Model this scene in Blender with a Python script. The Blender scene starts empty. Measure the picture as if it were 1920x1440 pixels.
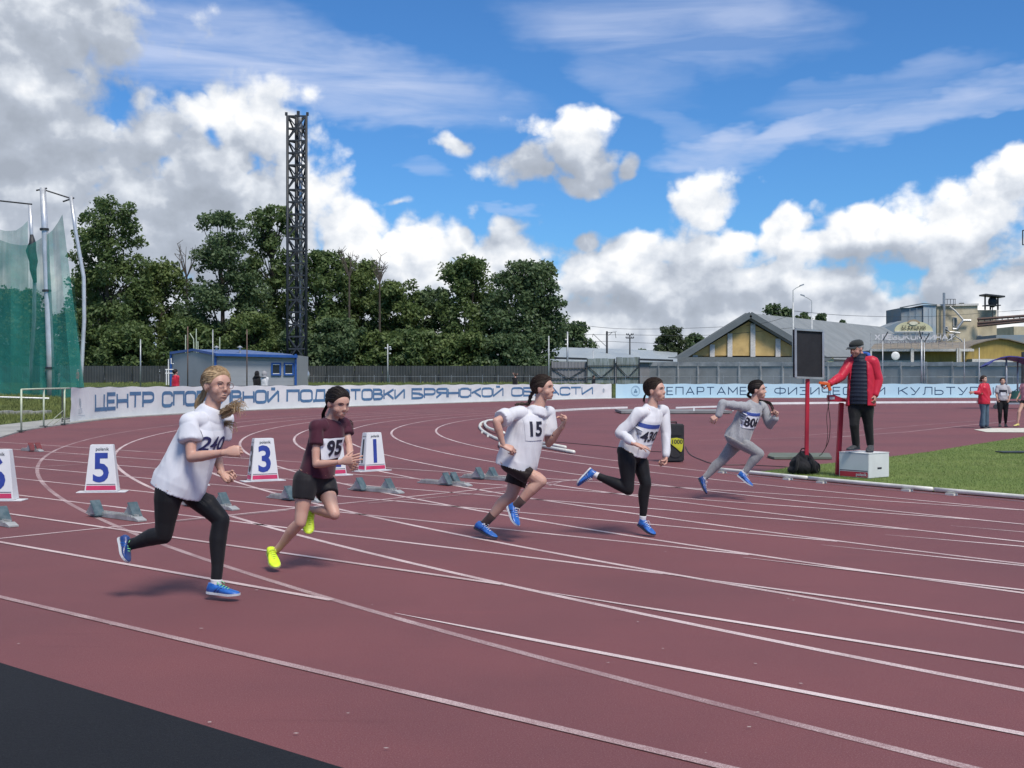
import bpy, bmesh, math, random
import numpy as np
from mathutils import Vector, Matrix, noise as mnoise
from mathutils.bvhtree import BVHTree
SC = bpy.context.scene
COL = SC.collection
# ------------------------------------------------------------------ camera
F, EYE, HY, HX = 2250.0, 1.40, 714.5, 960.0
cam_d = bpy.data.cameras.new('camera'); cam = bpy.data.objects.new('camera', cam_d); COL.objects.link(cam)
cam_d.sensor_width = 36; cam_d.lens = 36 * F / 1920
cam.location = (0, 0, EYE); cam.rotation_euler = (math.radians(90), 0, 0)
cam_d.shift_y = (HY - 720) / 1920
cam_d.clip_start = 0.1; cam_d.clip_end = 6000
SC.camera = cam
# ------------------------------------------------------------------ view + sun
vs = SC.view_settings; vs.view_transform = 'Standard'; vs.look = 'None'; vs.gamma = 1; vs.exposure = 0.38; vs.use_curve_mapping = False
SC.render.engine = 'CYCLES'
SC.cycles.use_denoising = True
SC.cycles.max_bounces = 6; SC.cycles.transparent_max_bounces = 16; SC.cycles.volume_bounces = 0
SUN_EL, SUN_AZ = 55.0, 152.0        # azimuth clockwise from +Y (view direction)
sd = Vector((math.sin(math.radians(SUN_AZ)) * math.cos(math.radians(SUN_EL)), math.cos(math.radians(SUN_AZ)) * math.cos(math.radians(SUN_EL)), math.sin(math.radians(SUN_EL))))
sl = bpy.data.lights.new('sun', 'SUN'); sl.energy = 3.0; sl.angle = math.radians(18); sl.color = (1, .93, .84)
so = bpy.data.objects.new('sun', sl); COL.objects.link(so); so.rotation_euler = sd.to_track_quat('Z', 'Y').to_euler(); so.location = (0, 0, 60)

# ------------------------------------------------------------------ node helpers
class NT:
    def __init__(s, nt): s.nt = nt
    def n(s, t, **kw):
        x = s.nt.nodes.new(t)
        for k, v in kw.items(): setattr(x, k, v)
        return x
    def put(s, sock, v):
        if v is None: return
        if isinstance(v, bpy.types.NodeSocket): s.nt.links.new(v, sock)
        else: sock.default_value = v
    def m(s, op, a, b=None, c=None, clamp=False):
        x = s.n('ShaderNodeMath', operation=op); x.use_clamp = clamp
        for i, v in enumerate((a, b, c)): s.put(x.inputs[i], v)
        return x.outputs[0]
    def vm(s, op, a, b=None, sc=None):
        x = s.n('ShaderNodeVectorMath', operation=op); s.put(x.inputs[0], a)
        if b is not None: s.put(x.inputs[1], b)
        if sc is not None: s.put(x.inputs['Scale'], sc)
        return x.outputs['Value'] if op in ('LENGTH', 'DOT_PRODUCT', 'DISTANCE') else x.outputs[0]
    def mix(s, f, a, b, mode='MIX'):
        x = s.n('ShaderNodeMix', data_type='RGBA', blend_type=mode); s.put(x.inputs[0], f); s.put(x.inputs[6], a); s.put(x.inputs[7], b); return x.outputs[2]
    def noise(s, vec, scale, detail=4, rough=.55, dist=0.0, col=False, dim='3D'):
        x = s.n('ShaderNodeTexNoise', noise_dimensions=dim); s.put(x.inputs['Vector'], vec); s.put(x.inputs['Scale'], scale); s.put(x.inputs['Detail'], detail); s.put(x.inputs['Roughness'], rough); s.put(x.inputs['Distortion'], dist)
        return x.outputs['Color' if col else 'Fac']
    def ramp(s, v, lo, hi, a=0.0, b=1.0, kind='SMOOTHSTEP'):
        x = s.n('ShaderNodeMapRange', interpolation_type=kind)
        for i, q in enumerate((v, lo, hi, a, b)): s.put(x.inputs[i], q)
        return x.outputs[0]
def rgba(c): return (c[0], c[1], c[2], 1.0)

# ------------------------------------------------------------------ world: sky with clouds
def px_dir(px, py):
    az = math.atan2(px - HX, F); el = math.atan2(HY - py, math.hypot(F, px - HX))
    return az * 10, el * 10
W = bpy.data.worlds.new('World'); SC.world = W; W.use_nodes = True
nt = W.node_tree; nt.nodes.clear(); N = NT(nt)
tc = N.n('ShaderNodeTexCoord').outputs['Generated']
sep = N.n('ShaderNodeSeparateXYZ'); N.put(sep.inputs[0], tc)
X_, Y_, Z_ = sep.outputs
hor = N.m('SQRT', N.m('ADD', N.m('MULTIPLY', X_, X_), N.m('MULTIPLY', Y_, Y_)))
U0 = N.m('MULTIPLY', N.m('ARCTAN2', X_, Y_), 10.0)
V0 = N.m('MULTIPLY', N.m('ARCTAN2', Z_, hor), 10.0)
CUM = [  # px, py, rx, ry, strength
 (30,110,165,250,1.15),(60,330,200,190,1.2),(150,500,260,150,1.2),(250,300,130,100,1.0),(320,275,70,75,1.0),
 (455,255,80,105,1.05),(470,380,135,150,1.15),(330,430,210,130,1.2),(560,470,70,110,1.0),(380,560,300,110,1.2),
 (670,440,90,72,1.05),(770,470,95,75,1.05),(850,465,65,62,1.05),(700,560,280,120,1.2),(930,520,160,80,1.1),
 (1080,445,45,22,.8),(1130,500,200,52,1.0),(1160,590,300,105,1.1),(1350,420,72,85,1.05),(1330,490,95,62,1.1),
 (1505,425,62,36,1.0),(1400,470,60,50,1.0),(1560,475,150,42,1.05),(1665,418,34,34,1.0),(1640,455,90,40,1.0),(1840,410,130,88,1.1),(1905,345,60,62,1.05),
 (1780,460,190,44,1.05),(1500,610,420,105,1.0),(1880,590,320,110,1.15),
 (1070,278,94,68,1.04),(988,312,72,42,.97),(1060,328,76,32,.96),(1185,296,42,26,.85),(1110,238,34,24,.8),(845,248,70,28,.62),(750,385,36,20,.5),
 (-300,350,420,480,1.15),(-900,250,380,330,1.0),(2250,420,300,160,1.1),(2700,200,380,170,1.0),(3300,430,500,240,1.1),
 (1500,-700,500,260,.9),(-200,-900,600,300,1.0),(4200,-200,600,400,1.0),(-1900,100,600,400,1.0),(5600,200,700,420,1.0),(-3300,200,700,380,1.0),(7200,0,800,420,1.0),(-5000,100,700,420,1.0)]
SHB = [(1060,340,190,85,-.75),(845,262,120,60,-.5),(1190,310,70,60,-.5),(985,310,60,60,-.2),(1350,500,140,50,-.3),(1800,485,210,40,-.5),(1100,455,70,26,-.6),(1560,490,120,30,-.35),
 (300,235,120,40,.45),(430,215,70,50,.3),(620,400,90,45,.3),(400,420,90,60,-.3),(520,420,60,80,-.25),(640,560,120,60,-.25),(1000,560,160,40,-.3),(1250,560,160,40,-.25),(1700,560,220,30,-.3),(60,120,120,120,.18)]
CIR = [  # px, py, rx, ry, tilt deg, strength
 (430,110,330,75,-4,1.0),(650,150,330,70,-8,.95),(640,195,300,34,-5,1.0),(330,60,260,55,5,.7),(1250,40,290,85,-6,.75),(1180,120,140,60,-30,.45),
 (1240,215,120,34,-35,.35),(1330,285,110,30,8,.95),(1500,250,230,26,16,.95),(1740,200,210,38,11,1.0),(1900,185,120,20,2,.9),(1620,170,210,34,10,.5),
 (935,385,60,9,2,.8),(800,300,60,16,-12,.4),(1620,415,80,14,2,.6),(640,360,45,12,0,.35),(380,25,200,30,-4,.4)]
# cloud masses (smooth) and billows (noise) as two groups
def newgroup(nm):
    g = bpy.data.node_groups.new(nm, 'ShaderNodeTree')
    g.interface.new_socket('U', in_out='INPUT', socket_type='NodeSocketFloat'); g.interface.new_socket('V', in_out='INPUT', socket_type='NodeSocketFloat')
    g.interface.new_socket('D', in_out='OUTPUT', socket_type='NodeSocketFloat')
    GN = NT(g); return g, GN, GN.n('NodeGroupInput'), GN.n('NodeGroupOutput')
gA, GN, gi, go = newgroup('cloud_masses')
cu = GN.n('ShaderNodeCombineXYZ'); GN.put(cu.inputs[0], gi.outputs[0]); GN.put(cu.inputs[1], gi.outputs[1]); pv = cu.outputs[0]
wn = GN.vm('SUBTRACT', GN.noise(pv, 1.1, 2, .5, 0, True, '2D'), (.5, .5, .5))
ws = GN.n('ShaderNodeSeparateXYZ'); GN.put(ws.inputs[0], GN.vm('SCALE', wn, sc=.6))
gu = GN.m('ADD', gi.outputs[0], ws.outputs[0]); gv = GN.m('ADD', gi.outputs[1], ws.outputs[1])
cur = None
for (px, py, rx, ry, st) in CUM:
    u, v = px_dir(px, py); a, b = rx / 225, ry / 225
    du = GN.m('MULTIPLY_ADD', gu, 1 / a, -u / a); dv = GN.m('MULTIPLY_ADD', gv, 1 / b, -v / b)
    d = GN.m('MULTIPLY_ADD', GN.m('SQRT', GN.m('MULTIPLY_ADD', du, du, GN.m('MULTIPLY', dv, dv))), -.95, st)
    cur = d if cur is None else GN.m('SMOOTH_MAX', cur, d, .15)
band = GN.ramp(gi.outputs[1], 1.0, .15, -1.2, .42, 'LINEAR')
cur = GN.m('SMOOTH_MAX', cur, band, .2)
cur = GN.m('SMOOTH_MAX', cur, GN.ramp(gi.outputs[1], 4.4, 7.0, -1.0, .22, 'LINEAR'), .1)  # unseen cloud cover high overhead, added to make the ambient light whiter
GN.put(go.inputs[0], GN.m('MAXIMUM', cur, -1.0))
gB, GN, gi, go = newgroup('cloud_billows')
cu = GN.n('ShaderNodeCombineXYZ'); GN.put(cu.inputs[0], gi.outputs[0]); GN.put(cu.inputs[1], GN.m('MULTIPLY', gi.outputs[1], 1.15)); pv = cu.outputs[0]
wn = GN.vm('SUBTRACT', GN.noise(pv, 1.6, 4, .55, 0, True, '2D'), (.5, .5, .5))
f1 = GN.noise(pv, 1.7, 8, .54, 0, False, '2D')
pw = GN.vm('ADD', pv, GN.vm('SCALE', wn, sc=.7))
f2n = GN.n('ShaderNodeTexVoronoi', feature='F1', voronoi_dimensions='2D'); GN.put(f2n.inputs['Vector'], pw); f2n.inputs['Scale'].default_value = 2.6
f3n = GN.n('ShaderNodeTexVoronoi', feature='F1', voronoi_dimensions='2D'); GN.put(f3n.inputs['Vector'], GN.vm('ADD', pv, GN.vm('SCALE', wn, sc=.45))); f3n.inputs['Scale'].default_value = 6.5
dd = GN.m('MULTIPLY', GN.m('SUBTRACT', f1, .5), 1.7)
dd = GN.m('MULTIPLY_ADD', GN.m('SUBTRACT', .35, GN.m('MULTIPLY', f2n.outputs['Distance'], f2n.outputs['Distance'])), .55, dd)
dd = GN.m('MULTIPLY_ADD', GN.m('SUBTRACT', .3, GN.m('MULTIPLY', f3n.outputs['Distance'], f3n.outputs['Distance'])), .25, dd)
GN.put(go.inputs[0], dd)
def grp(g, u, v):
    x = N.n('ShaderNodeGroup'); x.node_tree = g; N.put(x.inputs[0], u); N.put(x.inputs[1], v); return x.outputs[0]
A0 = grp(gA, U0, V0); A1 = grp(gA, N.m('ADD', U0, .12), N.m('ADD', V0, .55))
B0 = grp(gB, U0, V0); B1 = grp(gB, N.m('ADD', U0, .05), N.m('ADD', V0, .17))
D0 = N.m('ADD', A0, B0)
mask = N.ramp(D0, .0, .50)
sb = N.m('SUBTRACT', A0, A1); ss = N.m('SUBTRACT', B0, B1)
lit = N.m('ADD', N.m('MULTIPLY', sb, .42), N.m('MULTIPLY', ss, 1.15))
lit = N.m('ADD', lit, N.ramp(D0, .1, .8, .22, .0, 'LINEAR'))
lowf = N.noise(tc, 4.5, 3, .5)
lit = N.m('ADD', lit, N.m('MULTIPLY', N.m('SUBTRACT', lowf, .5), 1.6))
lit = N.m('ADD', lit, -.02)
for (px, py, rx, ry, am) in SHB:
    u, v = px_dir(px, py); a, b = rx / 225, ry / 225
    du = N.m('MULTIPLY_ADD', U0, 1 / a, -u / a); dv = N.m('MULTIPLY_ADD', V0, 1 / b, -v / b)
    lit = N.m('ADD', lit, N.ramp(N.m('MULTIPLY_ADD', du, du, N.m('MULTIPLY', dv, dv)), 1.6, .1, 0.0, am))
left = N.ramp(U0, -3.3, -2.0, -.62, 0.0)      # the big rain cloud at the left is grey
leftv = N.ramp(V0, 1.0, 1.8, 0.1, 1.0); lefth = N.ramp(V0, 2.2, 3.2, 1.0, .35)
lit = N.m('ADD', lit, N.m('MULTIPLY', N.m('MULTIPLY', left, leftv), lefth))
t = N.ramp(lit, -.85, .80, 0.0, 1.0, 'LINEAR')
cr = N.n('ShaderNodeValToRGB'); N.put(cr.inputs[0], t)
cr.color_ramp.elements[0].color = (.30, .335, .395, 1); cr.color_ramp.elements[1].color = (.84, .84, .84, 1)
e = cr.color_ramp.elements.new(.35); e.color = (.37, .41, .48, 1)
e = cr.color_ramp.elements.new(.66); e.color = (.58, .615, .67, 1)
cumcol = cr.outputs[0]
# cirrus
cc = N.n('ShaderNodeCombineXYZ'); N.put(cc.inputs[0], U0); N.put(cc.inputs[1], N.m('MULTIPLY', V0, 2.6)); cv = cc.outputs[0]
cw = N.n('ShaderNodeSeparateXYZ'); N.put(cw.inputs[0], N.vm('SCALE', N.vm('SUBTRACT', N.noise(cv, .9, 4, .6, 0, True, '2D'), (.5, .5, .5)), sc=.9))
cu_, cv_ = N.m('ADD', U0, cw.outputs[0]), N.m('ADD', V0, N.m('MULTIPLY', cw.outputs[1], .5))
cir = 0.0
for (px, py, rx, ry, tl, st) in CIR:
    u, v = px_dir(px, py); a, b = rx / 225, ry / 225; ct, sn = math.cos(math.radians(tl)), math.sin(math.radians(tl))
    x0 = N.m('SUBTRACT', cu_, u); y0 = N.m('SUBTRACT', cv_, v)
    xr = N.m('MULTIPLY_ADD', x0, ct / a, N.m('MULTIPLY', y0, sn / a)); yr = N.m('MULTIPLY_ADD', x0, -sn / b, N.m('MULTIPLY', y0, ct / b))
    q = N.m('MULTIPLY_ADD', xr, xr, N.m('MULTIPLY', yr, yr))
    w_ = N.m('MULTIPLY', N.ramp(q, 1.5, 0.1), st)
    cir = w_ if isinstance(cir, float) else N.m('MAXIMUM', cir, w_)
rot = N.n('ShaderNodeMapping'); rot.inputs['Rotation'].default_value = (0, 0, math.radians(-14)); rot.inputs['Scale'].default_value = (.55, 1.9, 1); N.put(rot.inputs[0], cv)
stk = N.noise(rot.outputs[0], .9, 5, .55, .35, False, '2D')
cirm = N.m('MULTIPLY', cir, N.ramp(stk, .30, .66, .3, 1.0, 'LINEAR'))
cirm = N.m('MULTIPLY', cirm, .70)
# blue sky
sky = N.n('ShaderNodeTexSky', sky_type='NISHITA'); sky.sun_disc = False; sky.sun_elevation = math.radians(SUN_EL); sky.sun_rotation = math.radians(SUN_AZ); sky.air_density = 1.0; sky.dust_density = .3; sky.ozone_density = 2.0
skyc = N.vm('MULTIPLY', N.vm('SCALE', sky.outputs[0], sc=.082), (.40, .78, 1.20))
col = N.mix(cirm, skyc, (.50, .56, .72, 1))
gry = N.ramp(V0, .0, .35, 0.25, 1.0)
col = N.mix(mask, col, cumcol)
hz = N.ramp(V0, .45, -.05, 0.0, .22)
col = N.mix(hz, col, (.50, .57, .68, 1))
col = N.mix(N.ramp(V0, -.1, -.3), col, (.20, .17, .16, 1))
bg = N.n('ShaderNodeBackground'); N.put(bg.inputs[0], col); bg.inputs[1].default_value = 1.0
wo = N.n('ShaderNodeOutputWorld'); nt.links.new(bg.outputs[0], wo.inputs[0])
W.cycles.sampling_method = 'MANUAL'; W.cycles.sample_map_resolution = 512

# ------------------------------------------------------------------ materials
MATS = {}
def mat(name, c, rough=.7, c2=None, nscale=6.0, bump=0.0, bscale=60.0, metal=0.0, spec=.5, stretch=None, detail=4, lo=.35, hi=.65, sub=0.0, bdist=.01, coat=0.0, dirt=0.0, coords='Object', sheen=0.0):
    if name in MATS: return MATS[name]
    m = bpy.data.materials.new(name); m.use_nodes = True; n_ = m.node_tree; n_.nodes.clear(); Q = NT(n_)
    out = Q.n('ShaderNodeOutputMaterial'); p = Q.n('ShaderNodeBsdfPrincipled'); n_.links.new(p.outputs[0], out.inputs[0])
    co = Q.n('ShaderNodeTexCoord').outputs[coords]
    if stretch:
        mp = Q.n('ShaderNodeMapping'); mp.inputs['Scale'].default_value = stretch; Q.put(mp.inputs[0], co); co = mp.outputs[0]
    if c2 is None: c2 = tuple(v * .82 for v in c)
    f = Q.ramp(Q.noise(co, nscale, detail), lo, hi)
    colr = Q.mix(f, rgba(c), rgba(c2))
    if dirt:
        colr = Q.mix(Q.m('MULTIPLY', Q.ramp(Q.noise(co, nscale * .37, 6, .65), .5, .72), dirt), colr, (.10, .085, .07, 1))
    Q.put(p.inputs['Base Color'], colr)
    Q.put(p.inputs['Roughness'], Q.ramp(Q.noise(co, nscale * 2.3, 3), .3, .7, max(0, rough - .08), min(1, rough + .08), 'LINEAR')); p.inputs['Metallic'].default_value = metal
    p.inputs['Specular IOR Level'].default_value = spec
    if sub: p.inputs['Subsurface Weight'].default_value = sub; p.inputs['Subsurface Radius'].default_value = (.02, .008, .005); p.inputs['Subsurface Scale'].default_value = .6
    if coat: p.inputs['Coat Weight'].default_value = coat; p.inputs['Coat Roughness'].default_value = .15
    if sheen: p.inputs['Sheen Weight'].default_value = sheen
    if bump:
        b = Q.n('ShaderNodeBump'); b.inputs['Strength'].default_value = bump; b.inputs['Distance'].default_value = bdist; Q.put(b.inputs['Height'], Q.noise(co, bscale, 5, .6)); n_.links.new(b.outputs[0], p.inputs['Normal'])
    MATS[name] = m; m['Q'] = 0
    return m

# ------------------------------------------------------------------ mesh helpers
def G(px, py):
    D = EYE * F / (py - HY); return Vector(((px - HX) / F * D, D, 0))
def P(px, py, D): return Vector(((px - HX) / F * D, D, EYE + (HY - py) / F * D))
def tag(o, label=None, cat=None, group=None, kind=None):
    if label: o['label'] = label
    if cat: o['category'] = cat
    if group: o['group'] = group
    if kind: o['kind'] = kind
    return o
def thing(name, label, cat, loc=(0, 0, 0), group=None, rz=0.0):
    o = bpy.data.objects.new(name, None); COL.objects.link(o); o.location = loc; o.rotation_euler = (0, 0, rz); o.empty_display_size = .2
    return tag(o, label, cat, group)
def link_mesh(name, me, m, parent=None):
    o = bpy.data.objects.new(name, me); COL.objects.link(o)
    if m is not None:
        ms = m if isinstance(m, (list, tuple)) else [m]
        if not me.materials:
            for q in ms: me.materials.append(q)
    if parent is not None: o.parent = parent
    return o
class MB:
    """collects geometry in world coordinates; build() links it relative to its parent's origin"""
    def __init__(s): s.v = []; s.f = []; s.mi = []; s.cm = 0
    def add(s, vs_, fs):
        o = len(s.v); s.v += [tuple(q) for q in vs_]; s.f += [tuple(i + o for i in f) for f in fs]; s.mi += [s.cm] * len(fs); return s
    def box(s, a, b):
        x0, y0, z0 = a; x1, y1, z1 = b
        return s.add([(x0,y0,z0),(x1,y0,z0),(x1,y1,z0),(x0,y1,z0),(x0,y0,z1),(x1,y0,z1),(x1,y1,z1),(x0,y1,z1)], [(3,2,1,0),(4,5,6,7),(0,1,5,4),(1,2,6,5),(2,3,7,6),(3,0,4,7)])
    def obox(s, M, a, b):
        x0, y0, z0 = a; x1, y1, z1 = b
        vs_ = [M @ Vector(q) for q in [(x0,y0,z0),(x1,y0,z0),(x1,y1,z0),(x0,y1,z0),(x0,y0,z1),(x1,y0,z1),(x1,y1,z1),(x0,y1,z1)]]
        return s.add(vs_, [(3,2,1,0),(4,5,6,7),(0,1,5,4),(1,2,6,5),(2,3,7,6),(3,0,4,7)])
    def beam(s, p, q, w, h=None, up=(0, 0, 1)):
        p, q = Vector(p), Vector(q); d = (q - p).normalized(); u = Vector(up)
        if abs(d.dot(u)) > .95: u = Vector((1, 0, 0))
        sx = d.cross(u).normalized(); sz = sx.cross(d).normalized(); h = h or w
        vs_ = [e + sx * (a * w / 2) + sz * (b * h / 2) for e in (p, q) for a, b in ((-1,-1),(1,-1),(1,1),(-1,1))]
        return s.add(vs_, [(3,2,1,0),(4,5,6,7),(0,1,5,4),(1,2,6,5),(2,3,7,6),(3,0,4,7)])
    def tube(s, pts, r, n=8, cap=True, squash=None):
        pts = [Vector(q) for q in pts]; k = len(pts)
        rs = r if isinstance(r, list) else [r] * k
        ref = None; rings = []
        for i in range(k):
            d = (pts[min(i + 1, k - 1)] - pts[max(i - 1, 0)])
            if d.length < 1e-9: d = Vector((0, 0, 1))
            d.normalize()
            if ref is None:
                ref = Vector((0, 1, 0)) if abs(d.y) < .8 else Vector((1, 0, 0))
            ref = (ref - d * ref.dot(d))
            if ref.length < 1e-6: ref = d.orthogonal()
            ref.normalize(); bn = d.cross(ref)
            rr = rs[i]; ra, rb = (rr if isinstance(rr, (tuple, list)) else (rr, rr))
            rings.append([pts[i] + ref * (math.cos(2*math.pi*j/n) * ra) + bn * (math.sin(2*math.pi*j/n) * rb) for j in range(n)])
        vs_ = [p for R_ in rings for p in R_]; fs = []
        for i in range(k - 1):
            for j in range(n):
                a = i*n+j; b = i*n+(j+1) % n; fs.append((a, b, b+n, a+n))
        if cap: fs.append(tuple(range(n-1, -1, -1))); fs.append(tuple(range((k-1)*n, k*n)))
        return s.add(vs_, fs)
    def ell(s, c, r, M=None, nu=14, nv=9):
        c = Vector(c); vs_ = []; fs = []
        for i in range(nv + 1):
            t_ = math.pi * i / nv
            for j in range(nu):
                a = 2*math.pi*j/nu; q = Vector((r[0]*math.sin(t_)*math.cos(a), r[1]*math.sin(t_)*math.sin(a), r[2]*math.cos(t_)))
                vs_.append(c + (M @ q if M is not None else q))
        for i in range(nv):
            for j in range(nu):
                a = i*nu+j; b = i*nu+(j+1) % nu; fs.append((a, a+nu, b+nu, b))
        return s.add(vs_, fs)
    def prism(s, poly, ext):
        """poly: list of 3D points (planar), ext: vector"""
        n = len(poly); e = Vector(ext); vs_ = [Vector(p) for p in poly] + [Vector(p) + e for p in poly]
        fs = [tuple(range(n-1, -1, -1)), tuple(range(n, 2*n))] + [(i, (i+1) % n, (i+1) % n + n, i + n) for i in range(n)]
        return s.add(vs_, fs)
    def build(s, name, m, parent=None, smooth=False, origin=None):
        me = bpy.data.meshes.new(name); o = Vector(origin) if origin is not None else Vector((0, 0, 0))
        if origin is None and parent is not None:
            q = parent
            while q is not None: o = o + q.location; q = q.parent
        me.from_pydata([tuple(Vector(v) - o) for v in s.v], [], s.f); me.update()
        ob = link_mesh(name, me, m, parent)
        if origin is not None and parent is None: ob.location = o
        if any(s.mi): me.polygons.foreach_set('material_index', s.mi)
        if smooth: me.polygons.foreach_set('use_smooth', [True] * len(me.polygons))
        bm = bmesh.new(); bm.from_mesh(me); bmesh.ops.recalc_face_normals(bm, faces=bm.faces); bm.to_mesh(me); bm.free()
        return ob
def copy_tree(o, loc=None, rz=None, label=None, parent=None):
    c = o.copy(); COL.objects.link(c)
    if parent is not None: c.parent = parent
    if loc is not None: c.location = loc
    if rz is not None: c.rotation_euler.z = rz
    if label: c['label'] = label
    for ch in [q for q in bpy.data.objects if q.parent == o]: copy_tree(ch, parent=c)
    return c
def bevel(o, w=.005, seg=2):
    bm = bmesh.new(); bm.from_mesh(o.data); bmesh.ops.bevel(bm, geom=list(bm.edges), offset=w, segments=seg, affect='EDGES', clamp_overlap=True); bm.to_mesh(o.data); bm.free(); return o
def catmull(pts, sub=8):
    pts = [Vector(p) for p in pts]; out = []
    for i in range(len(pts) - 1):
        p0 = pts[max(i-1, 0)]; p1 = pts[i]; p2 = pts[i+1]; p3 = pts[min(i+2, len(pts)-1)]
        for k in range(sub):
            t_ = k / sub
            out.append(.5 * ((2*p1) + (p2-p0)*t_ + (2*p0-5*p1+4*p2-p3)*t_*t_ + (3*p1-p0-3*p2+p3)*t_**3))
    out.append(pts[-1]); return out
# ================================================================== GROUND AND TRACK
C0 = Vector((36.1, 36.1)); R0 = 46.85; LW = 1.22
BNP = [(-12.5, 29.3), (-13.7, 34.0), (-14.35, 39.1), (-14.7, 44.0), (-14.3, 48.4), (-12.3, 56.8), (-7.9, 67.0), (-4.2, 74.6), (0.3, 83.4), (4.2, 90.0), (8.3, 95.6), (14, 98.2), (24, 98.6), (45, 98.6), (70, 97)]
edge = [Vector((p[0], p[1])) for p in catmull([(a, b, 0) for a, b in BNP], 6)]
def line_c(c, X):                     # straight lanes: .643 X + .766 D = c
    return (c - .643 * X) / .766
U_ = Vector((.766, -.643))            # running direction of the 100 m straight
N_ = Vector((.643, .766))
def strip_pt(c, s): q = N_ * c + U_ * s; return (q.x, q.y)
def in_poly(x, y, poly):
    ins = False; j = len(poly) - 1
    for i in range(len(poly)):
        xi, yi = poly[i]; xj, yj = poly[j]
        if (yi > y) != (yj > y) and x < (xj - xi) * (y - yi) / (yj - yi) + xi: ins = not ins
        j = i
    return ins
track_poly = [tuple(e) for e in edge] + [(95, 80), (110, 30), (75, -55)] + [strip_pt(2.93, 90), strip_pt(2.93, -60), strip_pt(14.2, -60), strip_pt(14.2, -34)]
def dist_edge(x, y):
    p = Vector((x, y)); best = 1e9
    for a, b in zip(track_poly, track_poly[1:] + track_poly[:1]):
        a = Vector(a); b = Vector(b); d = b - a; t_ = max(0, min(1, (p - a).dot(d) / max(d.length_squared, 1e-9))); best = min(best, (p - a - d * t_).length)
    return best
def ground_z(x, y):
    if in_poly(x, y, track_poly): return -.05
    if .643 * x + .766 * y < 2.9: return -.05
    d = dist_edge(x, y)
    if d < 1.5: return -.05
    sm = lambda q: (lambda w: w * w * (3 - 2 * w))(max(0, min(1, q))); z = .02 + .70 * sm((d - 1.5) / 22) + .52 * sm((y - 107) / 9)
    if x > 8: z = min(z, 1.24 - min(1, (x - 8) / 12) * .65)
    return z + .03 * mnoise.noise(Vector((x * .3, y * .3, 0))) * min(1, max(0, d - 1.6))
def axis(lo, hi, fine_lo, fine_hi, st):
    a = list(np.arange(fine_lo, fine_hi + .01, st)); v = a[-1]; k = st
    while v < hi: k *= 1.35; v += k; a.append(v)
    v = a[0]; k = st
    while v > lo: k *= 1.35; v -= k; a.insert(0, v)
    return a
xs = axis(-2500, 2500, -46, 60, 1.25); ys = axis(-400, 4000, -10, 132, 1.25)
gv = [(x, y, ground_z(x, y)) for y in ys for x in xs]; nx = len(xs)
gf = [(j*nx+i, j*nx+i+1, (j+1)*nx+i+1, (j+1)*nx+i) for j in range(len(ys)-1) for i in range(nx-1)]
m_grass = mat('meadow_grass', (.075, .10, .028), .9, (.045, .075, .02), .9, .8, 30, c2=None) if False else mat('meadow_grass', (.085, .11, .03), .95, (.05, .075, .022), .8, bump=.7, bscale=25, bdist=.05, spec=.2)
gb = MB(); gb.v = gv; gb.f = gf; gb.mi = [0]*len(gf); go_ = gb.build('ground', m_grass, smooth=True); tag(go_, kind='structure')

# --- rubber surfaces
def rubber(name, a, b, c, wear=.25):
    m = bpy.data.materials.new(name); m.use_nodes = True; n_ = m.node_tree; n_.nodes.clear(); Q = NT(n_)
    out = Q.n('ShaderNodeOutputMaterial'); p = Q.n('ShaderNodeBsdfPrincipled'); n_.links.new(p.outputs[0], out.inputs[0])
    co = Q.n('ShaderNodeTexCoord').outputs['Object']
    f = Q.ramp(Q.noise(co, .35, 5, .6), .35, .68)
    k = Q.mix(f, rgba(a), rgba(b))
    fine = Q.noise(co, 150, 4, .8)
    mid = Q.noise(co, 38, 5, .75)
    k = Q.mix(Q.ramp(fine, .48, .74, 0, .75), k, rgba(c))
    k = Q.mix(Q.ramp(mid, .52, .75, 0, .3), k, rgba(tuple(v*.55 for v in a)))
    # scuffs along the running direction
    mp = Q.n('ShaderNodeMapping'); mp.inputs['Rotation'].default_value = (0, 0, math.radians(40)); mp.inputs['Scale'].default_value = (.25, 2.6, 1); Q.put(mp.inputs[0], co)
    k = Q.mix(Q.ramp(Q.noise(mp.outputs[0], 1.0, 7, .7), .56, .72, 0, wear), k, rgba(tuple(v*1.45 for v in a)))
    k = Q.mix(Q.ramp(Q.noise(mp.outputs[0], 2.3, 7, .7), .58, .72, 0, wear), k, rgba(tuple(v*.6 for v in a)))
    Q.put(p.inputs['Base Color'], k); p.inputs['Roughness'].default_value = .74; p.inputs['Specular IOR Level'].default_value = .42
    b_ = Q.n('ShaderNodeBump'); b_.inputs['Strength'].default_value = .55; b_.inputs['Distance'].default_value = .004; Q.put(b_.inputs['Height'], Q.m('ADD', fine, mid)); n_.links.new(b_.outputs[0], p.inputs['Normal'])
    return m
m_track = rubber('track_rubber', (.160, .047, .051), (.124, .038, .043), (.32, .18, .18))
def _lowspec(m):
    [n for n in m.node_tree.nodes if n.type == 'BSDF_PRINCIPLED'][0].inputs['Specular IOR Level'].default_value = .22; return m
m_black = rubber('black_rubber', (.006, .007, .010), (.010, .011, .014), (.035, .038, .045), .3)
def sheet(name, poly, z, m, kind='structure'):
    bm = bmesh.new(); vs_ = [bm.verts.new((p[0], p[1], z)) for p in poly]; f = bm.faces.new(vs_); f.normal_update()
    if f.normal.z < 0: f.normal_flip()
    bmesh.ops.triangulate(bm, faces=bm.faces[:]); me = bpy.data.meshes.new(name); bm.to_mesh(me); bm.free()
    return tag(link_mesh(name, me, m), kind=kind)
_lowspec(m_black)
sheet('running_track', track_poly, 0, m_track)
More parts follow.
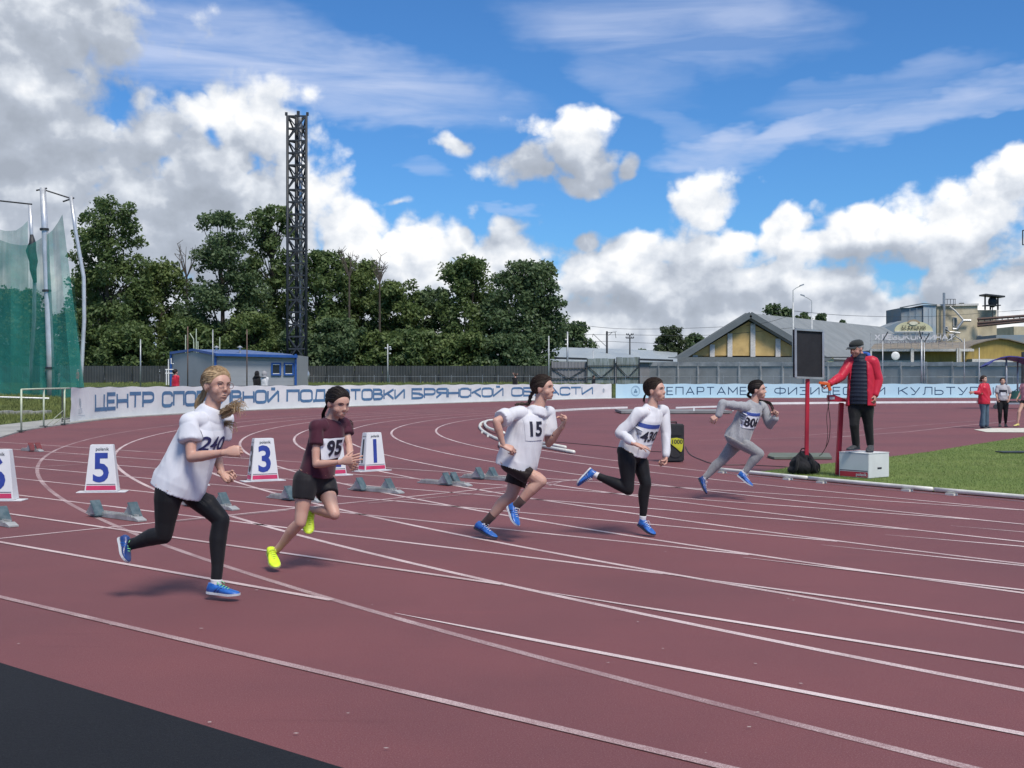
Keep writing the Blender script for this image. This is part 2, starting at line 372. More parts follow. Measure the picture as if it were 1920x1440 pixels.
sheet('side_strip', [strip_pt(2.93, -60), strip_pt(2.93, 90), strip_pt(-12, 90), strip_pt(-12, -60)], .002, m_black)

# concrete strip outside the track
m_conc = mat('path_concrete', (.36, .36, .33), .9, (.26, .26, .24), 1.4, bump=.5, bscale=60, dirt=.35)
es = edge[:-4]; ol = []
for i, p in enumerate(es):
    d = (es[min(i+1, len(es)-1)] - es[max(i-1, 0)]).normalized(); n_ = Vector((-d.y, d.x)); ol.append((p, p + n_ * 1.75))
cb = MB()
ext = [Vector(strip_pt(14.2, -34)), Vector(strip_pt(15.9, -34))]
prs = [(ext[0], ext[1])] + ol
for i in range(len(prs) - 1):
    a, b = prs[i]; c, d = prs[i+1]; o = len(cb.v)
    cb.add([(a.x,a.y,.035),(b.x,b.y,.035),(d.x,d.y,.035),(c.x,c.y,.035),(a.x,a.y,-.05),(c.x,c.y,-.05)], [(0,1,2,3),(4,0,3,5)])
tag(cb.build('concrete_path', m_conc), kind='structure')

# --- painted markings
def linemat(name, c, wear):
    m = bpy.data.materials.new(name); m.use_nodes = True; n_ = m.node_tree; n_.nodes.clear(); Q = NT(n_)
    out = Q.n('ShaderNodeOutputMaterial'); p = Q.n('ShaderNodeBsdfPrincipled'); n_.links.new(p.outputs[0], out.inputs[0])
    co = Q.n('ShaderNodeTexCoord').outputs['Object']
    w = Q.ramp(Q.m('ADD', Q.m('MULTIPLY', Q.noise(co, 170, 3, .7), .62), Q.m('MULTIPLY', Q.noise(co, 1.1, 4, .6), .38)), .47 - wear*.12, .63 - wear*.08, 0, .45 + wear*.5)
    Q.put(p.inputs['Base Color'], Q.mix(w, rgba(c), (.19, .09, .095, 1))); p.inputs['Roughness'].default_value = .7
    return m
m_line = [linemat('line_paint_fresh', (.65, .54, .53), .3), linemat('line_paint_used', (.62, .50, .49), .45), linemat('line_paint_worn', (.54, .42, .41), .9)]
LZ = [.002]
def paint(name, pts, w=.05, m=1, taper=False):
    pts = [Vector((p[0], p[1])) for p in pts]; mb = MB(); vs_ = []
    z = LZ[0]; LZ[0] = .002 + ((LZ[0] - .002) + .0003) % .003
    for i, p in enumerate(pts):
        d = (pts[min(i+1, len(pts)-1)] - pts[max(i-1, 0)]).normalized(); n_ = Vector((-d.y, d.x)) * (w / 2)
        if taper and i == 0: n_ = n_ * .12
        vs_ += [(p.x + n_.x, p.y + n_.y, z), (p.x - n_.x, p.y - n_.y, z)]
    mb.add(vs_, [(2*i, 2*i+1, 2*i+3, 2*i+2) for i in range(len(pts) - 1)])
    return tag(mb.build(name, m_line[m]), kind='structure')
a_end = math.atan2(-.766, -.643) + math.radians(2)
for k in range(8):
    R_ = R0 - LW * k
    a0, a1 = math.radians(84), math.radians(246)
    pts = [(C0.x + R_ * math.cos(a0 + (a1 - a0) * i / 200), C0.y + R_ * math.sin(a0 + (a1 - a0) * i / 200)) for i in range(201)]
    paint('lane_line', pts, .056, [2, 1, 1, 1, 1, 1, 1, 1][k])
# 100 m straight, behind the joining point
cS = [3.82, 5.12, 6.27, 7.38, 8.63, 9.84, 11.05, 12.27, 13.5]
for k, c in enumerate(cS):
    if k == 0: e = 30
    else:
        Rk = R0 - LW * (k - 1); e = None
        for s in np.arange(-30, 12, .05):
            q = Vector(strip_pt(c, s))
            if (q - C0).length < Rk + .03: e = s; break
    st = -38 + k * .3
    s0 = st
    segs = []
    for r in range(8):                         # the straight lines are left out where a bend line crosses them
        Rr = R0 - LW * r
        for s in np.arange(-36, e, .03):
            if abs((Vector(strip_pt(c, s)) - C0).length - Rr) < .03 and r > k - 1 and r < k + 5 and False: segs.append(s)
    paint('straight_lane_line', [strip_pt(c, s0), strip_pt(c, e)], .054, 1 if k else 2)
# joined lane lines to the right
for a, b in (((805,1163),(1920,1378)), ((1075,1119),(1920,1252.5)), ((1290,1083),(1920,1169)), ((1455,1053),(1920,1107.5)), ((1600,1028),(1920,1061)), ((1720,1008),(1920,1025)), ((1840,991),(1920,998))):
    p, q = G(*a), G(*b); d = (q - p).normalized(); q = q + d * 25; p = p - d * .3; paint('lane_line', [p.xy, (p + d * 1.1).xy, q.xy], .050, 0, True)
p0, p1 = G(0, 1010), G(945, 913.5); d = (p1 - p0).normalized(); paint('start_line', [(p0 - d*.3).xy, (p1 + d*1.6).xy], .05, 1)
for a, b in (((332,978),(540,957)), ((690,944),(1010,916)), ((1030,911),(1052,903.5)), ((20,857),(262,847)), ((262,847),(470,858)), ((60,876),(250,866))):
    paint('relay_mark', [G(*a).xy, G(*b).xy], .04, 2)
# bend line inside and far kerb marks
paint('inner_curve_line', [(C0.x + 37.42*math.cos(a), C0.y + 37.42*math.sin(a)) for a in np.radians(np.linspace(197, 222, 40))], .05, 1)
paint('infield_mark', [G(1505,817).xy, G(1740,796).xy, G(1850,788).xy], .05, 2); paint('infield_mark', [G(1560,820).xy, G(1700,810).xy, G(1820,797).xy, G(1905,789).xy], .05, 1)
paint('infield_mark', [G(1310,826).xy, G(1520,820).xy, G(1620,818).xy], .05, 2)
m_white = mat('white_paint', (.78, .78, .76), .45, (.68, .68, .67), 3, dirt=.15)
# small throwing board on the red surface, white wedge
sheet('white_runway_board', [G(1826,806).xy, G(1850,811).xy, G(1925,811.5).xy, (G(1925,811.5)+Vector((3,.3,0))).xy, (G(1925,803)+Vector((3,.3,0))).xy, G(1860,803.5).xy], .012, mat('runway_board', (.62,.60,.52), .8))

# grass infield
gp = [G(1395,891), G(1440,884), G(1500,876), G(1570,869), G(1668,858), G(1740,849), G(1800,839), G(1870,828), G(1920,820)]
gp = [(p.x, p.y) for p in gp] + [(19, 40), (30, 54), (50, 66), (80, 64), (90, 20), (60, -30), (20, -1.5)]
arc = [(C0.x + 37.25*math.cos(a), C0.y + 37.25*math.sin(a)) for a in np.radians(np.linspace(238, 209.2, 44))]
def turfmat():
    m = bpy.data.materials.new('turf_ground'); m.use_nodes = True; n_ = m.node_tree; n_.nodes.clear(); Q = NT(n_)
    out = Q.n('ShaderNodeOutputMaterial'); p = Q.n('ShaderNodeBsdfPrincipled'); n_.links.new(p.outputs[0], out.inputs[0]); co = Q.n('ShaderNodeTexCoord').outputs['Object']
    k = Q.mix(Q.ramp(Q.noise(co, .7, 4), .35, .65), (.13, .18, .048, 1), (.16, .20, .06, 1)); k = Q.mix(Q.ramp(Q.noise(co, 30, 5, .7), .5, .75, 0, .7), k, (.05, .085, .022, 1))
    Q.put(p.inputs['Base Color'], k); p.inputs['Roughness'].default_value = .9; p.inputs['Specular IOR Level'].default_value = .2
    b_ = Q.n('ShaderNodeBump'); b_.inputs['Strength'].default_value = .8; b_.inputs['Distance'].default_value = .02; Q.put(b_.inputs['Height'], Q.noise(co, 60, 5, .7)); n_.links.new(b_.outputs[0], p.inputs['Normal']); return m
turf_poly = gp + arc
sheet('infield_turf', turf_poly, .015, turfmat())
m_blade = mat('grass_blade', (.20, .27, .075), .7, (.15, .21, .06), 1.2, spec=.3)
m_blade2 = mat('meadow_blade', (.17, .20, .06), .8, (.12, .14, .045), .7, spec=.25)
def blades(name, n, sampler, h, w, m, lab, seed=1):
    rng = np.random.default_rng(seed); pts = sampler(rng, n); n = len(pts)
    a = rng.uniform(0, 2*math.pi, n); hh = h * rng.uniform(.5, 1.3, n); lean = rng.normal(0, .45, (n, 2)) * hh[:, None]
    dx, dy = np.cos(a) * w / 2, np.sin(a) * w / 2
    v = np.empty((n, 3, 3)); v[:, 0] = pts; v[:, 1] = pts; v[:, 2] = pts
    v[:, 0, 0] -= dx; v[:, 0, 1] -= dy; v[:, 1, 0] += dx; v[:, 1, 1] += dy; v[:, 2, 0] += lean[:, 0]; v[:, 2, 1] += lean[:, 1]; v[:, 2, 2] += hh
    me = bpy.data.meshes.new(name); me.vertices.add(3*n); me.loops.add(3*n); me.polygons.add(n)
    me.vertices.foreach_set('co', v.ravel()); me.loops.foreach_set('vertex_index', np.arange(3*n)); me.polygons.foreach_set('loop_start', np.arange(n)*3); me.update()
    return tag(link_mesh(name, me, m), lab, kind='stuff')
def samp_turf(rng, n):
    out = []; xs_ = rng.uniform(2, 17, n*4); u_ = rng.uniform(0, 1, n*4); ys_ = 10 + 22 * u_ ** 1.3
    for x, y in zip(xs_, ys_):
        if abs(x / y * F) > 1010: continue
        if in_poly(x, y, turf_poly): out.append((x, y, .012))
        if len(out) >= n: break
    return np.array(out)
blades('turf_grass', 90000, samp_turf, .028, .007, m_blade, 'short mown green grass of the infield')
def samp_meadow(rng, n):
    out = []
    while len(out) < n:
        x = rng.uniform(-34, -13.5); y = rng.uniform(31, 68)
        if x / y * F < -985: continue
        if in_poly(x, y, track_poly): continue
        d = min((Vector((x, y)) - e).length for e in edge[:40:3])
        if d < 2.2 + .5 * mnoise.noise(Vector((x, y, 2))): continue
        cl = mnoise.noise(Vector((x * .8, y * .5, 5)))
        if rng.uniform() > .6 + cl: continue
        out.append((x, y, ground_z(x, y) - .01))
    return np.array(out)
blades('meadow_tufts', 26000, samp_meadow, .16, .03, m_blade2, 'rough grass growing behind the left railing')
def samp_berm(rng, n):
    out = []
    while len(out) < n:
        x = rng.uniform(-40, 12); y = rng.uniform(80, 121)
        if not (dist_edge(x, y) > 3) or in_poly(x, y, track_poly): continue
        out.append((x, y, ground_z(x, y) - .02))
    return np.array(out)
blades('bank_grass', 9000, samp_berm, .16, .07, m_blade2, 'rough grass on the bank below the dark fence', 4)

# --- white kerb pipe on the inside of the bend
m_alu = mat('kerb_enamel', (.74, .74, .68), .4, (.62, .62, .56), 5, dirt=.25)
def kerb(a0, a1, n, name_lab, rad=37.42, zc=.055):
    k = thing('track_kerb', name_lab, 'track kerb', (C0.x + rad*math.cos(math.radians(a0)), C0.y + rad*math.sin(math.radians(a0)), 0))
    for i in range(n):
        b0 = math.radians(a0 + (a1-a0)*i/n) ; b1 = math.radians(a0 + (a1-a0)*(i+1)/n - (.05 if a1 > a0 else -.05))
        mb = MB(); mb.tube([(C0.x+rad*math.cos(b0+(b1-b0)*t_/6), C0.y+rad*math.sin(b0+(b1-b0)*t_/6), zc) for t_ in range(7)], (.022, .026), 10); mb.build('rail', m_alu, k, smooth=True)
        mb = MB(); bb = (b0 + b1) / 2
        for q in (b0 + (b1-b0)*.12, b0 + (b1-b0)*.82):
            c = Vector((C0.x+rad*math.cos(q), C0.y+rad*math.sin(q), 0)); M = Matrix.Translation(c) @ Matrix.Rotation(q, 4, 'Z')
            mb = MB(); mb.obox(M, (-.03, -.06, 0), (.05, .06, .028)); mb.build('foot', m_alu, k)
    return k
kerb(208.1, 240, 10, 'long white metal kerb pipe between the red lanes and the green infield')
kb = thing('track_kerb', 'far white metal kerb running straight in front of the light blue banner', 'track kerb', (24, 74.5, 0))
for i, (a, b) in enumerate([((1440,759.6),(1640,757.6)), ((1642,757.6),(1830,756.8)), ((1832,756.8),(2050,756.4))]):
    p, q = G(*a), G(*b); mb = MB(); mb.beam(p + Vector((0,0,.1)), q + Vector((0,0,.1)), .1, .12); mb.build('rail', m_white, kb)
kb = thing('track_kerb', 'white metal kerb on the far bend, left of the runner in the white long-sleeved top', 'track kerb', G(1040,772.5))
pp = [G(1040,772.5), G(1075,770.2), G(1110,768.4), G(1145,767.2), G(1176,766.3)]
for a, b in zip(pp, pp[1:]): mb = MB(); mb.beam(a + Vector((0,0,.06)), b - (b-a)*.01 + Vector((0,0,.06)), .08, .09); mb.build('rail', m_white, kb)

# ================================================================== STROKE LETTERS
def arc_pts(cx, cy, rx, ry, a0, a1, n=6): return [(cx + rx*math.cos(math.radians(a0+(a1-a0)*i/n)), cy + ry*math.sin(math.radians(a0+(a1-a0)*i/n))) for i in range(n+1)]
def rrect(x0, y0, x1, y1, r=.2):
    return arc_pts(x1-r, y1-r, r, r, 0, 90, 4) + arc_pts(x0+r, y1-r, r, r, 90, 180, 4) + arc_pts(x0+r, y0+r, r, r, 180, 270, 4) + arc_pts(x1-r, y0+r, r, r, 270, 360, 4) + [(x1, y1-r)]
w_ = .72
GL = {
'Ц': (.86, [[(0,1),(0,0),(w_,0),(w_,1)], [(w_,0),(.86,0),(.86,-.16)]]),
'Е': (.62, [[(.62,1),(0,1),(0,0),(.62,0)], [(0,.5),(.55,.5)]]),
'Н': (w_, [[(0,0),(0,1)], [(w_,0),(w_,1)], [(0,.5),(w_,.5)]]),
'Т': (w_, [[(0,1),(w_,1)], [(w_/2,1),(w_/2,0)]]),
'Р': (.66, [[(0,0),(0,1)] + arc_pts(.46,.8,.2,.2,90,0,4) + arc_pts(.46,.6,.2,.2,0,-90,4) + [(0,.4)]]),
'С': (.66, [[(.66,.72)] + arc_pts(.46,.8,.2,.2,0,90,4) + arc_pts(.2,.8,.2,.2,90,180,4) + arc_pts(.2,.2,.2,.2,180,270,4) + arc_pts(.46,.2,.2,.2,270,360,4) + [(.66,.28)]]),
'П': (w_, [[(0,0),(0,1),(w_,1),(w_,0)]]),
'О': (w_, [rrect(0,0,w_,1)]),
'И': (w_, [[(0,1),(0,0)], [(0,.02),(w_,.98)], [(w_,1),(w_,0)]]),
'Й': (w_, [[(0,1),(0,0)], [(0,.02),(w_,.98)], [(w_,1),(w_,0)], [(.22,1.2),(.5,1.2)]]),
'В': (.68, [[(0,0),(0,1)] + arc_pts(.42,.78,.2,.22,90,-90,6) + [(0,.56)], [(.4,.55)] + arc_pts(.46,.28,.22,.27,90,-90,6) + [(0,.005)]]),
'Д': (.86, [[(0,-.14),(0,.02),(.86,.02),(.86,-.14)], [(.12,.02),(.2,1),(.7,1),(.7,.02)]]),
'Г': (.56, [[(0,0),(0,1),(.56,1)]]),
'К': (w_, [[(0,0),(0,1)], [(w_,1),(.06,.46)], [(.22,.6),(w_,0)]]),
'Б': (.66, [[(.6,1),(0,1),(0,0)] + arc_pts(.44,.22,.22,.22,-90,90,6)[0:] + [(.44,.5),(0,.56)]]),
'Я': (.68, [[(.68,0),(.68,1)] + arc_pts(.22,.78,.2,.22,90,270,6) + [(.68,.52)], [(.34,.5),(0,0)]]),
'Л': (.74, [[(0,0),(.16,.1),(.2,1),(.74,1),(.74,0)]]),
'А': (.84, [[(0,0),(.42,1),(.84,0)], [(.17,.32),(.67,.32)]]),
'М': (.86, [[(0,0),(0,1),(.43,.3),(.86,1),(.86,0)]]),
'Ф': (.92, [rrect(0,.2,.92,.85,.25), [(.46,-.02),(.46,1.06)]]),
'З': (.7, [[(0,.98),(.5,.98)] + arc_pts(.5,.76,.2,.22,90,-90,6) + [(.2,.54)], [(.48,.535)] + arc_pts(.5,.27,.2,.26,90,-90,6) + [(0,.02)]]),
'Ч': (.7, [[(0,1),(0,.5)] + arc_pts(.16,.5,.16,.16,180,270,3) + [(.7,.34)], [(.7,1),(.7,0)]]),
'У': (.74, [[(0,1),(.38,.36)], [(.74,1),(.3,.0),(.08,.0)]]),
'Ь': (.66, [[(0,1),(0,.01)] + arc_pts(.44,.29,.22,.28,-90,90,6) + [(0,.57)]]),
'Ы': (.92, [[(0,1),(0,.01)] + arc_pts(.38,.29,.2,.28,-90,90,6) + [(0,.57)], [(.92,1),(.92,0)]]),
'Х': (w_, [[(0,1),(w_,0)], [(w_,1),(0,0)]]),
'Ж': (.9, [[(.45,0),(.45,1)], [(0,1),(.45,.5),(.9,1)], [(0,0),(.44,.49)], [(.9,0),(.46,.49)]]),
' ': (.55, []),
}
DENS = [.12]
def ribbon2(pts, w):
    """mitred ribbon outline -> list of (left,right)"""
    P2 = [Vector(p) for p in pts]
    if DENS[0]:
        P3 = [P2[0]]
        for a, b in zip(P2, P2[1:]):
            k = max(1, int((b - a).length / DENS[0]))
            P3 += [a.lerp(b, (i + 1) / k) for i in range(k)]
        P2 = P3
    Q = [P2[0]]
    for p in P2[1:]:
        if (p - Q[-1]).length > 1e-4: Q.append(p)
    out = []; closed = len(Q) > 4 and (Q[0] - Q[-1]).length < .03
    for i, p in enumerate(Q):
        a = Q[i-1] if i > 0 else (Q[-2] if closed else None); b = Q[i+1] if i < len(Q)-1 else (Q[1] if closed else None)
        d1 = (p - a).normalized() if a is not None else (b - p).normalized(); d2 = (b - p).normalized() if b is not None else d1
        n1 = Vector((-d1.y, d1.x)); n2 = Vector((-d2.y, d2.x)); m_ = n1 + n2
        m_ = m_.normalized() if m_.length > 1e-3 else n1; k = w / 2 / max(.5, m_.dot(n1)); out.append((p + m_ * k, p - m_ * k))
    return out
def write(text, size, stroke, place, m, parent, xs=1.0, track=.28, name='letter', off=.006, only=None, join=False, splitn=1):
    """place(x, y, off) maps text coordinates (metres) to the world; returns total width"""
    x = 0.0; allmb = MB()
    for ci, ch in enumerate(text):
        gw, strokes = GL[ch]
        mb = allmb if join else MB()
        for si, st_ in enumerate(strokes):
            rb = ribbon2([(a * xs, b) for a, b in st_], stroke)
            vs_ = []; o = off + si * .0012
            fr = [(place(x + p.x * size, p.y * size, o), place(x + q.x * size, q.y * size, o)) for p, q in rb]
            for a, b in fr: vs_ += [a, b]
            mb.add(vs_, [(2*i, 2*i+1, 2*i+3, 2*i+2) for i in range(len(fr)-1)])
        if strokes and not join: mb.build(name, m, parent)
        x += (gw * xs + track) * size
    if join: allmb.build(name, m, parent)
    return x - track * size
def text_width(text, size, xs=1.0, track=.28): return sum((GL[c][0]*xs + track) * size for c in text) - track * size

# ================================================================== BANNERS
cum = [0.0]
for a, b in zip(edge, edge[1:]): cum.append(cum[-1] + (b - a).length)
def on_edge(s, outw=.0):
    i = max(0, min(len(cum) - 2, int(np.searchsorted(cum, s)) - 1)); t_ = (s - cum[i]) / (cum[i+1] - cum[i]); p = edge[i].lerp(edge[i+1], t_)
    d = (edge[min(i+2, len(edge)-1)] - edge[max(i-1, 0)]).normalized(); n_ = Vector((-d.y, d.x)); return p + n_ * outw, n_
def s_of_px(px):
    lo, hi = 0, cum[-1]
    for _ in range(50):
        mid = (lo + hi) / 2; p, n_ = on_edge(mid, .35)
        if px_of(p) < px: lo = mid
        else: hi = mid
    return lo
def px_of(p): return HX + F * p.x / p.y
# the arc runs leftwards first: search only past the turning point
sc_ = [(px_of(on_edge(s, .35)[0]), s) for s in np.arange(0, cum[-1], .05)]
def s_at(px):
    best = [s for x, s in sc_ if x >= px and s > 9]
    return best[0]
BH0, BH1 = .03, 1.17
s_first = [0]
def wrinkle(s, z, amp):
    k = mnoise.noise(Vector((s * .9, z * .7, 3))) * .6 + mnoise.noise(Vector((s * 2.2 + z * 1.6, z * .9, 9))) * .4
    q = mnoise.noise(Vector((s * .5 - z * 1.3, z * .4, 21))); q = -abs(q) * 1.2
    return amp * (k + q) * (.28 + 1.3 * max(0, 1 - max(0, s - s_first[0]) / 3.2))
def make_banner(name, lab, s0, s1, m, amp, outw=.35):
    p, _ = on_edge((s0 + s1) / 2, outw); t = thing(name, lab, 'banner', (p.x, p.y, 0))
    n = int((s1 - s0) / .09); h = 12; mb = MB(); vs_ = []
    for i in range(n + 1):
        s = s0 + (s1 - s0) * i / n; sag = .02 * math.sin(s * 2.9)
        for j in range(h + 1):
            z = BH0 + (BH1 - BH0) * j / h + (sag if j == h else 0); p, n_ = on_edge(s, outw + wrinkle(s, z, amp)); vs_.append((p.x, p.y, z))
    mb.add(vs_, [(i*(h+1)+j, (i+1)*(h+1)+j, (i+1)*(h+1)+j+1, i*(h+1)+j+1) for i in range(n) for j in range(h)])
    mb.build('sheet', m, t, smooth=True)
    return t, (lambda x, y, off, s0=s0: (lambda s, z: (lambda pn: (pn[0].x, pn[0].y, z))(on_edge(s, outw + wrinkle(s, z, amp) - off)))(s0 + x, BH0 + y))
m_ban = mat('banner_vinyl', (.76, .77, .76), .5, (.68, .70, .70), .5, bump=.25, bscale=4, bdist=.03, dirt=.18)
m_ban2 = mat('banner_vinyl_blue', (.50, .70, .78), .5, (.45, .66, .76), .4, bump=.1, bscale=4)
m_blue = mat('banner_letter_blue', (.06, .15, .29), .55, (.08, .19, .33), 2)
m_navy = mat('banner_letter_navy', (.012, .05, .11), .55, (.02, .07, .14), 2)
m_logo = mat('banner_logo_grey', (.33, .40, .47), .6)
m_post = mat('dark_post', (.045, .05, .05), .6)
sA, sB = s_at(131), s_at(1146); s_first[0] = sA
b1, pl1 = make_banner('banner', 'long white wrinkled banner with blue capital letters along the outside of the bend', sA, sB, m_ban, .06)
def seg_text(text, px0, px1, size, stroke, z0, m, parent, pl, s0, track=.3, off=.009):
    a, b = s_at(px0) - s0, s_at(px1) - s0
    base = text_width(text, size, 1.0, track); xs = ((b - a) + track * size - len(text) * track * size) / (base + track * size - len(text) * track * size)
    write(text, size, stroke, lambda x, y, o: pl(a + x, z0 + y, o), m, parent, xs, track, off=off)
wd = [('ЦЕНТР', 178, 286), ('СПОРТИВНОЙ', 304, 521), ('ПОДГОТОВКИ', 538, 757), ('БРЯНСКОЙ', 772, 942), ('ОБЛАСТИ', 959, 1110)]
for t_, a, b in wd: seg_text(t_, a, b, .54, .26, .34, m_blue, b1, pl1, sA)
mb = MB()                                                    # pale emblem at both ends of the white banner
for cx in (s_at(152) - sA, s_at(1131) - sA):
    pass
def ring(pl, cx, cz, r, w, seg=28, off=.014):
    mb = MB(); vs_ = []
    for i in range(seg + 1):
        a = 2*math.pi*i/seg
        for rr in (r, r - w): vs_.append(pl(cx + rr*math.cos(a)*1.0, cz + rr*math.sin(a), off))
    mb.add(vs_, [(2*i, 2*i+1, 2*i+3, 2*i+2) for i in range(seg)]); return mb
for px in (150, 1131):
    cx = s_at(px) - sA
    mb = ring(pl1, cx, .62, .15, .02, off=.016)
    mb.add([pl1(cx + x, .62 + z, .018) for x, z in ((-.03, -.12), (.03, -.12), (.06, .02), (0, .2), (-.05, .02))], [(0, 1, 2, 3, 4)])
    mb.build('emblem', m_logo, b1)
    if px == 150:
        write('ЦСП', .15, .12, lambda x, y, o: pl1(cx - .24 + x, .26 + y, o), m_logo, b1, 1.0, .3, name='emblem_lettering', off=.016, join=True)
        mb = MB(); mb.add([pl1(cx - .42, .17, .016), pl1(cx + .46, .17, .016), pl1(cx + .46, .185, .016), pl1(cx - .42, .185, .016)], [(0, 1, 2, 3)]); mb.build('emblem_rule', m_logo, b1)
sC, sD = s_at(1154), cum[-1] - .3
b2, pl2 = make_banner('banner', 'light blue banner with thin dark navy capital letters on the far side of the track', sC, sD, m_ban2, .02)
for t_, a, b in [('ДЕПАРТАМЕНТ', 1229, 1437), ('ФИЗИЧЕСКОЙ', 1452, 1658), ('КУЛЬТУРЫ', 1684, 1862), ('И', 1892, 1911), ('СПОРТА', 1940, 2060)]:
    seg_text(t_, a, b, .60, .12, .26, m_navy, b2, pl2, sC, .42)
cx = s_at(1191) - sC
mb = ring(pl2, cx, .57, .42, .03); mb2 = ring(pl2, cx, .57, .34, .015)
for a_ in (90, 210, 330): 
    r3 = ring(pl2, cx + .1*math.cos(math.radians(a_)), .55 + .1*math.sin(math.radians(a_)), .09, .088, 14, .018); mb.add(r3.v, r3.f)
mb.add(mb2.v, mb2.f); mb.build('emblem', mat('emblem_blue', (.16, .30, .42), .6), b2)
# banner rail posts (behind)
def fence_posts(lab, s0, s1, n, hh=1.16, outw=.55):
    p, _ = on_edge((s0+s1)/2, outw); t = thing('railing', lab, 'railing', (p.x, p.y, 0))
    for i in range(n + 1):
        s = s0 + (s1 - s0) * i / n; p, _ = on_edge(s, outw); mb = MB(); mb.tube([(p.x, p.y, 0), (p.x, p.y, hh)], .022, 6); mb.build('post', m_post, t)
    for z in (hh, .12):
        mb = MB(); mb.tube([(on_edge(s0 + (s1-s0)*i/60, outw)[0].x, on_edge(s0 + (s1-s0)*i/60, outw)[0].y, z) for i in range(61)], .02, 6); mb.build('rail', m_post, t)
fence_posts('dark rail and posts carrying the white banner', sA - .2, sB + .3, 28)
fence_posts('dark rail and posts carrying the light blue banner', sC - .4, sD, 22)
# cream railing at far left
m_cream = mat('cream_rail', (.52, .57, .42), .5, (.42, .48, .36), 8, dirt=.3)
rp = [G(40, 811), G(82, 802), G(121, 797.5), G(131, 795.5)]
t = thing('railing', 'pale green painted railing standing left of the white banner', 'railing', rp[0])
for p in rp[:3]:
    mb = MB(); mb.tube([(p.x, p.y, 0), (p.x, p.y, 1.17)], .027, 8); mb.build('post', m_cream, t, smooth=True)
    mb = MB(); mb.box((p.x-.09, p.y-.09, .036), (p.x+.09, p.y+.09, .06)); mb.build('base_plate', m_post, t)
mb = MB(); mb.tube([p + Vector((0, 0, 1.17)) for p in rp], .024, 8); mb.build('rail', m_cream, t, smooth=True)
for a, b in (((88, 797), (118, 770)), ((100, 796), (118, 782))):
    D = 36; mb = MB(); mb.tube([P(*a, D), P(*b, D)], .012, 6); mb.build('brace', m_cream, t)
# ================================================================== BACKGROUND
DENS[0] = 0
rnd = random.Random(7)
def gz(x, y): return ground_z(x, y) if -60 < y < 140 else 1.2
m_dfence = mat('dark_sheet_fence', (.050, .055, .055), .6, (.035, .04, .04), .8, bump=.2, bscale=3, dirt=.2)
m_grey = mat('grey_concrete', (.36, .37, .38), .85, (.29, .30, .31), .6, bump=.3, bscale=30, dirt=.25)
m_grey2 = mat('grey_concrete_post', (.44, .45, .46), .85, (.27, .29, .31), .8, dirt=.2)
m_steel = mat('galvanised_steel', (.42, .44, .46), .45, (.33, .35, .37), 3, metal=.5, dirt=.2)
m_dark = mat('dark_steel', (.02, .024, .03), .55, (.03, .035, .04), 4)
m_rust = mat('rusty_pole', (.17, .10, .075), .8, (.12, .09, .08), 4)
m_lightpole = mat('light_grey_pole', (.5, .52, .52), .6, (.4, .42, .42), 2, dirt=.2)

# dark sheet fence behind the bank, left half of the picture
def sheet_fence(lab, px0, px1, D0_, D1_, ytop0, ytop1, step, m, mp, group=None):
    a = P(px0, HY, D0_); b = P(px1, HY, D1_); L_ = (b - a).length; n = max(1, round(L_ / step)); t = thing('fence', lab, 'fence', ((a.x+b.x)/2, (a.y+b.y)/2, gz((a.x+b.x)/2, (a.y+b.y)/2)))
    d = (b - a).normalized(); nn = Vector((d.y, -d.x, 0))
    for i in range(n):
        p = a.lerp(b, i / n); q = a.lerp(b, (i + 1) / n); k0 = i / n
        zt = EYE + (HY - (ytop0 + (ytop1 - ytop0) * k0)) / F * p.y; zb = gz(p.x, p.y) - .15
        mb = MB(); c = 10; vs_ = []
        for j in range(c * 2 + 1):
            e_ = p.lerp(q, .01 + .98 * j / (c * 2)) + nn * (.018 if j % 2 else -.018)
            vs_ += [(e_.x, e_.y, zb), (e_.x, e_.y, zt + rnd.uniform(-.004, .004))]
        mb.add(vs_, [(2*j, 2*j+2, 2*j+3, 2*j+1) for j in range(c * 2)]); mb.build('panel', m, t)
        mb = MB(); w = nn * .1; mb.box((p.x - .04 + w.x, p.y - .04 + w.y, zb), (p.x + .04 + w.x, p.y + .04 + w.y, zt - .75)); mb.build('post', mp, t)
    return t
sheet_fence('long dark grey corrugated sheet fence below the trees', -60, 1036, 124, 121, 686, 686, 2.9, m_dfence, m_dark)
# grey concrete fence, right half: real panels in posts
def slab_fence(lab, pts, ytop, ymid, ylow, name='fence'):
    a0 = P(pts[0][0], HY, pts[0][1]); t = thing(name, lab, 'fence', (a0.x, a0.y, gz(a0.x, a0.y)))
    for i in range(len(pts) - 1):
        p = P(pts[i][0], HY, pts[i][1]); q = P(pts[i+1][0], HY, pts[i+1][1]); d = (q - p).normalized(); ang = math.atan2(d.y, d.x); L_ = (q - p).length
        M = Matrix.Translation((p.x, p.y, 0)) @ Matrix.Rotation(ang, 4, 'Z')
        z = lambda yy: EYE + (HY - yy) / F * p.y
        zb = gz(p.x, p.y) - .1
        mb = MB(); mb.obox(M, (-.09, -.12, zb), (.09, .06, z(ytop) - .02)); mb.build('post', m_grey2, t)
        mb = MB(); mb.obox(M, (.1, -.02, z(ymid) + .02), (L_ - .1, .04, z(ytop + 8))); mb.build('panel', m_grey, t)
        mb = MB(); mb.obox(M, (.1, -.03, zb), (L_ - .1, .04, z(ymid))); mb.build('panel', m_grey, t)
        mb = MB(); mb.obox(M, (-.02, -.10, z(ytop + 7.6)), (L_ - .002, .07, z(ytop))); mb.build('coping', m_grey2, t)
    return t
pxs = [1200]; 
while pxs[-1] < 2010: pxs.append(pxs[-1] + 35.5 + (pxs[-1] - 1200) * .025)
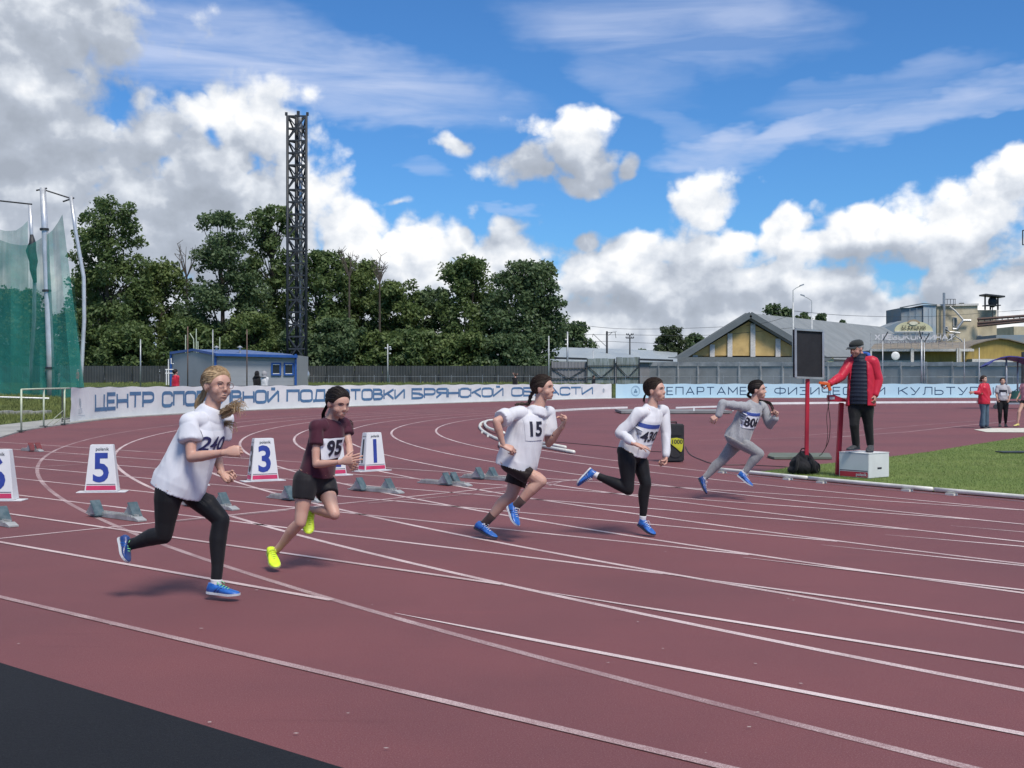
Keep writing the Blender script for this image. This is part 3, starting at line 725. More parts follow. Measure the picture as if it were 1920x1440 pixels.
slab_fence('grey concrete panel fence with posts behind the light blue banner', [(x, 140 - (x - 1200) * .042) for x in pxs], 679, 707, 720)
# lower railing in front of the right fence
t = thing('railing', 'thin dark railing in front of the grey concrete fence and gates', 'railing', (P(1100, 720, 108).x, 108, 1.0))
a, b = P(560, 706, 117), P(1900, 706, 108)
for k in range(45):
    p = a.lerp(b, k / 44); mb = MB(); mb.tube([(p.x, p.y, gz(p.x, p.y) - .1), (p.x, p.y, EYE + (HY - 703) / F * p.y)], .018, 5); mb.build('post', m_steel, t)
mb = MB(); mb.tube([a, b], .014, 5); mb.build('rail', m_steel, t)

# gates and sheds between the fences
m_gate = mat('weathered_gate_sheet', (.27, .31, .31), .7, (.16, .19, .17), 1.3, stretch=(3, 3, .5), dirt=.5)
def framed_gate(lab, px0, px1, y0, y1, D, mm, diag=True, nsheet=4):
    t = thing('gate', lab, 'gate', P((px0+px1)/2, y1, D))
    for i in range(nsheet):
        xa = px0 + (px1 - px0) * i / nsheet; xb = px0 + (px1 - px0) * (i + .97) / nsheet; a = P(xa, y0 + rnd.uniform(-.6, .6), D); b = P(xb, y1, D); mb = MB(); n = 5; vs_ = []
        for j in range(n * 2 + 1):
            x = a.x + (b.x - a.x) * j / (n * 2); y = D + (.02 if j % 2 else -.02); vs_ += [(x, y, b.z), (x, y, a.z)]
        mb.add(vs_, [(2*j, 2*j+2, 2*j+3, 2*j+1) for j in range(n * 2)]); mb.build('sheet_panel', mm, t)
    fr = [((px0, y0), (px0, y1)), ((px1, y0), (px1, y1)), ((px0, y0 + (y1-y0)*.28), (px1, y0 + (y1-y0)*.28)), ((px0, y0 + (y1-y0)*.72), (px1, y0 + (y1-y0)*.72))]
    if diag: fr += [((px0, y0 + (y1-y0)*.28), ((px0+px1)/2, y0 + (y1-y0)*.72)), ((px1, y0 + (y1-y0)*.28), ((px0+px1)/2, y0 + (y1-y0)*.72))]
    for p, q in fr:
        mb = MB(); mb.beam(P(*p, D - .1), P(*q, D - .1), .07); mb.build('frame_bar', m_dark, t)
framed_gate('weathered corrugated gate leaf beside the grey shed, left one', 1101, 1153, 672, 722, 117, m_gate)
framed_gate('taller weathered corrugated gate leaf, right one by the concrete fence', 1156, 1199, 670, 722, 117.6, m_gate)
m_shed = mat('grey_shed_sheet', (.20, .20, .21), .7, (.17, .17, .18), .8, dirt=.2)
framed_gate('wide grey gate with diagonal braces under the dark strip', 1034, 1099, 678, 722, 117.3, m_shed, True, 2)
def simple_box_building(name, lab, cat, px0, px1, y0, y1, D, depth, mw, parent=None, part='wall', yb=None):
    t = thing(name, lab, cat, P((px0+px1)/2, y1, D + depth/2)); a = P(px0, y0, D); b = P(px1, y1, D); mb = MB(); mb.box((a.x, D, b.z), (b.x, D + depth, a.z)); mb.build(part, mw, t); return t
# warehouse with long pale roof
m_roof = mat('warehouse_roof', (.33, .37, .38), .5, (.28, .32, .34), .35, stretch=(1, .2, 1), dirt=.15)
t = thing('warehouse', 'long low warehouse with a pale blue-grey sheet roof behind the gates', 'warehouse', P(1130, 720, 150))
q = [P(1020, 650, 158), P(1270, 658, 168), P(1270, 678, 140), P(1020, 676, 134)]
mb = MB(); mb.add([q[0], q[1], q[2], q[3]] + [v - Vector((0, 0, .12)) for v in q], [(0,1,2,3),(7,6,5,4),(0,3,7,4),(3,2,6,7),(2,1,5,6),(1,0,4,5)]); mb.build('roof', m_roof, t)
mb = MB(); mb.prism([q[3] - Vector((0, -.5, .15)), q[2] - Vector((0, -.5, .15)), Vector((q[2].x, q[2].y + .5, .5)), Vector((q[3].x, q[3].y + .5, .5))], (0, .3, 0)); mb.build('wall', m_shed, t)
for a, b in (((1030, 671), (1100, 673)), ((1200, 674), (1262, 676))):
    mb = MB(); mb.beam(P(*a, 132), P(*b, 132), .25, .22); mb.build('fascia', m_dark, t)
# yellow gabled hall
m_yel = mat('yellow_render', (.60, .42, .17), .9, (.52, .36, .14), 1.2, bump=.3, bscale=12, dirt=.25)
m_pale = mat('pale_pilaster', (.62, .60, .56), .85, dirt=.2)
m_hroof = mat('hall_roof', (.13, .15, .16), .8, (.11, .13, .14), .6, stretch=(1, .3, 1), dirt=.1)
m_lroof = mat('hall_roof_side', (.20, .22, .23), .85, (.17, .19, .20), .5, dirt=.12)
t = thing('hall', 'yellow gabled hall with white pilasters and a dark grey roof', 'hall', P(1402, 720, 152))
D = 150.0
apex, lef, rig = P(1404, 587, D), P(1266, 673, D), P(1548, 673, D); back = Vector((29.0, 39, 0))
def slab(a, b, c, d, th, m, name, par):
    nrm = (b - a).cross(d - a).normalized(); nrm = -nrm if nrm.z < 0 else nrm
    mb = MB(); lo = [v - nrm * th for v in (a, b, c, d)]; mb.add([a, b, c, d] + lo, [(0,1,2,3),(7,6,5,4),(0,4,5,1),(1,5,6,2),(2,6,7,3),(3,7,4,0)]); return mb.build(name, m, par)
ov = -back.normalized() * .9
slab(lef + ov, apex + ov, apex + back, lef + back, .55, m_hroof, 'roof', t)
slab(apex + ov, rig + ov, rig + back, apex + back, .55, m_lroof, 'roof', t)
yb = 668
def zroof(px):   # underside of the gable at a picture column
    return (587 + (px - 1404) / (1266 - 1404) * (673 - 587)) if px < 1404 else (587 + (px - 1404) / (1548 - 1404) * (673 - 587))
wall = [P(1283, yb, D), P(1296, zroof(1296) + 12, D), P(1404, 603, D), P(1526, zroof(1526) + 12, D), P(1526, yb, D)]
mb = MB(); mb.prism(wall, (0, .4, 0)); mb.build('wall', m_yel, t)
for px in (1303, 1335, 1368, 1411, 1458, 1494):
    mb = MB(); a, b = P(px - 4.5, zroof(px) + 16, D), P(px + 4.5, 669, D); mb.box((a.x, D - .28, b.z), (b.x, D - .003, a.z)); mb.build('pilaster', m_pale, t)
for w in (1.0, .55):
    mb = MB(); o_ = Vector((0, -.95 - w * .25, -.25 * w))
    for a, b in ((lef, apex), (apex, rig)): mb.beam(a + o_, b + o_ , .22, .55 * w + .15)
    mb.build('bargeboard', m_hroof, t)
mb = MB(); a, b = P(1255, 669.5, D - 3), P(1560, 722, D - 3); mb.box((a.x, D - 3, .6), (b.x, D - .4, a.z)); mb.build('annexe', mat('annexe_grey', (.15, .17, .18), .8, dirt=.2), t)

# long shed behind the black board (grey sloping roof to 1660)
t = thing('shed', 'low grey shed between the black board and the starter', 'shed', P(1590, 700, 146))
mb = MB(); a, b = P(1540, 676, 140), P(1640, 716, 140); mb.box((a.x, 140, .6), (b.x, 143, a.z)); mb.build('wall', m_shed, t)
mb = MB(); mb.prism([P(1546, 680, 139.8), P(1563, 670, 139.8), P(1563, 680, 139.8)], (0, .15, 0)); mb.build('gable', mat('pale_yellow', (.55, .53, .36), .8), t)
mb = MB(); mb.beam(P(1543, 670, 139.6), P(1642, 670, 139.6), .2, .12); mb.build('gutter', m_dark, t)
# factory ------------------------------------------------------------
m_beige = mat('beige_render', (.56, .49, .35), .9, (.45, .39, .27), .5, bump=.2, bscale=8, dirt=.55)
m_glass = mat('dark_window', (.03, .035, .04), .15, spec=.7)
m_blueg = mat('blue_grey_cladding', (.24, .26, .27), .8, (.19, .25, .30), .6, dirt=.1)
m_blueg2 = mat('pale_cladding', (.40, .42, .43), .7, (.30, .37, .42), .6, dirt=.1)
D = 205.0
t = thing('factory', 'beige bakery factory block with outside stairs, pipes and a roof tank', 'factory', P(1815, 720, D))
mb = MB(); a, b = P(1757, 573, D), P(1833, 700, D); mb.box((a.x, D, .5), (b.x, D + 12, a.z)); mb.build('wall', m_beige, t)
mb = MB(); a, b = P(1833.2, 581, D), P(1871, 700, D); mb.box((a.x, D + .5, .5), (b.x, D + 12, a.z)); mb.build('wall', m_beige, t)
mb = MB(); mb.beam(P(1756, 572.5, D - .1), P(1834, 571, D - .1), .5, .35); mb.build('coping', m_pale, t)
for (x0, y0, x1, y1) in ((1787, 595, 1794, 612), (1832, 629, 1840, 641), (1848, 630, 1857, 641), (1770, 612, 1777, 622)):
    a, b = P(x0, y0, D - .03), P(x1, y1, D - .03); mb = MB(); mb.box((a.x, D - .25, b.z), (b.x, D - .02, a.z)); w = mb.build('window', m_pale, t)
    mb = MB(); mb.box((a.x + .12, D - .30, b.z + .12), (b.x - .12, D - .26, a.z - .12)); mb.build('pane', m_glass, w)
for pts, r, mm, nm in (([(1770,549),(1770,640)], .22, m_steel, 'flue'), ([(1781,575),(1792,584),(1806,600)], .16, m_pale, 'stair_stringer'), ([(1786,617),(1794,617),(1806,601),(1820,601)], .24, m_steel, 'duct'), ([(1768,612),(1780,622),(1800,624)], .12, m_steel, 'pipe'), ([(1776,640),(1790,630),(1800,636),(1812,650)], .12, m_steel, 'pipe')):
    mb = MB(); mb.tube([P(x, y, D - .8) for x, y in pts], r, 6); mb.build(nm, mm, t)
for y in (561, 571):
    mb = MB(); mb.beam(P(1771, y, D - .6), P(1792, y, D - .6), .08); mb.build('guard_rail', m_dark, t)
for x in (1776, 1782, 1788, 1791): mb = MB(); mb.beam(P(x, 561, D - .6), P(x, 573, D - .6), .07); mb.build('guard_post', m_dark, t)
mb = MB(); a, b = P(1806, 567, D), P(1812, 573, D); mb.box((a.x, D + 1, b.z - .1), (b.x, D + 2, a.z)); mb.build('vent', m_dark, t)
# roof tower with tank
for x in (1847, 1857, 1871): mb = MB(); mb.beam(P(x, 581, D), P(x, 555, D), .22); mb.build('tower_post', m_dark, t)
mb = MB(); mb.beam(P(1842, 553, D), P(1878, 557, D), 3.0, .25); mb.build('tower_roof', m_dark, t)
mb = MB(); mb.beam(P(1846, 573, D - .1), P(1872, 573, D - .1), 2.2, .15); mb.build('tower_deck', m_dark, t)
mb = MB(); mb.ell(P(1861, 566, D), (.75, .75, 1.0), None, 12, 8); mb.build('tank', m_dark, t, smooth=True)
for x in (1861, 1871): mb = MB(); mb.beam(P(x, 575, D - .9), P(x, 600, D - .9), .12); mb.build('ladder', m_dark, t)
for x0, x1, y0, y1 in ((1833, 1925, 598.5, 592), (1833, 1925, 606, 598), (1833, 1925, 611, 602)):
    mb = MB(); mb.tube([P(x0, y0, D - 1), P(x1, y1, D - 6)], .26, 6); mb.build('bridge_pipe', m_rust, t)
for i in range(9):
    k = i / 8; mb = MB(); mb.beam(P(1835 + 88*k, 598.5 - 6*k, D - 1 - 5*k), P(1835 + 88*k, 611 - 8.6*k, D - 1 - 5*k), .12); mb.build('bridge_strut', m_dark, t)
t = thing('factory_block', 'blue-grey metal-clad block standing left of the beige factory', 'factory building', P(1722, 720, 198))
D = 196.0
a, b = P(1690, 577, D), P(1731, 660, D); mb = MB(); mb.box((a.x, D, .5), (b.x, D + 8, a.z)); mb.build('wall', m_blueg, t)
a2, b2_ = P(1731.3, 572, D - .3), P(1755, 660, D - .3); mb = MB(); mb.box((a2.x, D - .3, .5), (b2_.x, D + 8, a2.z)); mb.build('wall', m_blueg2, t)
mb = MB(); mb.add([P(1687, 578, D - .6), P(1731, 570, D - .6), P(1757, 572, D - .6), P(1757, 570.5, D - .6), P(1731, 568, D - .6), P(1687, 576, D - .6), P(1687, 578, D + 9), P(1731, 570, D + 9), P(1757, 572, D + 9), P(1757, 570.5, D + 9), P(1731, 568, D + 9), P(1687, 576, D + 9)], [(0,1,4,5),(1,2,3,4),(6,11,10,7),(7,10,9,8),(5,4,10,11),(4,3,9,10),(0,6,7,1),(1,7,8,2)]); mb.build('roof', m_hroof, t)
for x in (1706, 1719, 1741, 1748): mb = MB(); mb.beam(P(x, 578, D - .33), P(x, 640, D - .33), .06); mb.build('seam', m_steel, t)
mb = MB(); mb.prism([P(1652, 617, D - 2), P(1692, 601, D - 2), P(1692, 690, D - 2), P(1652, 690, D - 2)], (0, 6, 0)); mb.build('lean_to', m_blueg, t)
# pale tall building at the right frame edge and low blue shed
t = simple_box_building('apartment_building', 'pale building at the right edge behind the pipe bridge', 'building', 1901, 1990, 612, 700, 240, 12, m_beige)
for x in (1908, 1920, 1934): 
    a, b = P(x, 640, 240), P(x + 6, 652, 240); mb = MB(); mb.box((a.x, 239.8, b.z), (b.x, 239.99, a.z)); w = mb.build('window', m_pale, t); mb = MB(); mb.box((a.x + .12, 239.7, b.z + .12), (b.x - .12, 239.79, a.z - .12)); mb.build('pane', m_glass, w)
simple_box_building('shed', 'low blue-grey shed behind the mustard arched shed', 'shed', 1868, 1960, 628, 700, 190, 8, m_blueg)
# mustard sheds
m_mus = mat('mustard_sheet', (.36, .26, .065), .7, (.29, .21, .055), 1.2, stretch=(2.5, 1, .5), dirt=.35)
m_brown = mat('brown_felt', (.22, .19, .15), .85, (.17, .15, .12), 1.0, dirt=.3)
D = 150.0
t = thing('shed', 'mustard yellow sheet shed with a rounded roof by the blue canopy', 'shed', P(1860, 720, D))
top = [P(x, y, D) for x, y in ((1806, 656), (1822, 648), (1845, 641), (1872, 636), (1890, 638), (1912, 644), (1920, 646), (1960, 660))]
mb = MB(); mb.prism([P(1806, 690, D)] + top + [P(1960, 690, D)], (0, .3, 0)); mb.build('wall', m_mus, t)
mb = MB()
for p, q in zip(top, top[1:]): mb.beam(p + Vector((0, 4, .1)), q + Vector((0, 4, .1)), 9, .12)
mb.build('roof', m_brown, t)
mb = MB(); a, b = P(1823, 673, D - 2), P(1900, 680, D - 2); mb.box((a.x, D - 2, b.z), (b.x, D - .1, a.z)); mb.build('plinth', m_pale, t)
t = thing('shed', 'mustard and grey shed with a brown canopy roof below the bakery sign', 'shed', P(1720, 720, D))
for (x0, x1, mm) in ((1632, 1708, m_shed), (1733, 1793, m_mus), (1710, 1732, m_shed)):
    a, b = P(x0, 657, D), P(x1, 690, D); mb = MB(); mb.box((a.x, D, b.z), (b.x, D + 4, a.z)); mb.build('wall', mm, t)
mb = MB(); mb.add([P(1630, 656, D - 2), P(1826, 656, D - 2), P(1806, 641, D + 4), P(1640, 644, D + 4), P(1630, 658, D - 2), P(1826, 658, D - 2)], [(0,1,2,3),(4,5,1,0)]); mb.build('roof', m_brown, t)
mb = MB(); mb.beam(P(1632, 656.5, D - 2.1), P(1826, 656.5, D - 2.1), .15, .3); mb.build('fascia', m_pale, t)
for x0, x1 in ((1631, 1634), (1707, 1712.5), (1793, 1796), (1797.5, 1800)):
    a, b = P(x0, 653, D - 2.2), P(x1, 690, D - 2.2); mb = MB(); mb.box((a.x, D - 2.4, b.z), (b.x, D - 2.16, a.z)); mb.build('pillar', m_pale, t)
mb = MB(); mb.beam(P(1650, 677.5, D - 1), P(1732, 677.5, D - 1), .2, .22); mb.build('ledge', m_pale, t)
t = thing('satellite_dish', 'round white dish in front of the grey shed wall', 'dish', P(1679, 680, D - 3))
mb = MB(); mb.ell(P(1679, 667.5, D - 3), (.53, .10, .53), None, 24, 12); mb.build('dish', mat('dish_white', (.8, .8, .78), .5), t, smooth=True)
mb = MB(); mb.tube([P(1679, 668, D - 2.9), P(1679, 681, D - 2.9)], .04, 6); mb.build('stand', m_steel, t)
# rooftop sign
m_sign = mat('sign_letter_grey', (.62, .60, .62), .6, (.52, .50, .52), 3)
m_signf = mat('sign_frame', (.36, .36, .37), .6)
D = 147.0; DENS[0] = 0
t = thing('roof_sign', 'roof sign of grey bakery lettering on a steel frame under an oval cream board', 'sign', P(1720, 656, D))
px2m = D / F
def wtxt(s, x0, x1, ybase, hpx, stroke, mm, nm='letter', join=False, yoff=0):
    size = hpx * px2m; a = P(x0, ybase, D - .12); L_ = (x1 - x0) * px2m; tr = .34
    base = sum(GL[c][0] for c in s) * size; xs = (L_ - (len(s) - 1) * tr * size) / base
    write(s, size, stroke, lambda x, y, o: (a.x + x, a.y - o + yoff, a.z + y), mm, t, xs, tr, nm, join=join)
wtxt('ХЛЕБОКОМБИНАТ', 1641, 1788, 636.5, 8.8, .24, m_sign)
wtxt('ИНДУСТРИАЛЬНЫЙ КОМПЛЕКС', 1650, 1775, 643.6, 4.3, .20, mat('sign_small_letter', (.17, .15, .18), .7), 'small_lettering', True)
for y in (626, 638.4, 645):
    mb = MB(); mb.beam(P(1632, y, D + .2), P(1798, y, D + .2), .045); mb.build('frame_bar', m_signf, t)
for i in range(14):
    x = 1632 + i * 12.8; mb = MB(); mb.beam(P(x, 624, D + .25), P(x, 652, D + .25), .035); mb.build('frame_post', m_signf, t)
ovl = [(1677, 621)] + [(1713 + 36 * math.cos(math.radians(a)), 621 - 19 * math.sin(math.radians(a))) for a in range(170, 9, -10)] + [(1749, 621)]
m_cream2 = mat('sign_cream', (.58, .56, .36), .6, (.52, .50, .32), 1)
mb = MB(); mb.prism([P(x, y, D - .3) for x, y in ovl], (0, .2, 0)); mb.build('oval_board', m_cream2, t)
mb = MB(); mb.prism([P(1713 + 12 * math.cos(a), 606 - 7 * math.sin(a), D - .36) for a in np.linspace(0, math.pi, 12)], (0, .05, 0)); mb.build('oval_band', mat('sign_tan', (.36, .28, .18), .7), t)
mb = MB(); mb.prism([P(1713 + 8 * math.cos(a), 606 - 3.4 * math.sin(a), D - .40) for a in np.linspace(0, 2*math.pi, 17)[:-1]], (0, .035, 0)); mb.build('oval_centre', mat('sign_offwhite', (.72, .70, .55), .7), t)
mb = MB(); mb.beam(P(1677, 621.6, D - .3), P(1749, 621.6, D - .3), .25, .12); mb.build('ledge', m_pale, t)
wtxt('БЕЖИЦКИЙ', 1690, 1733, 618.5, 7.2, .15, mat('sign_black', (.03, .035, .03), .7), 'oval_letter', yoff=-.33)

# pennant style: thin poles of the right side
def pole(name, lab, px, ytop, ybot, D, r, mm, cat='pole', group=None, taper=.75):
    a, b = P(px, ybot, D), P(px, ytop, D); a.z = gz(a.x, a.y) - .1
    t = thing(name, lab, cat, a, group); mb = MB(); mb.tube([a, b], [r, r * taper], 8); mb.build('shaft', mm, t, smooth=True); return t
def lamp(lab, px, ytop, D, side, arm_px, droop=10):
    t = pole('street_lamp', lab, px, ytop + 32, 700, D, .13, m_lightpole, 'street lamp', 'street lamps behind the fence')
    mb = MB(); mb.tube([P(px, ytop + 36, D), P(px, ytop + droop, D), P(px + side * arm_px * .35, ytop + droop * .55, D), P(px + side * arm_px, ytop, D)], .05, 6); mb.build('arm', m_lightpole, t)
    mb = MB(); mb.beam(P(px + side * arm_px * .8, ytop + .8, D), P(px + side * (arm_px + 4), ytop - 1.6, D), .3, .14); mb.build('lamp_head', m_steel, t)
lamp('tall street lamp with its arm reaching right, left of the black board', 1487, 535, 132, 1, 16, 9)
lamp('street lamp with its arm reaching left above the black board', 1522, 554, 150, -1, 17, 10)
for px, yt, yb_, lab in ((1655, 622, 738, 'slim grey pole just right of the starter'), (1728, 620, 733, 'paired grey pole with a kinked top, left one'), (1733, 625, 712, 'paired grey pole with a kinked top, right one'), (1808, 635, 728, 'slim grey pole in front of the mustard shed wall'), (1836, 652, 728, 'slim grey pole in front of the rounded mustard shed')):
    t = pole('pole', lab, px, yt + (16 if px < 1800 else 0), yb_, 99.5, .05 if px != 1728 else .09, m_steel, group='thin poles behind the light blue banner')
    if px < 1800:
        mb = MB(); mb.tube([P(px, yt + 17, 99.5), P(px + (10 if px != 1728 else -4), yt, 99.5)], .045, 6); mb.build('kinked_top', m_dark, t)
# catenary mast + power pole + wires
t = pole('catenary_mast', 'dark railway mast with a slanting bracket above the warehouse roof', 1138, 621, 672, 150, .14, m_dark, 'mast', taper=.9)
for a, b in (((1112,626),(1137,650)), ((1138,624),(1156,622)), ((1141,629),(1148,623)), ((1153,622),(1155,634)), ((1112,626),(1111,632))): mb = MB(); mb.beam(P(*a, 149.8), P(*b, 149.8), .06); mb.build('bracket', m_dark, t)
t = pole('power_pole', 'dark wooden power pole with two crossbars and insulators', 1181, 628, 676, 150, .11, m_dark, 'power pole')
for y, w in ((628, 6), (634, 7)):
    mb = MB(); mb.beam(P(1181 - w, y, 149.8), P(1181 + w, y, 149.8), .1); mb.build('crossbar', m_dark, t)
    for x in (-w, -w/2, w/2, w): mb = MB(); mb.ell(P(1181 + x, y - 1.5, 149.8), (.07, .07, .12), None, 6, 5); mb.build('insulator', m_dark, t)
t = pole('pole', 'grey pole with small lamps in front of the pale warehouse roof', 1064, 622, 715, 128, .12, m_steel)
for y in (637, 646): mb = MB(); mb.ell(P(1061, y, 127.8), (.12, .1, .08), None, 8, 6); mb.build('lamp_head', m_pale, t)
pole('pole', 'thin white pole where the dark fence meets the grey shed', 1029, 630, 712, 116, .07, m_lightpole)
pole('pole', 'short grey post with a small fitting on top of the gate', 1112, 656, 720, 118, .05, m_steel)
t = pole('pole', 'white pole with a cluster of small lights in front of the middle trees', 727, 645, 716, 117, .07, m_lightpole)
for dx, dy in ((-4, 3), (4, 1), (5, 5), (4, 13)): mb = MB(); mb.ell(P(727 + dx, 650 + dy, 116.9), (.14, .1, .1), None, 8, 6); mb.build('floodlight', m_steel, t, smooth=True)
pole('pole', 'thin grey pole in front of the left trees by the netting', 263.5, 636, 724, 106, .07, m_steel)
for px, yt, mm, lab in ((352, 612, m_rust, 'rust brown pole at the left end of the blue and grey cabin'), (399, 618, m_steel, 'grey pole behind the head of the fair-haired runner'), (463, 618, m_rust, 'rust brown pole in the middle of the blue and grey cabin')):
    pole('pole', lab, px, yt, 722, 101, .055, mm, group='posts in front of the cabin')
def wire(lab, pts, r=.02, D=150):
    mb = MB(); q = [P(x, y, d) for x, y, d in pts]; mb.tube(catmull(q, 6), r, 4, cap=False); tag(mb.build('overhead_wire', m_dark), lab, 'wire', 'overhead wires')
wire('uppermost overhead wire running right from the trees', [(1050, 604, 140), (1180, 617, 148), (1400, 610, 150), (1487, 590, 132)], .022)
wire('long overhead wire crossing in front of the yellow hall', [(1090, 627, 150), (1181, 628, 150), (1340, 628, 150), (1490, 614, 150)], .022)
wire('overhead wire running right from the tall street lamp across the grey block', [(1487, 583, 132), (1600, 592, 150), (1750, 593, 170), (1935, 580, 180)], .024)
wire('low overhead wire behind the railway mast', [(1085, 641, 160), (1138, 640, 160), (1181, 642, 160), (1262, 645, 165)], .022)
# ---- cabin --------------------------------------------------------
m_cab = mat('cabin_cladding', (.34, .35, .37), .5, (.31, .32, .34), .6, dirt=.1)
m_cblue = mat('cabin_blue', (.02, .08, .30), .4, (.03, .10, .34), 1)
m_cblue2 = mat('cabin_roof_blue', (.10, .16, .34), .45, (.13, .19, .36), 1)
D = 104.0
t = thing('cabin', 'grey cladded cabin with blue trim, blue roof and two windows', 'cabin', P(440, 722, D))
kx = [322, 360, 405]; 
mb = MB(); mb.prism([P(322, 735, D + 6), P(322, 664, D + 6), P(362, 660, D + 3), P(404, 666, D), P(404, 735, D)], (0, .25, 0)); mb.build('wall', m_cab, t)
a, b = P(404.5, 666, D), P(556, 735, D); 
n = 7
for i in range(n):                      # horizontal cladding boards
    z0 = b.z + (a.z - b.z) * i / n; z1 = b.z + (a.z - b.z) * (i + .985) / n; mb = MB(); mb.box((a.x, D, z0), (b.x, D + .12, z1)); mb.build('cladding_board', m_cab, t)
mb = MB(); mb.box((a.x, D + .14, b.z), (b.x, D + 6, a.z)); mb.build('wall', m_cab, t)
mb = MB(); o = [P(320, 661, D + 6), P(362, 655, D + 3), P(405, 664, D - .3), P(557, 668, D - .3), P(545, 664, D + 6.5), P(460, 656, D + 7)]
mb.add(o + [v - Vector((0, 0, .1)) for v in o], [(0,1,5),(1,2,5),(2,3,4,5),(2,8,9,3)]); mb.build('roof', m_cblue2, t)
for p, q, dd in (((319, 662), (362, 656), (6, 3)), ((362, 656), (405, 664.5), (3, -.3)), ((405, 665), (558, 668.5), (-.4, -.4))):
    mb = MB(); mb.beam(P(*p, D + dd[0] - .1), P(*q, D + dd[1] - .1), .1, .22); mb.build('fascia', m_cblue, t)
for x, dd in ((320.5, 5.9), (404, -.12), (554.5, -.12)):
    mb = MB(); mb.beam(P(x, 735, D + dd), P(x, 664, D + dd), .18, .1, up=(0, 1, 0)); mb.build('corner_trim', m_cblue, t)
for x0, x1 in ((508.5, 527), (532, 551)):
    a, b = P(x0, 680, D - .1), P(x1, 704, D - .1); mb = MB()
    mb.box((a.x, D-.12, b.z), (a.x+.13, D-.004, a.z)); mb.box((b.x-.13, D-.12, b.z), (b.x, D-.004, a.z)); mb.box((a.x+.13, D-.12, a.z-.13), (b.x-.13, D-.004, a.z)); mb.box((a.x+.13, D-.12, b.z), (b.x-.13, D-.004, b.z+.13))
    w = mb.build('window', m_cblue, t)
    mb = MB(); mb.box((a.x+.13, D-.06, b.z+.13), (b.x-.13, D-.05, a.z-.13)); mb.build('pane', m_glass, w)
    mb = MB(); mb.box((a.x+.14, D-.1, b.z+.13), (b.x-.14, D-.065, b.z+.19)); mb.box((a.x+.14, D-.1, a.z-.19), (b.x-.14, D-.065, a.z-.13)); mb.build('frame', m_white, w)
for x in (406, 450):
    mb = MB(); mb.tube([P(x, 663, D + 3), P(x, 652, D + 3)], .10, 8); v = mb.build('roof_vent', m_steel, t)
    mb = MB(); mb.tube([P(x, 651.6, D + 3), P(x, 648, D + 3)], [.28, .03], 10); mb.build('cowl', m_steel, v)
# white pipe rack at the cabin's left end
t = thing('pipe_rack', 'white pipe rack standing at the left end of the cabin', 'pipe rack', P(318, 722, 103))
for pts in ([(316,722),(316,674),(321,672),(321,682),(326,682)], [(310,693),(326,693)], [(310,700),(326,700)], [(312,722),(312,693)]): mb = MB(); mb.tube([P(x, y, 102.8) for x, y in pts], .05, 6); mb.build('pipe', m_white, t)
# poles cluster behind cabin (frame with netting)
t = thing('goal_frame', 'frame of pale poles with torn netting behind the cabin roof', 'frame', P(370, 690, 112))
for pts in ([(348,628),(348,680)], [(356,625),(363,636),(364,680)], [(368,616),(368,680)], [(412,632),(412,680)], [(371,640),(372,680)]): mb = MB(); mb.tube([P(x, y, 112) for x, y in pts], .05, 6); mb.build('pole', m_cream, t)
# ---- lattice mast with flue ----------------------------------------
D = 112.0; base = P(558.5, 722, D); base.z = gz(base.x, base.y)
t = thing('chimney_mast', 'tall dark steel lattice chimney mast rising above the trees', 'lattice mast', base)
hw = 17.5 * D / F; zt = P(558, 219, D).z; legs = [(base.x - hw, D - hw*.6), (base.x + hw, D - hw*.6), (base.x + hw*.05, D + hw * 1.1)]
for lx, ly in legs: mb = MB(); mb.tube([(lx, ly, base.z - .1), (lx, ly, zt)], .13, 8); mb.build('leg', m_dark, t, smooth=True)
nb = 22; hs = (zt - base.z) / nb
for i in range(nb + 1):
    z = base.z + hs * i
    if i:
        for (a, b) in ((0, 1), (1, 2), (2, 0)):
            mb = MB(); mb.beam((*legs[a], z - .05), (*legs[b], z - .05), .14); mb.build('cross_bar', m_dark, t)
    if i < nb:
        for (a, b) in ((0, 1), (1, 2), (2, 0)):
            mid = ((legs[a][0] + legs[b][0]) / 2, (legs[a][1] + legs[b][1]) / 2, z + (0 if i % 2 else hs))
            z1 = z + (hs if i % 2 else 0)
            for e_ in (a, b): mb = MB(); mb.beam((*legs[e_], z1), mid, .12); mb.build('brace', m_dark, t)
cx, cy = base.x + .02, D + .1
mb = MB(); mb.tube([(cx - .16, cy, base.z), (cx - .16, cy, zt + .2)], .17, 10); mb.build('flue', m_dark, t, smooth=True)
m_flue = mat('bright_flue', (.5, .52, .55), .35, (.36, .38, .40), 1.2, metal=.7)
mb = MB(); mb.tube([(cx + .28, cy - .25, base.z + 1), (cx + .28, cy - .25, base.z + 17), (cx + .2, cy - .15, zt - .1)], .17, 10); mb.build('flue', m_flue, t, smooth=True)
for lx, ly in legs[:2]: mb = MB(); mb.box((lx - .22 if lx < base.x else lx, ly - .1, zt), (lx if lx < base.x else lx + .22, ly + .1, zt + .3)); mb.build('lamp_box', m_dark, t)
mb = MB(); mb.beam((cx, cy, zt), (cx, cy, zt + .55), .25); mb.build('cap', m_dark, t)
mb = MB(); mb.tube([P(x, y, D - 2) for x, y in ((548, 716), (560, 716), (572, 714), (575, 702), (570, 692), (564, 690), (558, 694), (554, 700))], .33, 12); mb.build('flue_elbow', m_flue, t, smooth=True)

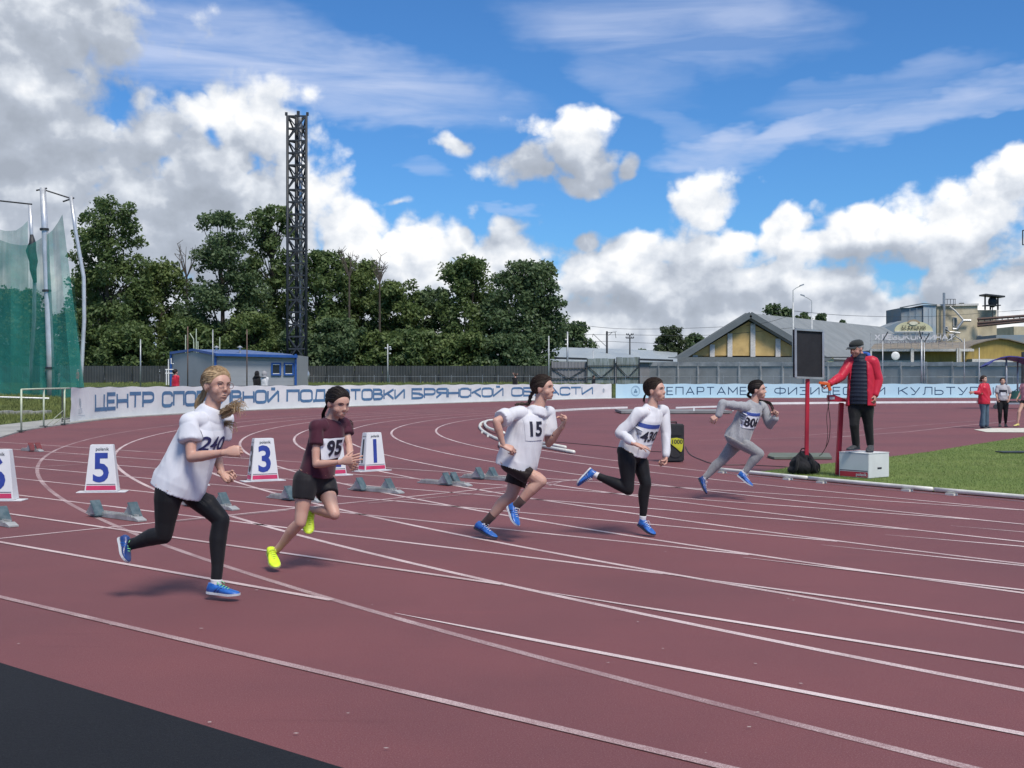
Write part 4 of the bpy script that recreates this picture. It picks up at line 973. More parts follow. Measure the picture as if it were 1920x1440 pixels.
# ---- trees ---------------------------------------------------------
def leafmat(name, a, b):
    m = bpy.data.materials.new(name); m.use_nodes = True; n_ = m.node_tree; n_.nodes.clear(); Q = NT(n_)
    out = Q.n('ShaderNodeOutputMaterial'); co = Q.n('ShaderNodeTexCoord').outputs['Object']
    k = Q.mix(Q.ramp(Q.noise(co, .45, 4, .7), .35, .65), rgba(a), rgba(b)); 
    d = Q.n('ShaderNodeBsdfPrincipled'); Q.put(d.inputs['Base Color'], k); d.inputs['Roughness'].default_value = .55; d.inputs['Specular IOR Level'].default_value = .35
    tr = Q.n('ShaderNodeBsdfTranslucent'); Q.put(tr.inputs[0], Q.vm('SCALE', k, sc=1.1)); mx = Q.n('ShaderNodeMixShader'); mx.inputs[0].default_value = .38; n_.links.new(d.outputs[0], mx.inputs[1]); n_.links.new(tr.outputs[0], mx.inputs[2]); n_.links.new(mx.outputs[0], out.inputs[0]); return m
LM = [leafmat('leaf_dark', (.085, .135, .048), (.135, .19, .066)), leafmat('leaf_mid', (.098, .148, .048), (.15, .20, .066)), leafmat('leaf_blue_green', (.080, .130, .060), (.122, .176, .078)), leafmat('leaf_birch', (.06, .085, .04), (.08, .11, .05))]
m_bark = mat('bark', (.075, .06, .045), .9, (.05, .042, .034), 4, bump=.6, bscale=20)
def leaves_mesh(clumps, n, size, seed, m, parent, flat=.75):
    rng = np.random.default_rng(seed); C_ = np.array([c[0] for c in clumps]); R_ = np.array([c[1] for c in clumps])
    w = R_ ** 2.3; idx = rng.choice(len(clumps), n, p=w / w.sum())
    d = rng.normal(size=(n, 3)); d /= np.linalg.norm(d, axis=1)[:, None]; rad = R_[idx] * np.clip(rng.normal(.82, .22, n), .1, 1.35)
    p = C_[idx] + d * rad[:, None] * np.array([1, 1, flat])
    nrm = d * .5 + rng.normal(size=(n, 3)) * .8 + np.array([0, 0, .45]); nrm /= np.linalg.norm(nrm, axis=1)[:, None]
    t1 = np.cross(nrm, rng.normal(size=(n, 3))); t1 /= np.linalg.norm(t1, axis=1)[:, None]; t2 = np.cross(nrm, t1)
    s = size * rng.uniform(.55, 1.35, n)[:, None]
    v = np.empty((n, 4, 3)); v[:, 0] = p - t1 * s; v[:, 1] = p + t2 * s * .55 + nrm * s * .12; v[:, 2] = p + t1 * s; v[:, 3] = p - t2 * s * .55 + nrm * s * .12
    o = np.array(parent.location); v -= o
    me = bpy.data.meshes.new('crown'); me.vertices.add(4*n); me.loops.add(4*n); me.polygons.add(n)
    me.vertices.foreach_set('co', v.ravel()); me.loops.foreach_set('vertex_index', np.arange(4*n)); me.polygons.foreach_set('loop_start', np.arange(n)*4); me.update()
    return link_mesh('crown', me, m, parent)
def tree(name, lab, px, ytop, hwpx, D, seed, m, n=8000, size=.2, ybase=715, open_top=0.0, group=None, trunk_frac=.18, cat='tree', squash=1.0):
    r = random.Random(seed); b = P(px, ybase, D); b.z = gz(b.x, b.y) - .1; top = P(px, ytop, D).z; H_ = top - b.z; W_ = hwpx * D / F
    t = thing(name, lab, cat, b, group)
    mb = MB(); pts = [b.copy()]; q = b.copy()
    for i in range(6): q = q + Vector((r.uniform(-.25, .25), r.uniform(-.25, .25), H_ * .14)); pts.append(q.copy())
    tr_ = max(.1, H_ * .018); mb.tube(pts, [tr_ * (1 - .12 * i) for i in range(7)], 8)
    clumps = []
    nc = int(60 + H_ * 2.6)
    for i in range(nc):
        k = r.random() ** .85; z = b.z + H_ * (trunk_frac + (1 - trunk_frac) * k)
        prof = math.sin(math.pi * min(1, .16 + .76 * k)) ** .5 if not open_top else (math.sin(math.pi * min(1, .14 + .78 * k)) ** .5)
        a = r.uniform(0, 2*math.pi); rr = W_ * prof * (.12 + .82 * r.random() ** .7); cr_ = (W_ * r.uniform(.22, .42)) * (1 - .30 * open_top * k) * (1 - .25 * k)
        z = min(z, b.z + H_ - cr_ * .55)
        c = Vector((b.x + math.cos(a) * rr, b.y + math.sin(a) * rr * .8, z)); clumps.append((tuple(c), cr_))
        if r.random() < .4 and k > .1:
            s_ = pts[min(6, max(1, int((z - b.z) / H_ * 6)))]; s_ = s_ if s_.z < z else pts[max(1, int((z - b.z) / H_ * 6) - 1)]
            mb.tube([s_, s_.lerp(c, .5) + Vector((0, 0, -.05 * H_ * .3)), c], [tr_ * .35, tr_ * .2, tr_ * .06], 5, cap=False)
    for i in range(int(nc * .8)):        # small outlying sprays give an uneven outline
        c0, r0 = clumps[r.randrange(nc)]; a = r.uniform(0, 2*math.pi); e_ = r.uniform(-.3, 1.0)
        clumps.append(((c0[0] + math.cos(a) * r0 * 1.05, c0[1] + math.sin(a) * r0, c0[2] + e_ * r0), r0 * r.uniform(.25, .45)))
    mb.build('trunk', m_bark, t, smooth=True)
    leaves_mesh(clumps, int(n * 1.85), size * 1.12, seed, m, t)
    return t
TG = 'tall trees behind the dark fence'
TR = [(28, 545, 70, 132, 1, 'broad tree seen through the green netting at the left edge', 7000),
 (98, 590, 55, 128, 2, 'lower dark tree behind the netting poles', 6000),
 (205, 372, 78, 130, 0, 'tallest open-crowned tree right of the netting poles', 12500),
 (168, 520, 55, 136, 1, 'bushy tree behind the foot of the tallest left tree', 6500),
 (292, 492, 74, 134, 1, 'dense round tree between the tallest left tree and the open tree by the mast', 11000),
 (420, 398, 78, 131, 2, 'open airy tree left of the lattice mast', 11500),
 (505, 388, 66, 136, 0, 'tall tree directly behind the lattice mast', 10500),
 (598, 470, 58, 132, 0, 'tree immediately right of the lattice mast', 9000),
 (672, 488, 62, 135, 1, 'tree behind the white pole with small lights', 9500),
 (745, 528, 58, 132, 1, 'mid-height tree between the pole with lights and the broad tree group', 9000),
 (815, 545, 52, 136, 2, 'lower tree at the left shoulder of the broad tree group', 8000),
 (885, 487, 72, 133, 0, 'broad dark tree in the right tree group', 12000),
 (985, 492, 72, 130, 2, 'rightmost tall dark tree, overhanging the white pole', 13000)]
for i, (px, yt, hw_, D, mi, lab, n) in enumerate(TR):
    tree('tree', lab, px, yt, hw_, D, 11 + i, LM[mi], n, .19, open_top=1.0 if i in (2, 5, 6) else .2, group=TG, trunk_frac=.1)
for i, (px, yt, hw_, D, lab) in enumerate([(360, 600, 60, 128, 'bushy undergrowth tree behind the left end of the cabin'), (470, 590, 60, 128, 'bushy undergrowth tree behind the middle of the cabin'), (630, 600, 55, 127, 'bushy undergrowth tree right of the mast foot'), (780, 620, 55, 127, 'bushy undergrowth tree left of the broad group'), (860, 625, 60, 127, 'bushy undergrowth tree under the broad group'), (950, 630, 60, 127, 'bushy undergrowth tree under the rightmost tall tree'), (240, 610, 60, 127, 'bushy undergrowth tree behind the thin grey pole'), (700, 625, 45, 127, 'bushy undergrowth tree behind the white pole with small lights'), (555, 620, 40, 127, 'bushy undergrowth tree behind the mast foot')]):
    tree('bushy_tree', lab, px, yt, hw_, D, 61 + i, LM[i % 3], 5500, .19, group='undergrowth along the dark fence', trunk_frac=.03)
tree('tree', 'smaller tree beyond the warehouse, beside the rightmost tall tree', 1072, 607, 40, 175, 80, LM[2], 5000, .26, ybase=690, trunk_frac=.1)
tree('birch_tree', 'pale drooping birch left of the yellow hall', 1258, 612, 27, 165, 81, LM[3], 3600, .2, ybase=700, trunk_frac=.15)
tree('tree', 'small round tree peeking over the left slope of the hall roof', 1301, 627, 20, 185, 82, LM[2], 1500, .26, ybase=690)
for i, (px, yt, hw_, lab) in enumerate([(1448, 571, 24, 'feathery tree behind the hall roof, left of the tall lamp'), (1475, 578, 16, 'narrow feathery tree just behind the tall lamp'), (1508, 587, 18, 'small tree top between the two street lamps'), (1541, 589, 12, 'small tree top just right of the street lamps'), (1580, 601, 10, 'tiny tree top on the roof line above the shed'), (1204, 655, 12, 'tiny bush on the warehouse roof line')]):
    tree('far_tree', lab, px, yt, hw_, 215, 90 + i, LM[2], 1300, .3, ybase=680, trunk_frac=.25, group='tree tops beyond the roofs')
# bare branches above the crowns
def bare(lab, px, y0, ytop, D, seed, spread=18):
    r = random.Random(seed); t = thing('bare_tree', lab, 'bare tree', P(px, 715, D)); mb = MB(); b = P(px, 715, D); b.z = gz(b.x, b.y); s0 = P(px, y0, D); mb.tube([b, s0], [.16, .1], 6)
    for i in range(9):
        x = px + r.uniform(-1, 1) * spread; y = ytop + r.uniform(0, 25); m_ = P((px + x) / 2 + r.uniform(-3, 3), (y0 + y) / 2 + r.uniform(-6, 6), D); e_ = P(x, y, D); mb.tube([s0, m_, e_], [.07, .05, .025], 5, cap=False)
        for j in range(3): k = m_.lerp(e_, r.random()); mb.tube([k, k + Vector((r.uniform(-.8, .8), 0, r.uniform(.2, .9)))], [.03, .015], 4, cap=False)
    mb.build('branches', m_bark, t)
bare('bare dead tree with grey twigs left of the open airy tree', 350, 520, 455, 133, 3, 26)
bare('thin bare twigs standing above the tree behind the lights pole', 655, 520, 465, 130, 4, 26)
bare('thin bare twigs above the mid-height tree', 712, 530, 478, 130, 5, 16)

# ---- hammer cage netting at the left ---------------------------------
D = 66.0; m_net = bpy.data.materials.new('green_netting'); m_net.use_nodes = True; n_ = m_net.node_tree; n_.nodes.clear(); Q = NT(n_)
out = Q.n('ShaderNodeOutputMaterial'); p = Q.n('ShaderNodeBsdfPrincipled'); p.inputs['Base Color'].default_value = (.015, .19, .16, 1); p.inputs['Roughness'].default_value = .8
tp = Q.n('ShaderNodeBsdfTransparent'); mx = Q.n('ShaderNodeMixShader'); co = Q.n('ShaderNodeTexCoord').outputs['Object']; at = Q.n('ShaderNodeAttribute', attribute_name='layers')
fold = Q.noise(co, .9, 5, .6); mpz = Q.n('ShaderNodeMapping'); mpz.inputs['Scale'].default_value = (3.2, 3.2, .22); Q.put(mpz.inputs[0], co); fold2 = Q.noise(mpz.outputs[0], 1.2, 5, .6)
fac = Q.m('MULTIPLY', at.outputs['Fac'], Q.ramp(Q.m('ADD', fold, fold2), .75, 1.3, .78, 1.2, 'LINEAR'), None, True)
Q.put(mx.inputs[0], fac); n_.links.new(tp.outputs[0], mx.inputs[1]); n_.links.new(p.outputs[0], mx.inputs[2]); n_.links.new(mx.outputs[0], out.inputs[0])
t = thing('throwing_cage', 'throwing cage of tall silver poles hung with green netting', 'throwing cage', P(95, 752, D))
m_alup = mat('silver_pole', (.62, .64, .66), .35, (.5, .52, .54), 2, metal=.4)
for pts, r0, r1 in (([(80,352),(84,430),(90,560),(94,660),(96,752)], .16, .22), ([(133,368),(141,430),(157,520),(158,600),(153,690),(151,742)], .10, .11), ([(56,382),(59,440),(65,520),(64,600),(58,690),(56,738)], .10, .11)):
    mb = MB(); n = len(pts); mb.tube([P(x, y, D + (2 if pts[0][0] == 56 else 0)) for x, y in pts], [r0 + (r1 - r0) * i / (n - 1) for i in range(n)], 10); mb.build('pole', m_alup, t, smooth=True)
for a, b in (((68,357),(88,353)), ((86,357),(136,373)), ((118,378),(139,371)), ((-5,376),(60,383))):
    mb = MB(); mb.tube([P(*a, D), P(*b, D)], .045, 6); mb.build('arm', m_dark, t)
for y in (430, 545, 690): mb = MB(); mb.tube([P(80 + (y - 352) * .04, y - 2, D - .03), P(80 + (y - 352) * .04, y + 2, D - .03)], .24, 10); mb.build('clamp', m_dark, t)
def net(pts_top, pts_bot, dd, dens_top, dens_bot, name='netting', rows=14):
    cols = len(pts_top); vs_ = []; lay = []
    for i in range(cols):
        for j in range(rows + 1):
            k = j / rows; x = pts_top[i][0] + (pts_bot[i][0] - pts_top[i][0]) * k; y = pts_top[i][1] + (pts_bot[i][1] - pts_top[i][1]) * k
            q = P(x, y, D + dd + .35 * math.sin(i * 1.7 + k * 2)); vs_.append(q); lay.append(dens_top + (dens_bot - dens_top) * (k ** .8))
    mb = MB(); mb.add(vs_, [(i*(rows+1)+j, (i+1)*(rows+1)+j, (i+1)*(rows+1)+j+1, i*(rows+1)+j+1) for i in range(cols-1) for j in range(rows)])
    o = mb.build(name, m_net, t); at_ = o.data.attributes.new('layers', 'FLOAT', 'POINT'); at_.data.foreach_set('value', lay[:len(o.data.vertices)]); return o
net([(-40,420),(-10,428),(10,433),(30,432),(42,424),(52,414)], [(-40,748),(-10,748),(10,748),(30,748),(42,747),(56,745)], 1.4, .46, .56)
net([(-40,440),(0,450),(20,457),(40,460),(56,459),(75,448),(88,438)], [(-40,752),(0,752),(20,752),(40,751),(56,750),(75,748),(92,747)], .3, .52, .60)
net([(88,440),(98,432),(108,418),(117,402)], [(92,750),(115,748),(135,744),(160,742)], -.4, .55, .68)
net([(56,462),(70,458),(86,455)], [(56,750),(75,748),(95,747)], .9, .10, .45)
net([(-40,560),(20,560),(70,560),(120,540),(136,500)], [(-40,750),(20,750),(70,748),(120,746),(159,742)], 2.2, .05, .35)
mb = MB(); mb.tube([P(x, y, D + 1.9) for x, y in ((59,440),(61,455),(58,470),(63,490),(62,505),(66,530))], [.10, .2, .3, .25, .2, .1], 8); mb.build('net_bundle', m_dark, t, smooth=True)
# low frame of the cage in the grass
t = thing('low_frame', 'low white bar lying in the grass in front of the netting', 'bar', P(40, 757, 60)); mb = MB(); a, b = P(-20, 757, 61), P(92, 755, 62); a.z = gz(a.x, a.y) + .12; b.z = gz(b.x, b.y) + .12; mb.tube([a, b], .05, 6); mb.build('bar', m_white, t)
t = thing('low_frame', 'pale stone edging along the rough grass left of the railing', 'edging', G(45, 768))
mb = MB()
for i in range(9):
    k = i / 9; a = P(-15 + 108 * k, 765, 46.5 + 1.5*k); zz = gz(a.x, a.y); mb = MB(); mb.box((a.x, a.y - .25, zz), (a.x + .22 + .02, a.y + .25, zz + .16)); b_ = P(-15 + 108 * (k + .105), 765, 46.5 + 1.5*k); mb = MB(); mb.box((a.x, a.y - .25, zz - .1), (b_.x, a.y + .25, zz + .14 + .02 * (i % 3))); mb.build('stone', m_conc, t)
# ================================================================== PEOPLE
def remeshed(mb, vox, smooth_it=2, fac=.5):
    me = bpy.data.meshes.new('tmp'); me.from_pydata([tuple(v) for v in mb.v], [], mb.f); me.update()
    bm = bmesh.new(); bm.from_mesh(me); bmesh.ops.recalc_face_normals(bm, faces=bm.faces); bm.to_mesh(me); bm.free()
    o = bpy.data.objects.new('tmp', me); COL.objects.link(o)
    md = o.modifiers.new('r', 'REMESH'); md.mode = 'VOXEL'; md.voxel_size = vox; md.adaptivity = 0
    if smooth_it: s = o.modifiers.new('s', 'SMOOTH'); s.factor = fac; s.iterations = smooth_it
    dg = bpy.context.evaluated_depsgraph_get(); ev = o.evaluated_get(dg); m2 = bpy.data.meshes.new_from_object(ev)
    bpy.data.objects.remove(o); bpy.data.meshes.remove(me); m2.materials.clear(); return m2
def mesh_np(me): a = np.empty(len(me.vertices) * 3); me.vertices.foreach_get('co', a); return a.reshape(-1, 3)
def normals_np(me): a = np.empty(len(me.vertices) * 3); me.vertices.foreach_get('normal', a); return a.reshape(-1, 3)
def finish(me, name, m, parent, smooth=True):
    o = Vector((0, 0, 0)); q = parent
    while q is not None: o = o + q.location; q = q.parent
    co = mesh_np(me) - np.array(o); me.vertices.foreach_set('co', co.ravel()); me.name = name
    if smooth: me.polygons.foreach_set('use_smooth', [True] * len(me.polygons))
    me.update(); return link_mesh(name, me, m, parent)
def loft(mb, secs, n=22, e=2.3):
    """secs: (centre, right, front, rx, ry) superellipse sections"""
    vs_ = []
    for c, r, f, rx, ry in secs:
        for j in range(n):
            a = 2*math.pi*j/n; ca, sa = math.cos(a), math.sin(a)
            k = (abs(ca)**e + abs(sa)**e) ** (-1/e)
            vs_.append(Vector(c) + r * (rx * ca * k) + f * (ry * sa * k))
    fs = []
    for i in range(len(secs) - 1):
        for j in range(n): a = i*n+j; b = i*n+(j+1) % n; fs.append((a, b, b+n, a+n))
    fs.append(tuple(range(n-1, -1, -1))); fs.append(tuple(range((len(secs)-1)*n, len(secs)*n)))
    mb.add(vs_, fs)
def lerp(a, b, t): return a + (b - a) * t
def limb(mb, pts, rs, n=14, sub=4):
    P_ = []; R_ = []
    cp = catmull(pts, sub)
    for i in range(len(cp)): k = i / sub; a = int(min(k, len(rs) - 2)); P_.append(cp[i]); R_.append(rs[a] + (rs[a+1] - rs[a]) * (k - a))
    mb.tube(P_, R_, n)
    mb.ell(pts[0], (rs[0],)*3, None, 12, 8); mb.ell(pts[-1], (rs[-1],)*3, None, 12, 8)
def frame(fwd, up):
    f = Vector(fwd).normalized(); u = Vector(up); u = (u - f * u.dot(f)).normalized(); r = f.cross(u).normalized()
    return Matrix((r, f, u)).transposed()      # columns: right, forward, up
# ---- hands
POSES = {'fist': ((70, 95, 65), (25, 45, 40)), 'relaxed': ((22, 34, 26), (18, 22, 18)), 'open': ((4, 8, 6), (12, 10, 8)), 'half': ((48, 62, 40), (22, 32, 30))}
def hand_mesh(wrist, d, palm_n, side, pose, s=1.0):
    """d: direction wrist->knuckles; palm_n: direction the palm faces; side: +1 thumb towards (d x palm_n)"""
    d = Vector(d).normalized(); pn = Vector(palm_n); pn = (pn - d * pn.dot(d)).normalized(); w = d.cross(pn).normalized() * side
    mb = MB(); W0 = Vector(wrist)
    loft(mb, [(W0 - d*.03*s, w, pn, .021*s, .018*s), (W0 + d*.0*s, w, pn, .022*s, .017*s), (W0 + d*.02*s, w, pn, .030*s, .017*s), (W0 + d*.05*s, w, pn, .036*s, .0155*s), (W0 + d*.075*s, w, pn, .036*s, .0135*s), (W0 + d*.086*s, w, pn, .031*s, .010*s)], 16)
    c1, ct = POSES[pose]
    L = [(.036, .023, .019), (.040, .026, .020), (.037, .024, .020), (.029, .018, .017)]
    for i in range(4):
        off = (.027 - i * .018) * s; fan = (.10 - .065 * i) * (1.0 if pose == 'open' else .4)
        base = W0 + d * (.079 - (.006 if i in (0, 3) else 0)) * s + w * off; dr = (d + w * fan).normalized(); ax = dr.cross(pn).normalized()
        pts = [base - d * .018 * s, base]; ang = 0; p = base.copy()
        jit = [0, 3, -3, 7][i]
        for q in range(3):
            ang += math.radians(c1[q] + jit); v = dr * math.cos(ang) + pn * math.sin(ang); p = p + v * L[i][q] * s; pts.append(p.copy())
        rs = [.0088*s, .0088*s, .0080*s, .0074*s, .0062*s]; rs = [r * (.88 if i == 3 else 1) for r in rs]
        mb.tube(pts, rs, 10); 
        for q, r in zip(pts[1:], rs[1:]): mb.ell(q, (r*1.02,)*3, None, 9, 7)
    tb = W0 + d * .022 * s + w * .022 * s + pn * .006 * s
    tdir = (d * .72 + w * .62 + pn * .25).normalized(); bend = (pn * .8 - w * .5 + d * .1).normalized(); pts = [tb - tdir * .012 * s, tb]; p = tb.copy(); ang = 0
    for q, l_ in enumerate((.038, .030, .024)):
        ang += math.radians(ct[q]); v = (tdir * math.cos(ang) + bend * math.sin(ang)).normalized(); p = p + v * l_ * s; pts.append(p.copy())
    mb.tube(pts, [.013*s, .0125*s, .0100*s, .0092*s, .0072*s], 10)
    for q, r in zip(pts[1:], (.0125, .0100, .0092, .0072)): mb.ell(q, (r*s,)*3, None, 9, 7)
    return remeshed(mb, .0028 * s, 1, .5)
# ---- head
def head_mb(mb, H, c, s):
    def L(x, y, z): return c + H @ Vector((x, y, z)) * s
    E = lambda q, r: mb.ell(L(*q), tuple(v * s for v in r), H, 20, 14)
    E((0, -.014, .030), (.075, .090, .079)); E((0, .020, .018), (.068, .065, .070)); E((0, .028, -.028), (.058, .056, .058)); E((0, .044, -.060), (.040, .038, .032)); E((0, .066, -.076), (.018, .016, .015))
    E((.036, .046, -.026), (.027, .028, .030)); E((-.036, .046, -.026), (.027, .028, .030))
    E((0, .069, .030), (.042, .014, .012)); E((0, .072, -.055), (.026, .016, .016))
    mb.tube([L(0, .077, .018), L(0, .085, .000), L(0, .093, -.015), L(0, .089, -.023)], [.0065*s, .0075*s, .0105*s, .0070*s], 10)
    E((0, .092, -.017), (.0112, .0090, .0092)); E((.0100, .085, -.020), (.0072, .008, .0062)); E((-.0100, .085, -.020), (.0072, .008, .0062))
    for sx in (1, -1):
        M = H @ Matrix.Rotation(sx * .35, 3, 'Z'); q = L(sx * .076, -.004, -.006); mb.ell(q, (.0075*s, .018*s, .029*s), M, 12, 9)
def sculpt_face(co, H, c, s):
    Hi = np.array(H.inverted()); l = (co - np.array(c)) @ Hi.T / s; fwd = np.array(H.col[1]); upv = np.array(H.col[2]); d = np.zeros(len(co)); dz = np.zeros(len(co))
    front = l[:, 1] > .03
    def g(x, z, sx, sz): return np.exp(-(((l[:, 0] - x) / sx) ** 2 + ((l[:, 2] - z) / sz) ** 2))
    for sx in (1, -1):
        d -= .0105 * g(sx * .031, .012, .017, .011); d += .0025 * g(sx * .031, .027, .02, .005); d -= .003 * g(sx*.006, -.031, .003, .003)
    d += .0026 * g(0, -.046, .017, .0045) + .0030 * g(0, -.058, .014, .005); d -= .0032 * g(0, -.0515, .020, .0022); d -= .003 * g(0, -.070, .018, .006); d -= .0015 * g(0, -.038, .004, .006)
    m_ = front & (np.abs(l[:, 2]) < .11); return co + fwd[None, :] * (d * m_ * s)[:, None]
def face_parts(t, H, c, s, iris, brow, lip, bvh, mouth_open=False, squint=1.0):
    def L(x, y, z): return c + H @ Vector((x, y, z)) * s
    f = (H @ Vector((0, 1, 0)))
    def on(x, z, lift=.0008):
        o = L(x, .16, z); hit = bvh.ray_cast(o, -f, .3); return (hit[0] if hit[0] is not None else L(x, .085, z)) + f * lift * s
    for sx in (1, -1):
        e = L(sx * .031, .0, .0115); e = on(sx * .031, .0115, 0) - f * .0085 * s
        mb = MB(); mb.ell(e, (.0125*s, .0112*s, .0072*s*squint), H, 14, 10); eye = mb.build('eye', m_eyew, t, smooth=True)
        g_ = e + f * .0066 * s + H @ Vector((.0015, 0, 0)) * s
        mb = MB(); mb.ell(g_, (.0052*s, .0052*s, .0060*s*squint), H, 12, 8); mb.build('iris', iris, eye, smooth=True)
        mb = MB(); mb.tube([on(sx*.031 + x, .0115 + z, .0018) for x, z in ((-.0135, .001), (-.007, .0072*squint), (0, .0088*squint), (.007, .0075*squint), (.0142, .0015))], [.0006*s, .0013*s, .0016*s, .0015*s, .0006*s], 6); mb.build('eyelashes', m_lash, eye)
        mb = MB(); mb.tube([on(sx * x, z, .0006) for x, z in ((.014, .0255), (.023, .0295), (.034, .0310), (.047, .0262))], [(.0014*s, .0022*s), (.0016*s, .0030*s), (.0015*s, .0028*s), (.0006*s, .0012*s)], 6); mb.build('eyebrow', brow, t)
    mb = MB(); vs_ = []
    xs_ = [-.021, -.014, -.007, 0, .007, .014, .021]; up_ = [0, .0042, .0062, .0048, .0062, .0042, 0]; lo_ = [0, -.0055, -.0080, -.0085, -.0080, -.0055, 0]
    for x, u in zip(xs_, up_): vs_.append(on(x, -.0505 + u, .0004 if u else -.0006))
    for x in xs_: vs_.append(on(x, -.0505, -.0002))
    for x, u in zip(xs_, lo_): vs_.append(on(x, -.0515 + u, .0004 if u else -.0006))
    mb.add(vs_, [(i, i+1, i+8, i+7) for i in range(6)] + [(i+7, i+8, i+15, i+14) for i in range(6)]); lp = mb.build('lips', lip, t, smooth=True)
    mb = MB(); k = .0024 if mouth_open else .0009; mb.tube([on(x, -.051, .0006) for x in (-.017, -.008, 0, .008, .017)], [.0004*s, k*s, k*1.2*s, k*s, .0004*s], 6); mb.build('mouth_gap', m_lash, lp)
def hair_cap(t, H, c, s, m, anchor, lift=.010, seed=0, hair_name='hair', low=-.045, hairline=.078, seg=120):
    """meridians run from the ponytail anchor over the skull to the hairline"""
    r = random.Random(seed); A = Vector(anchor).normalized(); o1 = A.orthogonal().normalized(); o2 = A.cross(o1); mb = MB(); vs_ = []; rings = 34
    ph = [r.uniform(-1, 1) for _ in range(seg)]
    for i in range(rings + 1):
        th = math.pi * (i / rings) * .97 + .02
        for j in range(seg):
            a = 2*math.pi*j/seg + .02 * math.sin(i * .35 + ph[j]); d = A * math.cos(th) + (o1 * math.cos(a) + o2 * math.sin(a)) * math.sin(th)
            q = Vector((d.x * .074, d.y * .091 - .014, d.z * .080 + .030)); nrm = d.normalized()
            # front skull bulge and covering thickness
            if d.y > 0: q.y += .010 * d.y
            x, y, z = q; k = lift + .0016 * ph[j] + .0010 * math.sin(a * 41 + i * .4)
            face = max(0.0, min(1.0, (y - .028 - .42 * max(0, z - .012)) / .02)) * max(0.0, min(1.0, (hairline + .020 - z - .9 * abs(x) * .28) / .012)) if y > 0 else 0.0
            below = max(0.0, min(1.0, (low - z + .25 * max(0, y)) / .012)); ear = max(0.0, min(1.0, (y + .03) / .012)) * max(0.0, min(1.0, (.016 - z) / .012)) if abs(x) > .03 else 0.0
            sink = max(face, below, ear)
            wide = max(0.0, min(1.0, (y + .012 - .42 * max(0, z - .012)) / .05)) * max(0.0, min(1.0, (hairline + .045 - z - .9 * abs(x) * .28) / .035)) if y > -.012 else 0.0
            k *= 1 - .85 * max(wide, max(0.0, min(1.0, (low + .03 - z) / .03)) * .6)
            q = q + nrm * ((k + .0012) * (1 - sink) - .014 * sink); vs_.append(c + H @ q * s)
    mb.add(vs_, [(i*seg+j, i*seg+(j+1) % seg, (i+1)*seg+(j+1) % seg, (i+1)*seg+j) for i in range(rings) for j in range(seg)])
    cap_ = mb.build(hair_name, m, t, smooth=True)
    mb = MB()
    for q in range(150 if seg > 100 else 0):
        jj = r.randrange(seg); i0 = r.randrange(0, 12); pp = []; off = r.uniform(.0006, .0030)
        for i in range(i0, rings + 1):
            v = Vector(vs_[i*seg+jj]); l = H.inverted() @ (v - c) / s; y, z, x = l.y, l.z, l.x
            fc = y > .028 + .42 * max(0, z - .012) and z < hairline + .012 - .25 * abs(x) or z < low or (y > -.03 and z < .012 and abs(x) > .03)
            if fc: break
            pp.append(v + (v - c).normalized() * off + Vector((r.uniform(-1, 1), r.uniform(-1, 1), r.uniform(-1, 1))) * .0006)
        if len(pp) > 4: mb.tube(pp, [.0011 * s] * (len(pp) - 1) + [.0003], 4, cap=False)
    if mb.v: mb.build('hair_strands', m, cap_, smooth=True)
    return cap_
def tress(par, m, pts, n, r0, spread, seed, thick=.0030, name='ponytail', frizz=.3, taper=.35):
    r = random.Random(seed); mb = MB(); pts = [Vector(p) for p in pts]
    for k in range(n):
        a = r.uniform(0, 2*math.pi); q = math.sqrt(r.random()); o = Vector((math.cos(a), r.uniform(-1, 1), math.sin(a))).normalized(); L_ = r.uniform(.62, 1.05); pp = []
        cp = catmull(pts, 4); mcount = max(3, int(len(cp) * min(1, L_)))
        for i in range(mcount):
            u = i / (len(cp) - 1); w = (r0 + spread * u ** 1.4) * math.sin(min(1, u * 4 + .25) * math.pi / 2)
            jit = Vector((r.uniform(-1, 1), r.uniform(-1, 1), r.uniform(-1, 1))) * spread * .10 * frizz * (1 + u * 2)
            pp.append(cp[i] + o * q * w * (1 - taper * u) + jit)
        mb.tube(pp, [thick * (1 - .75 * i / (len(pp) - 1)) for i in range(len(pp))], 5, cap=False)
    return mb.build(name, m, par, smooth=True)
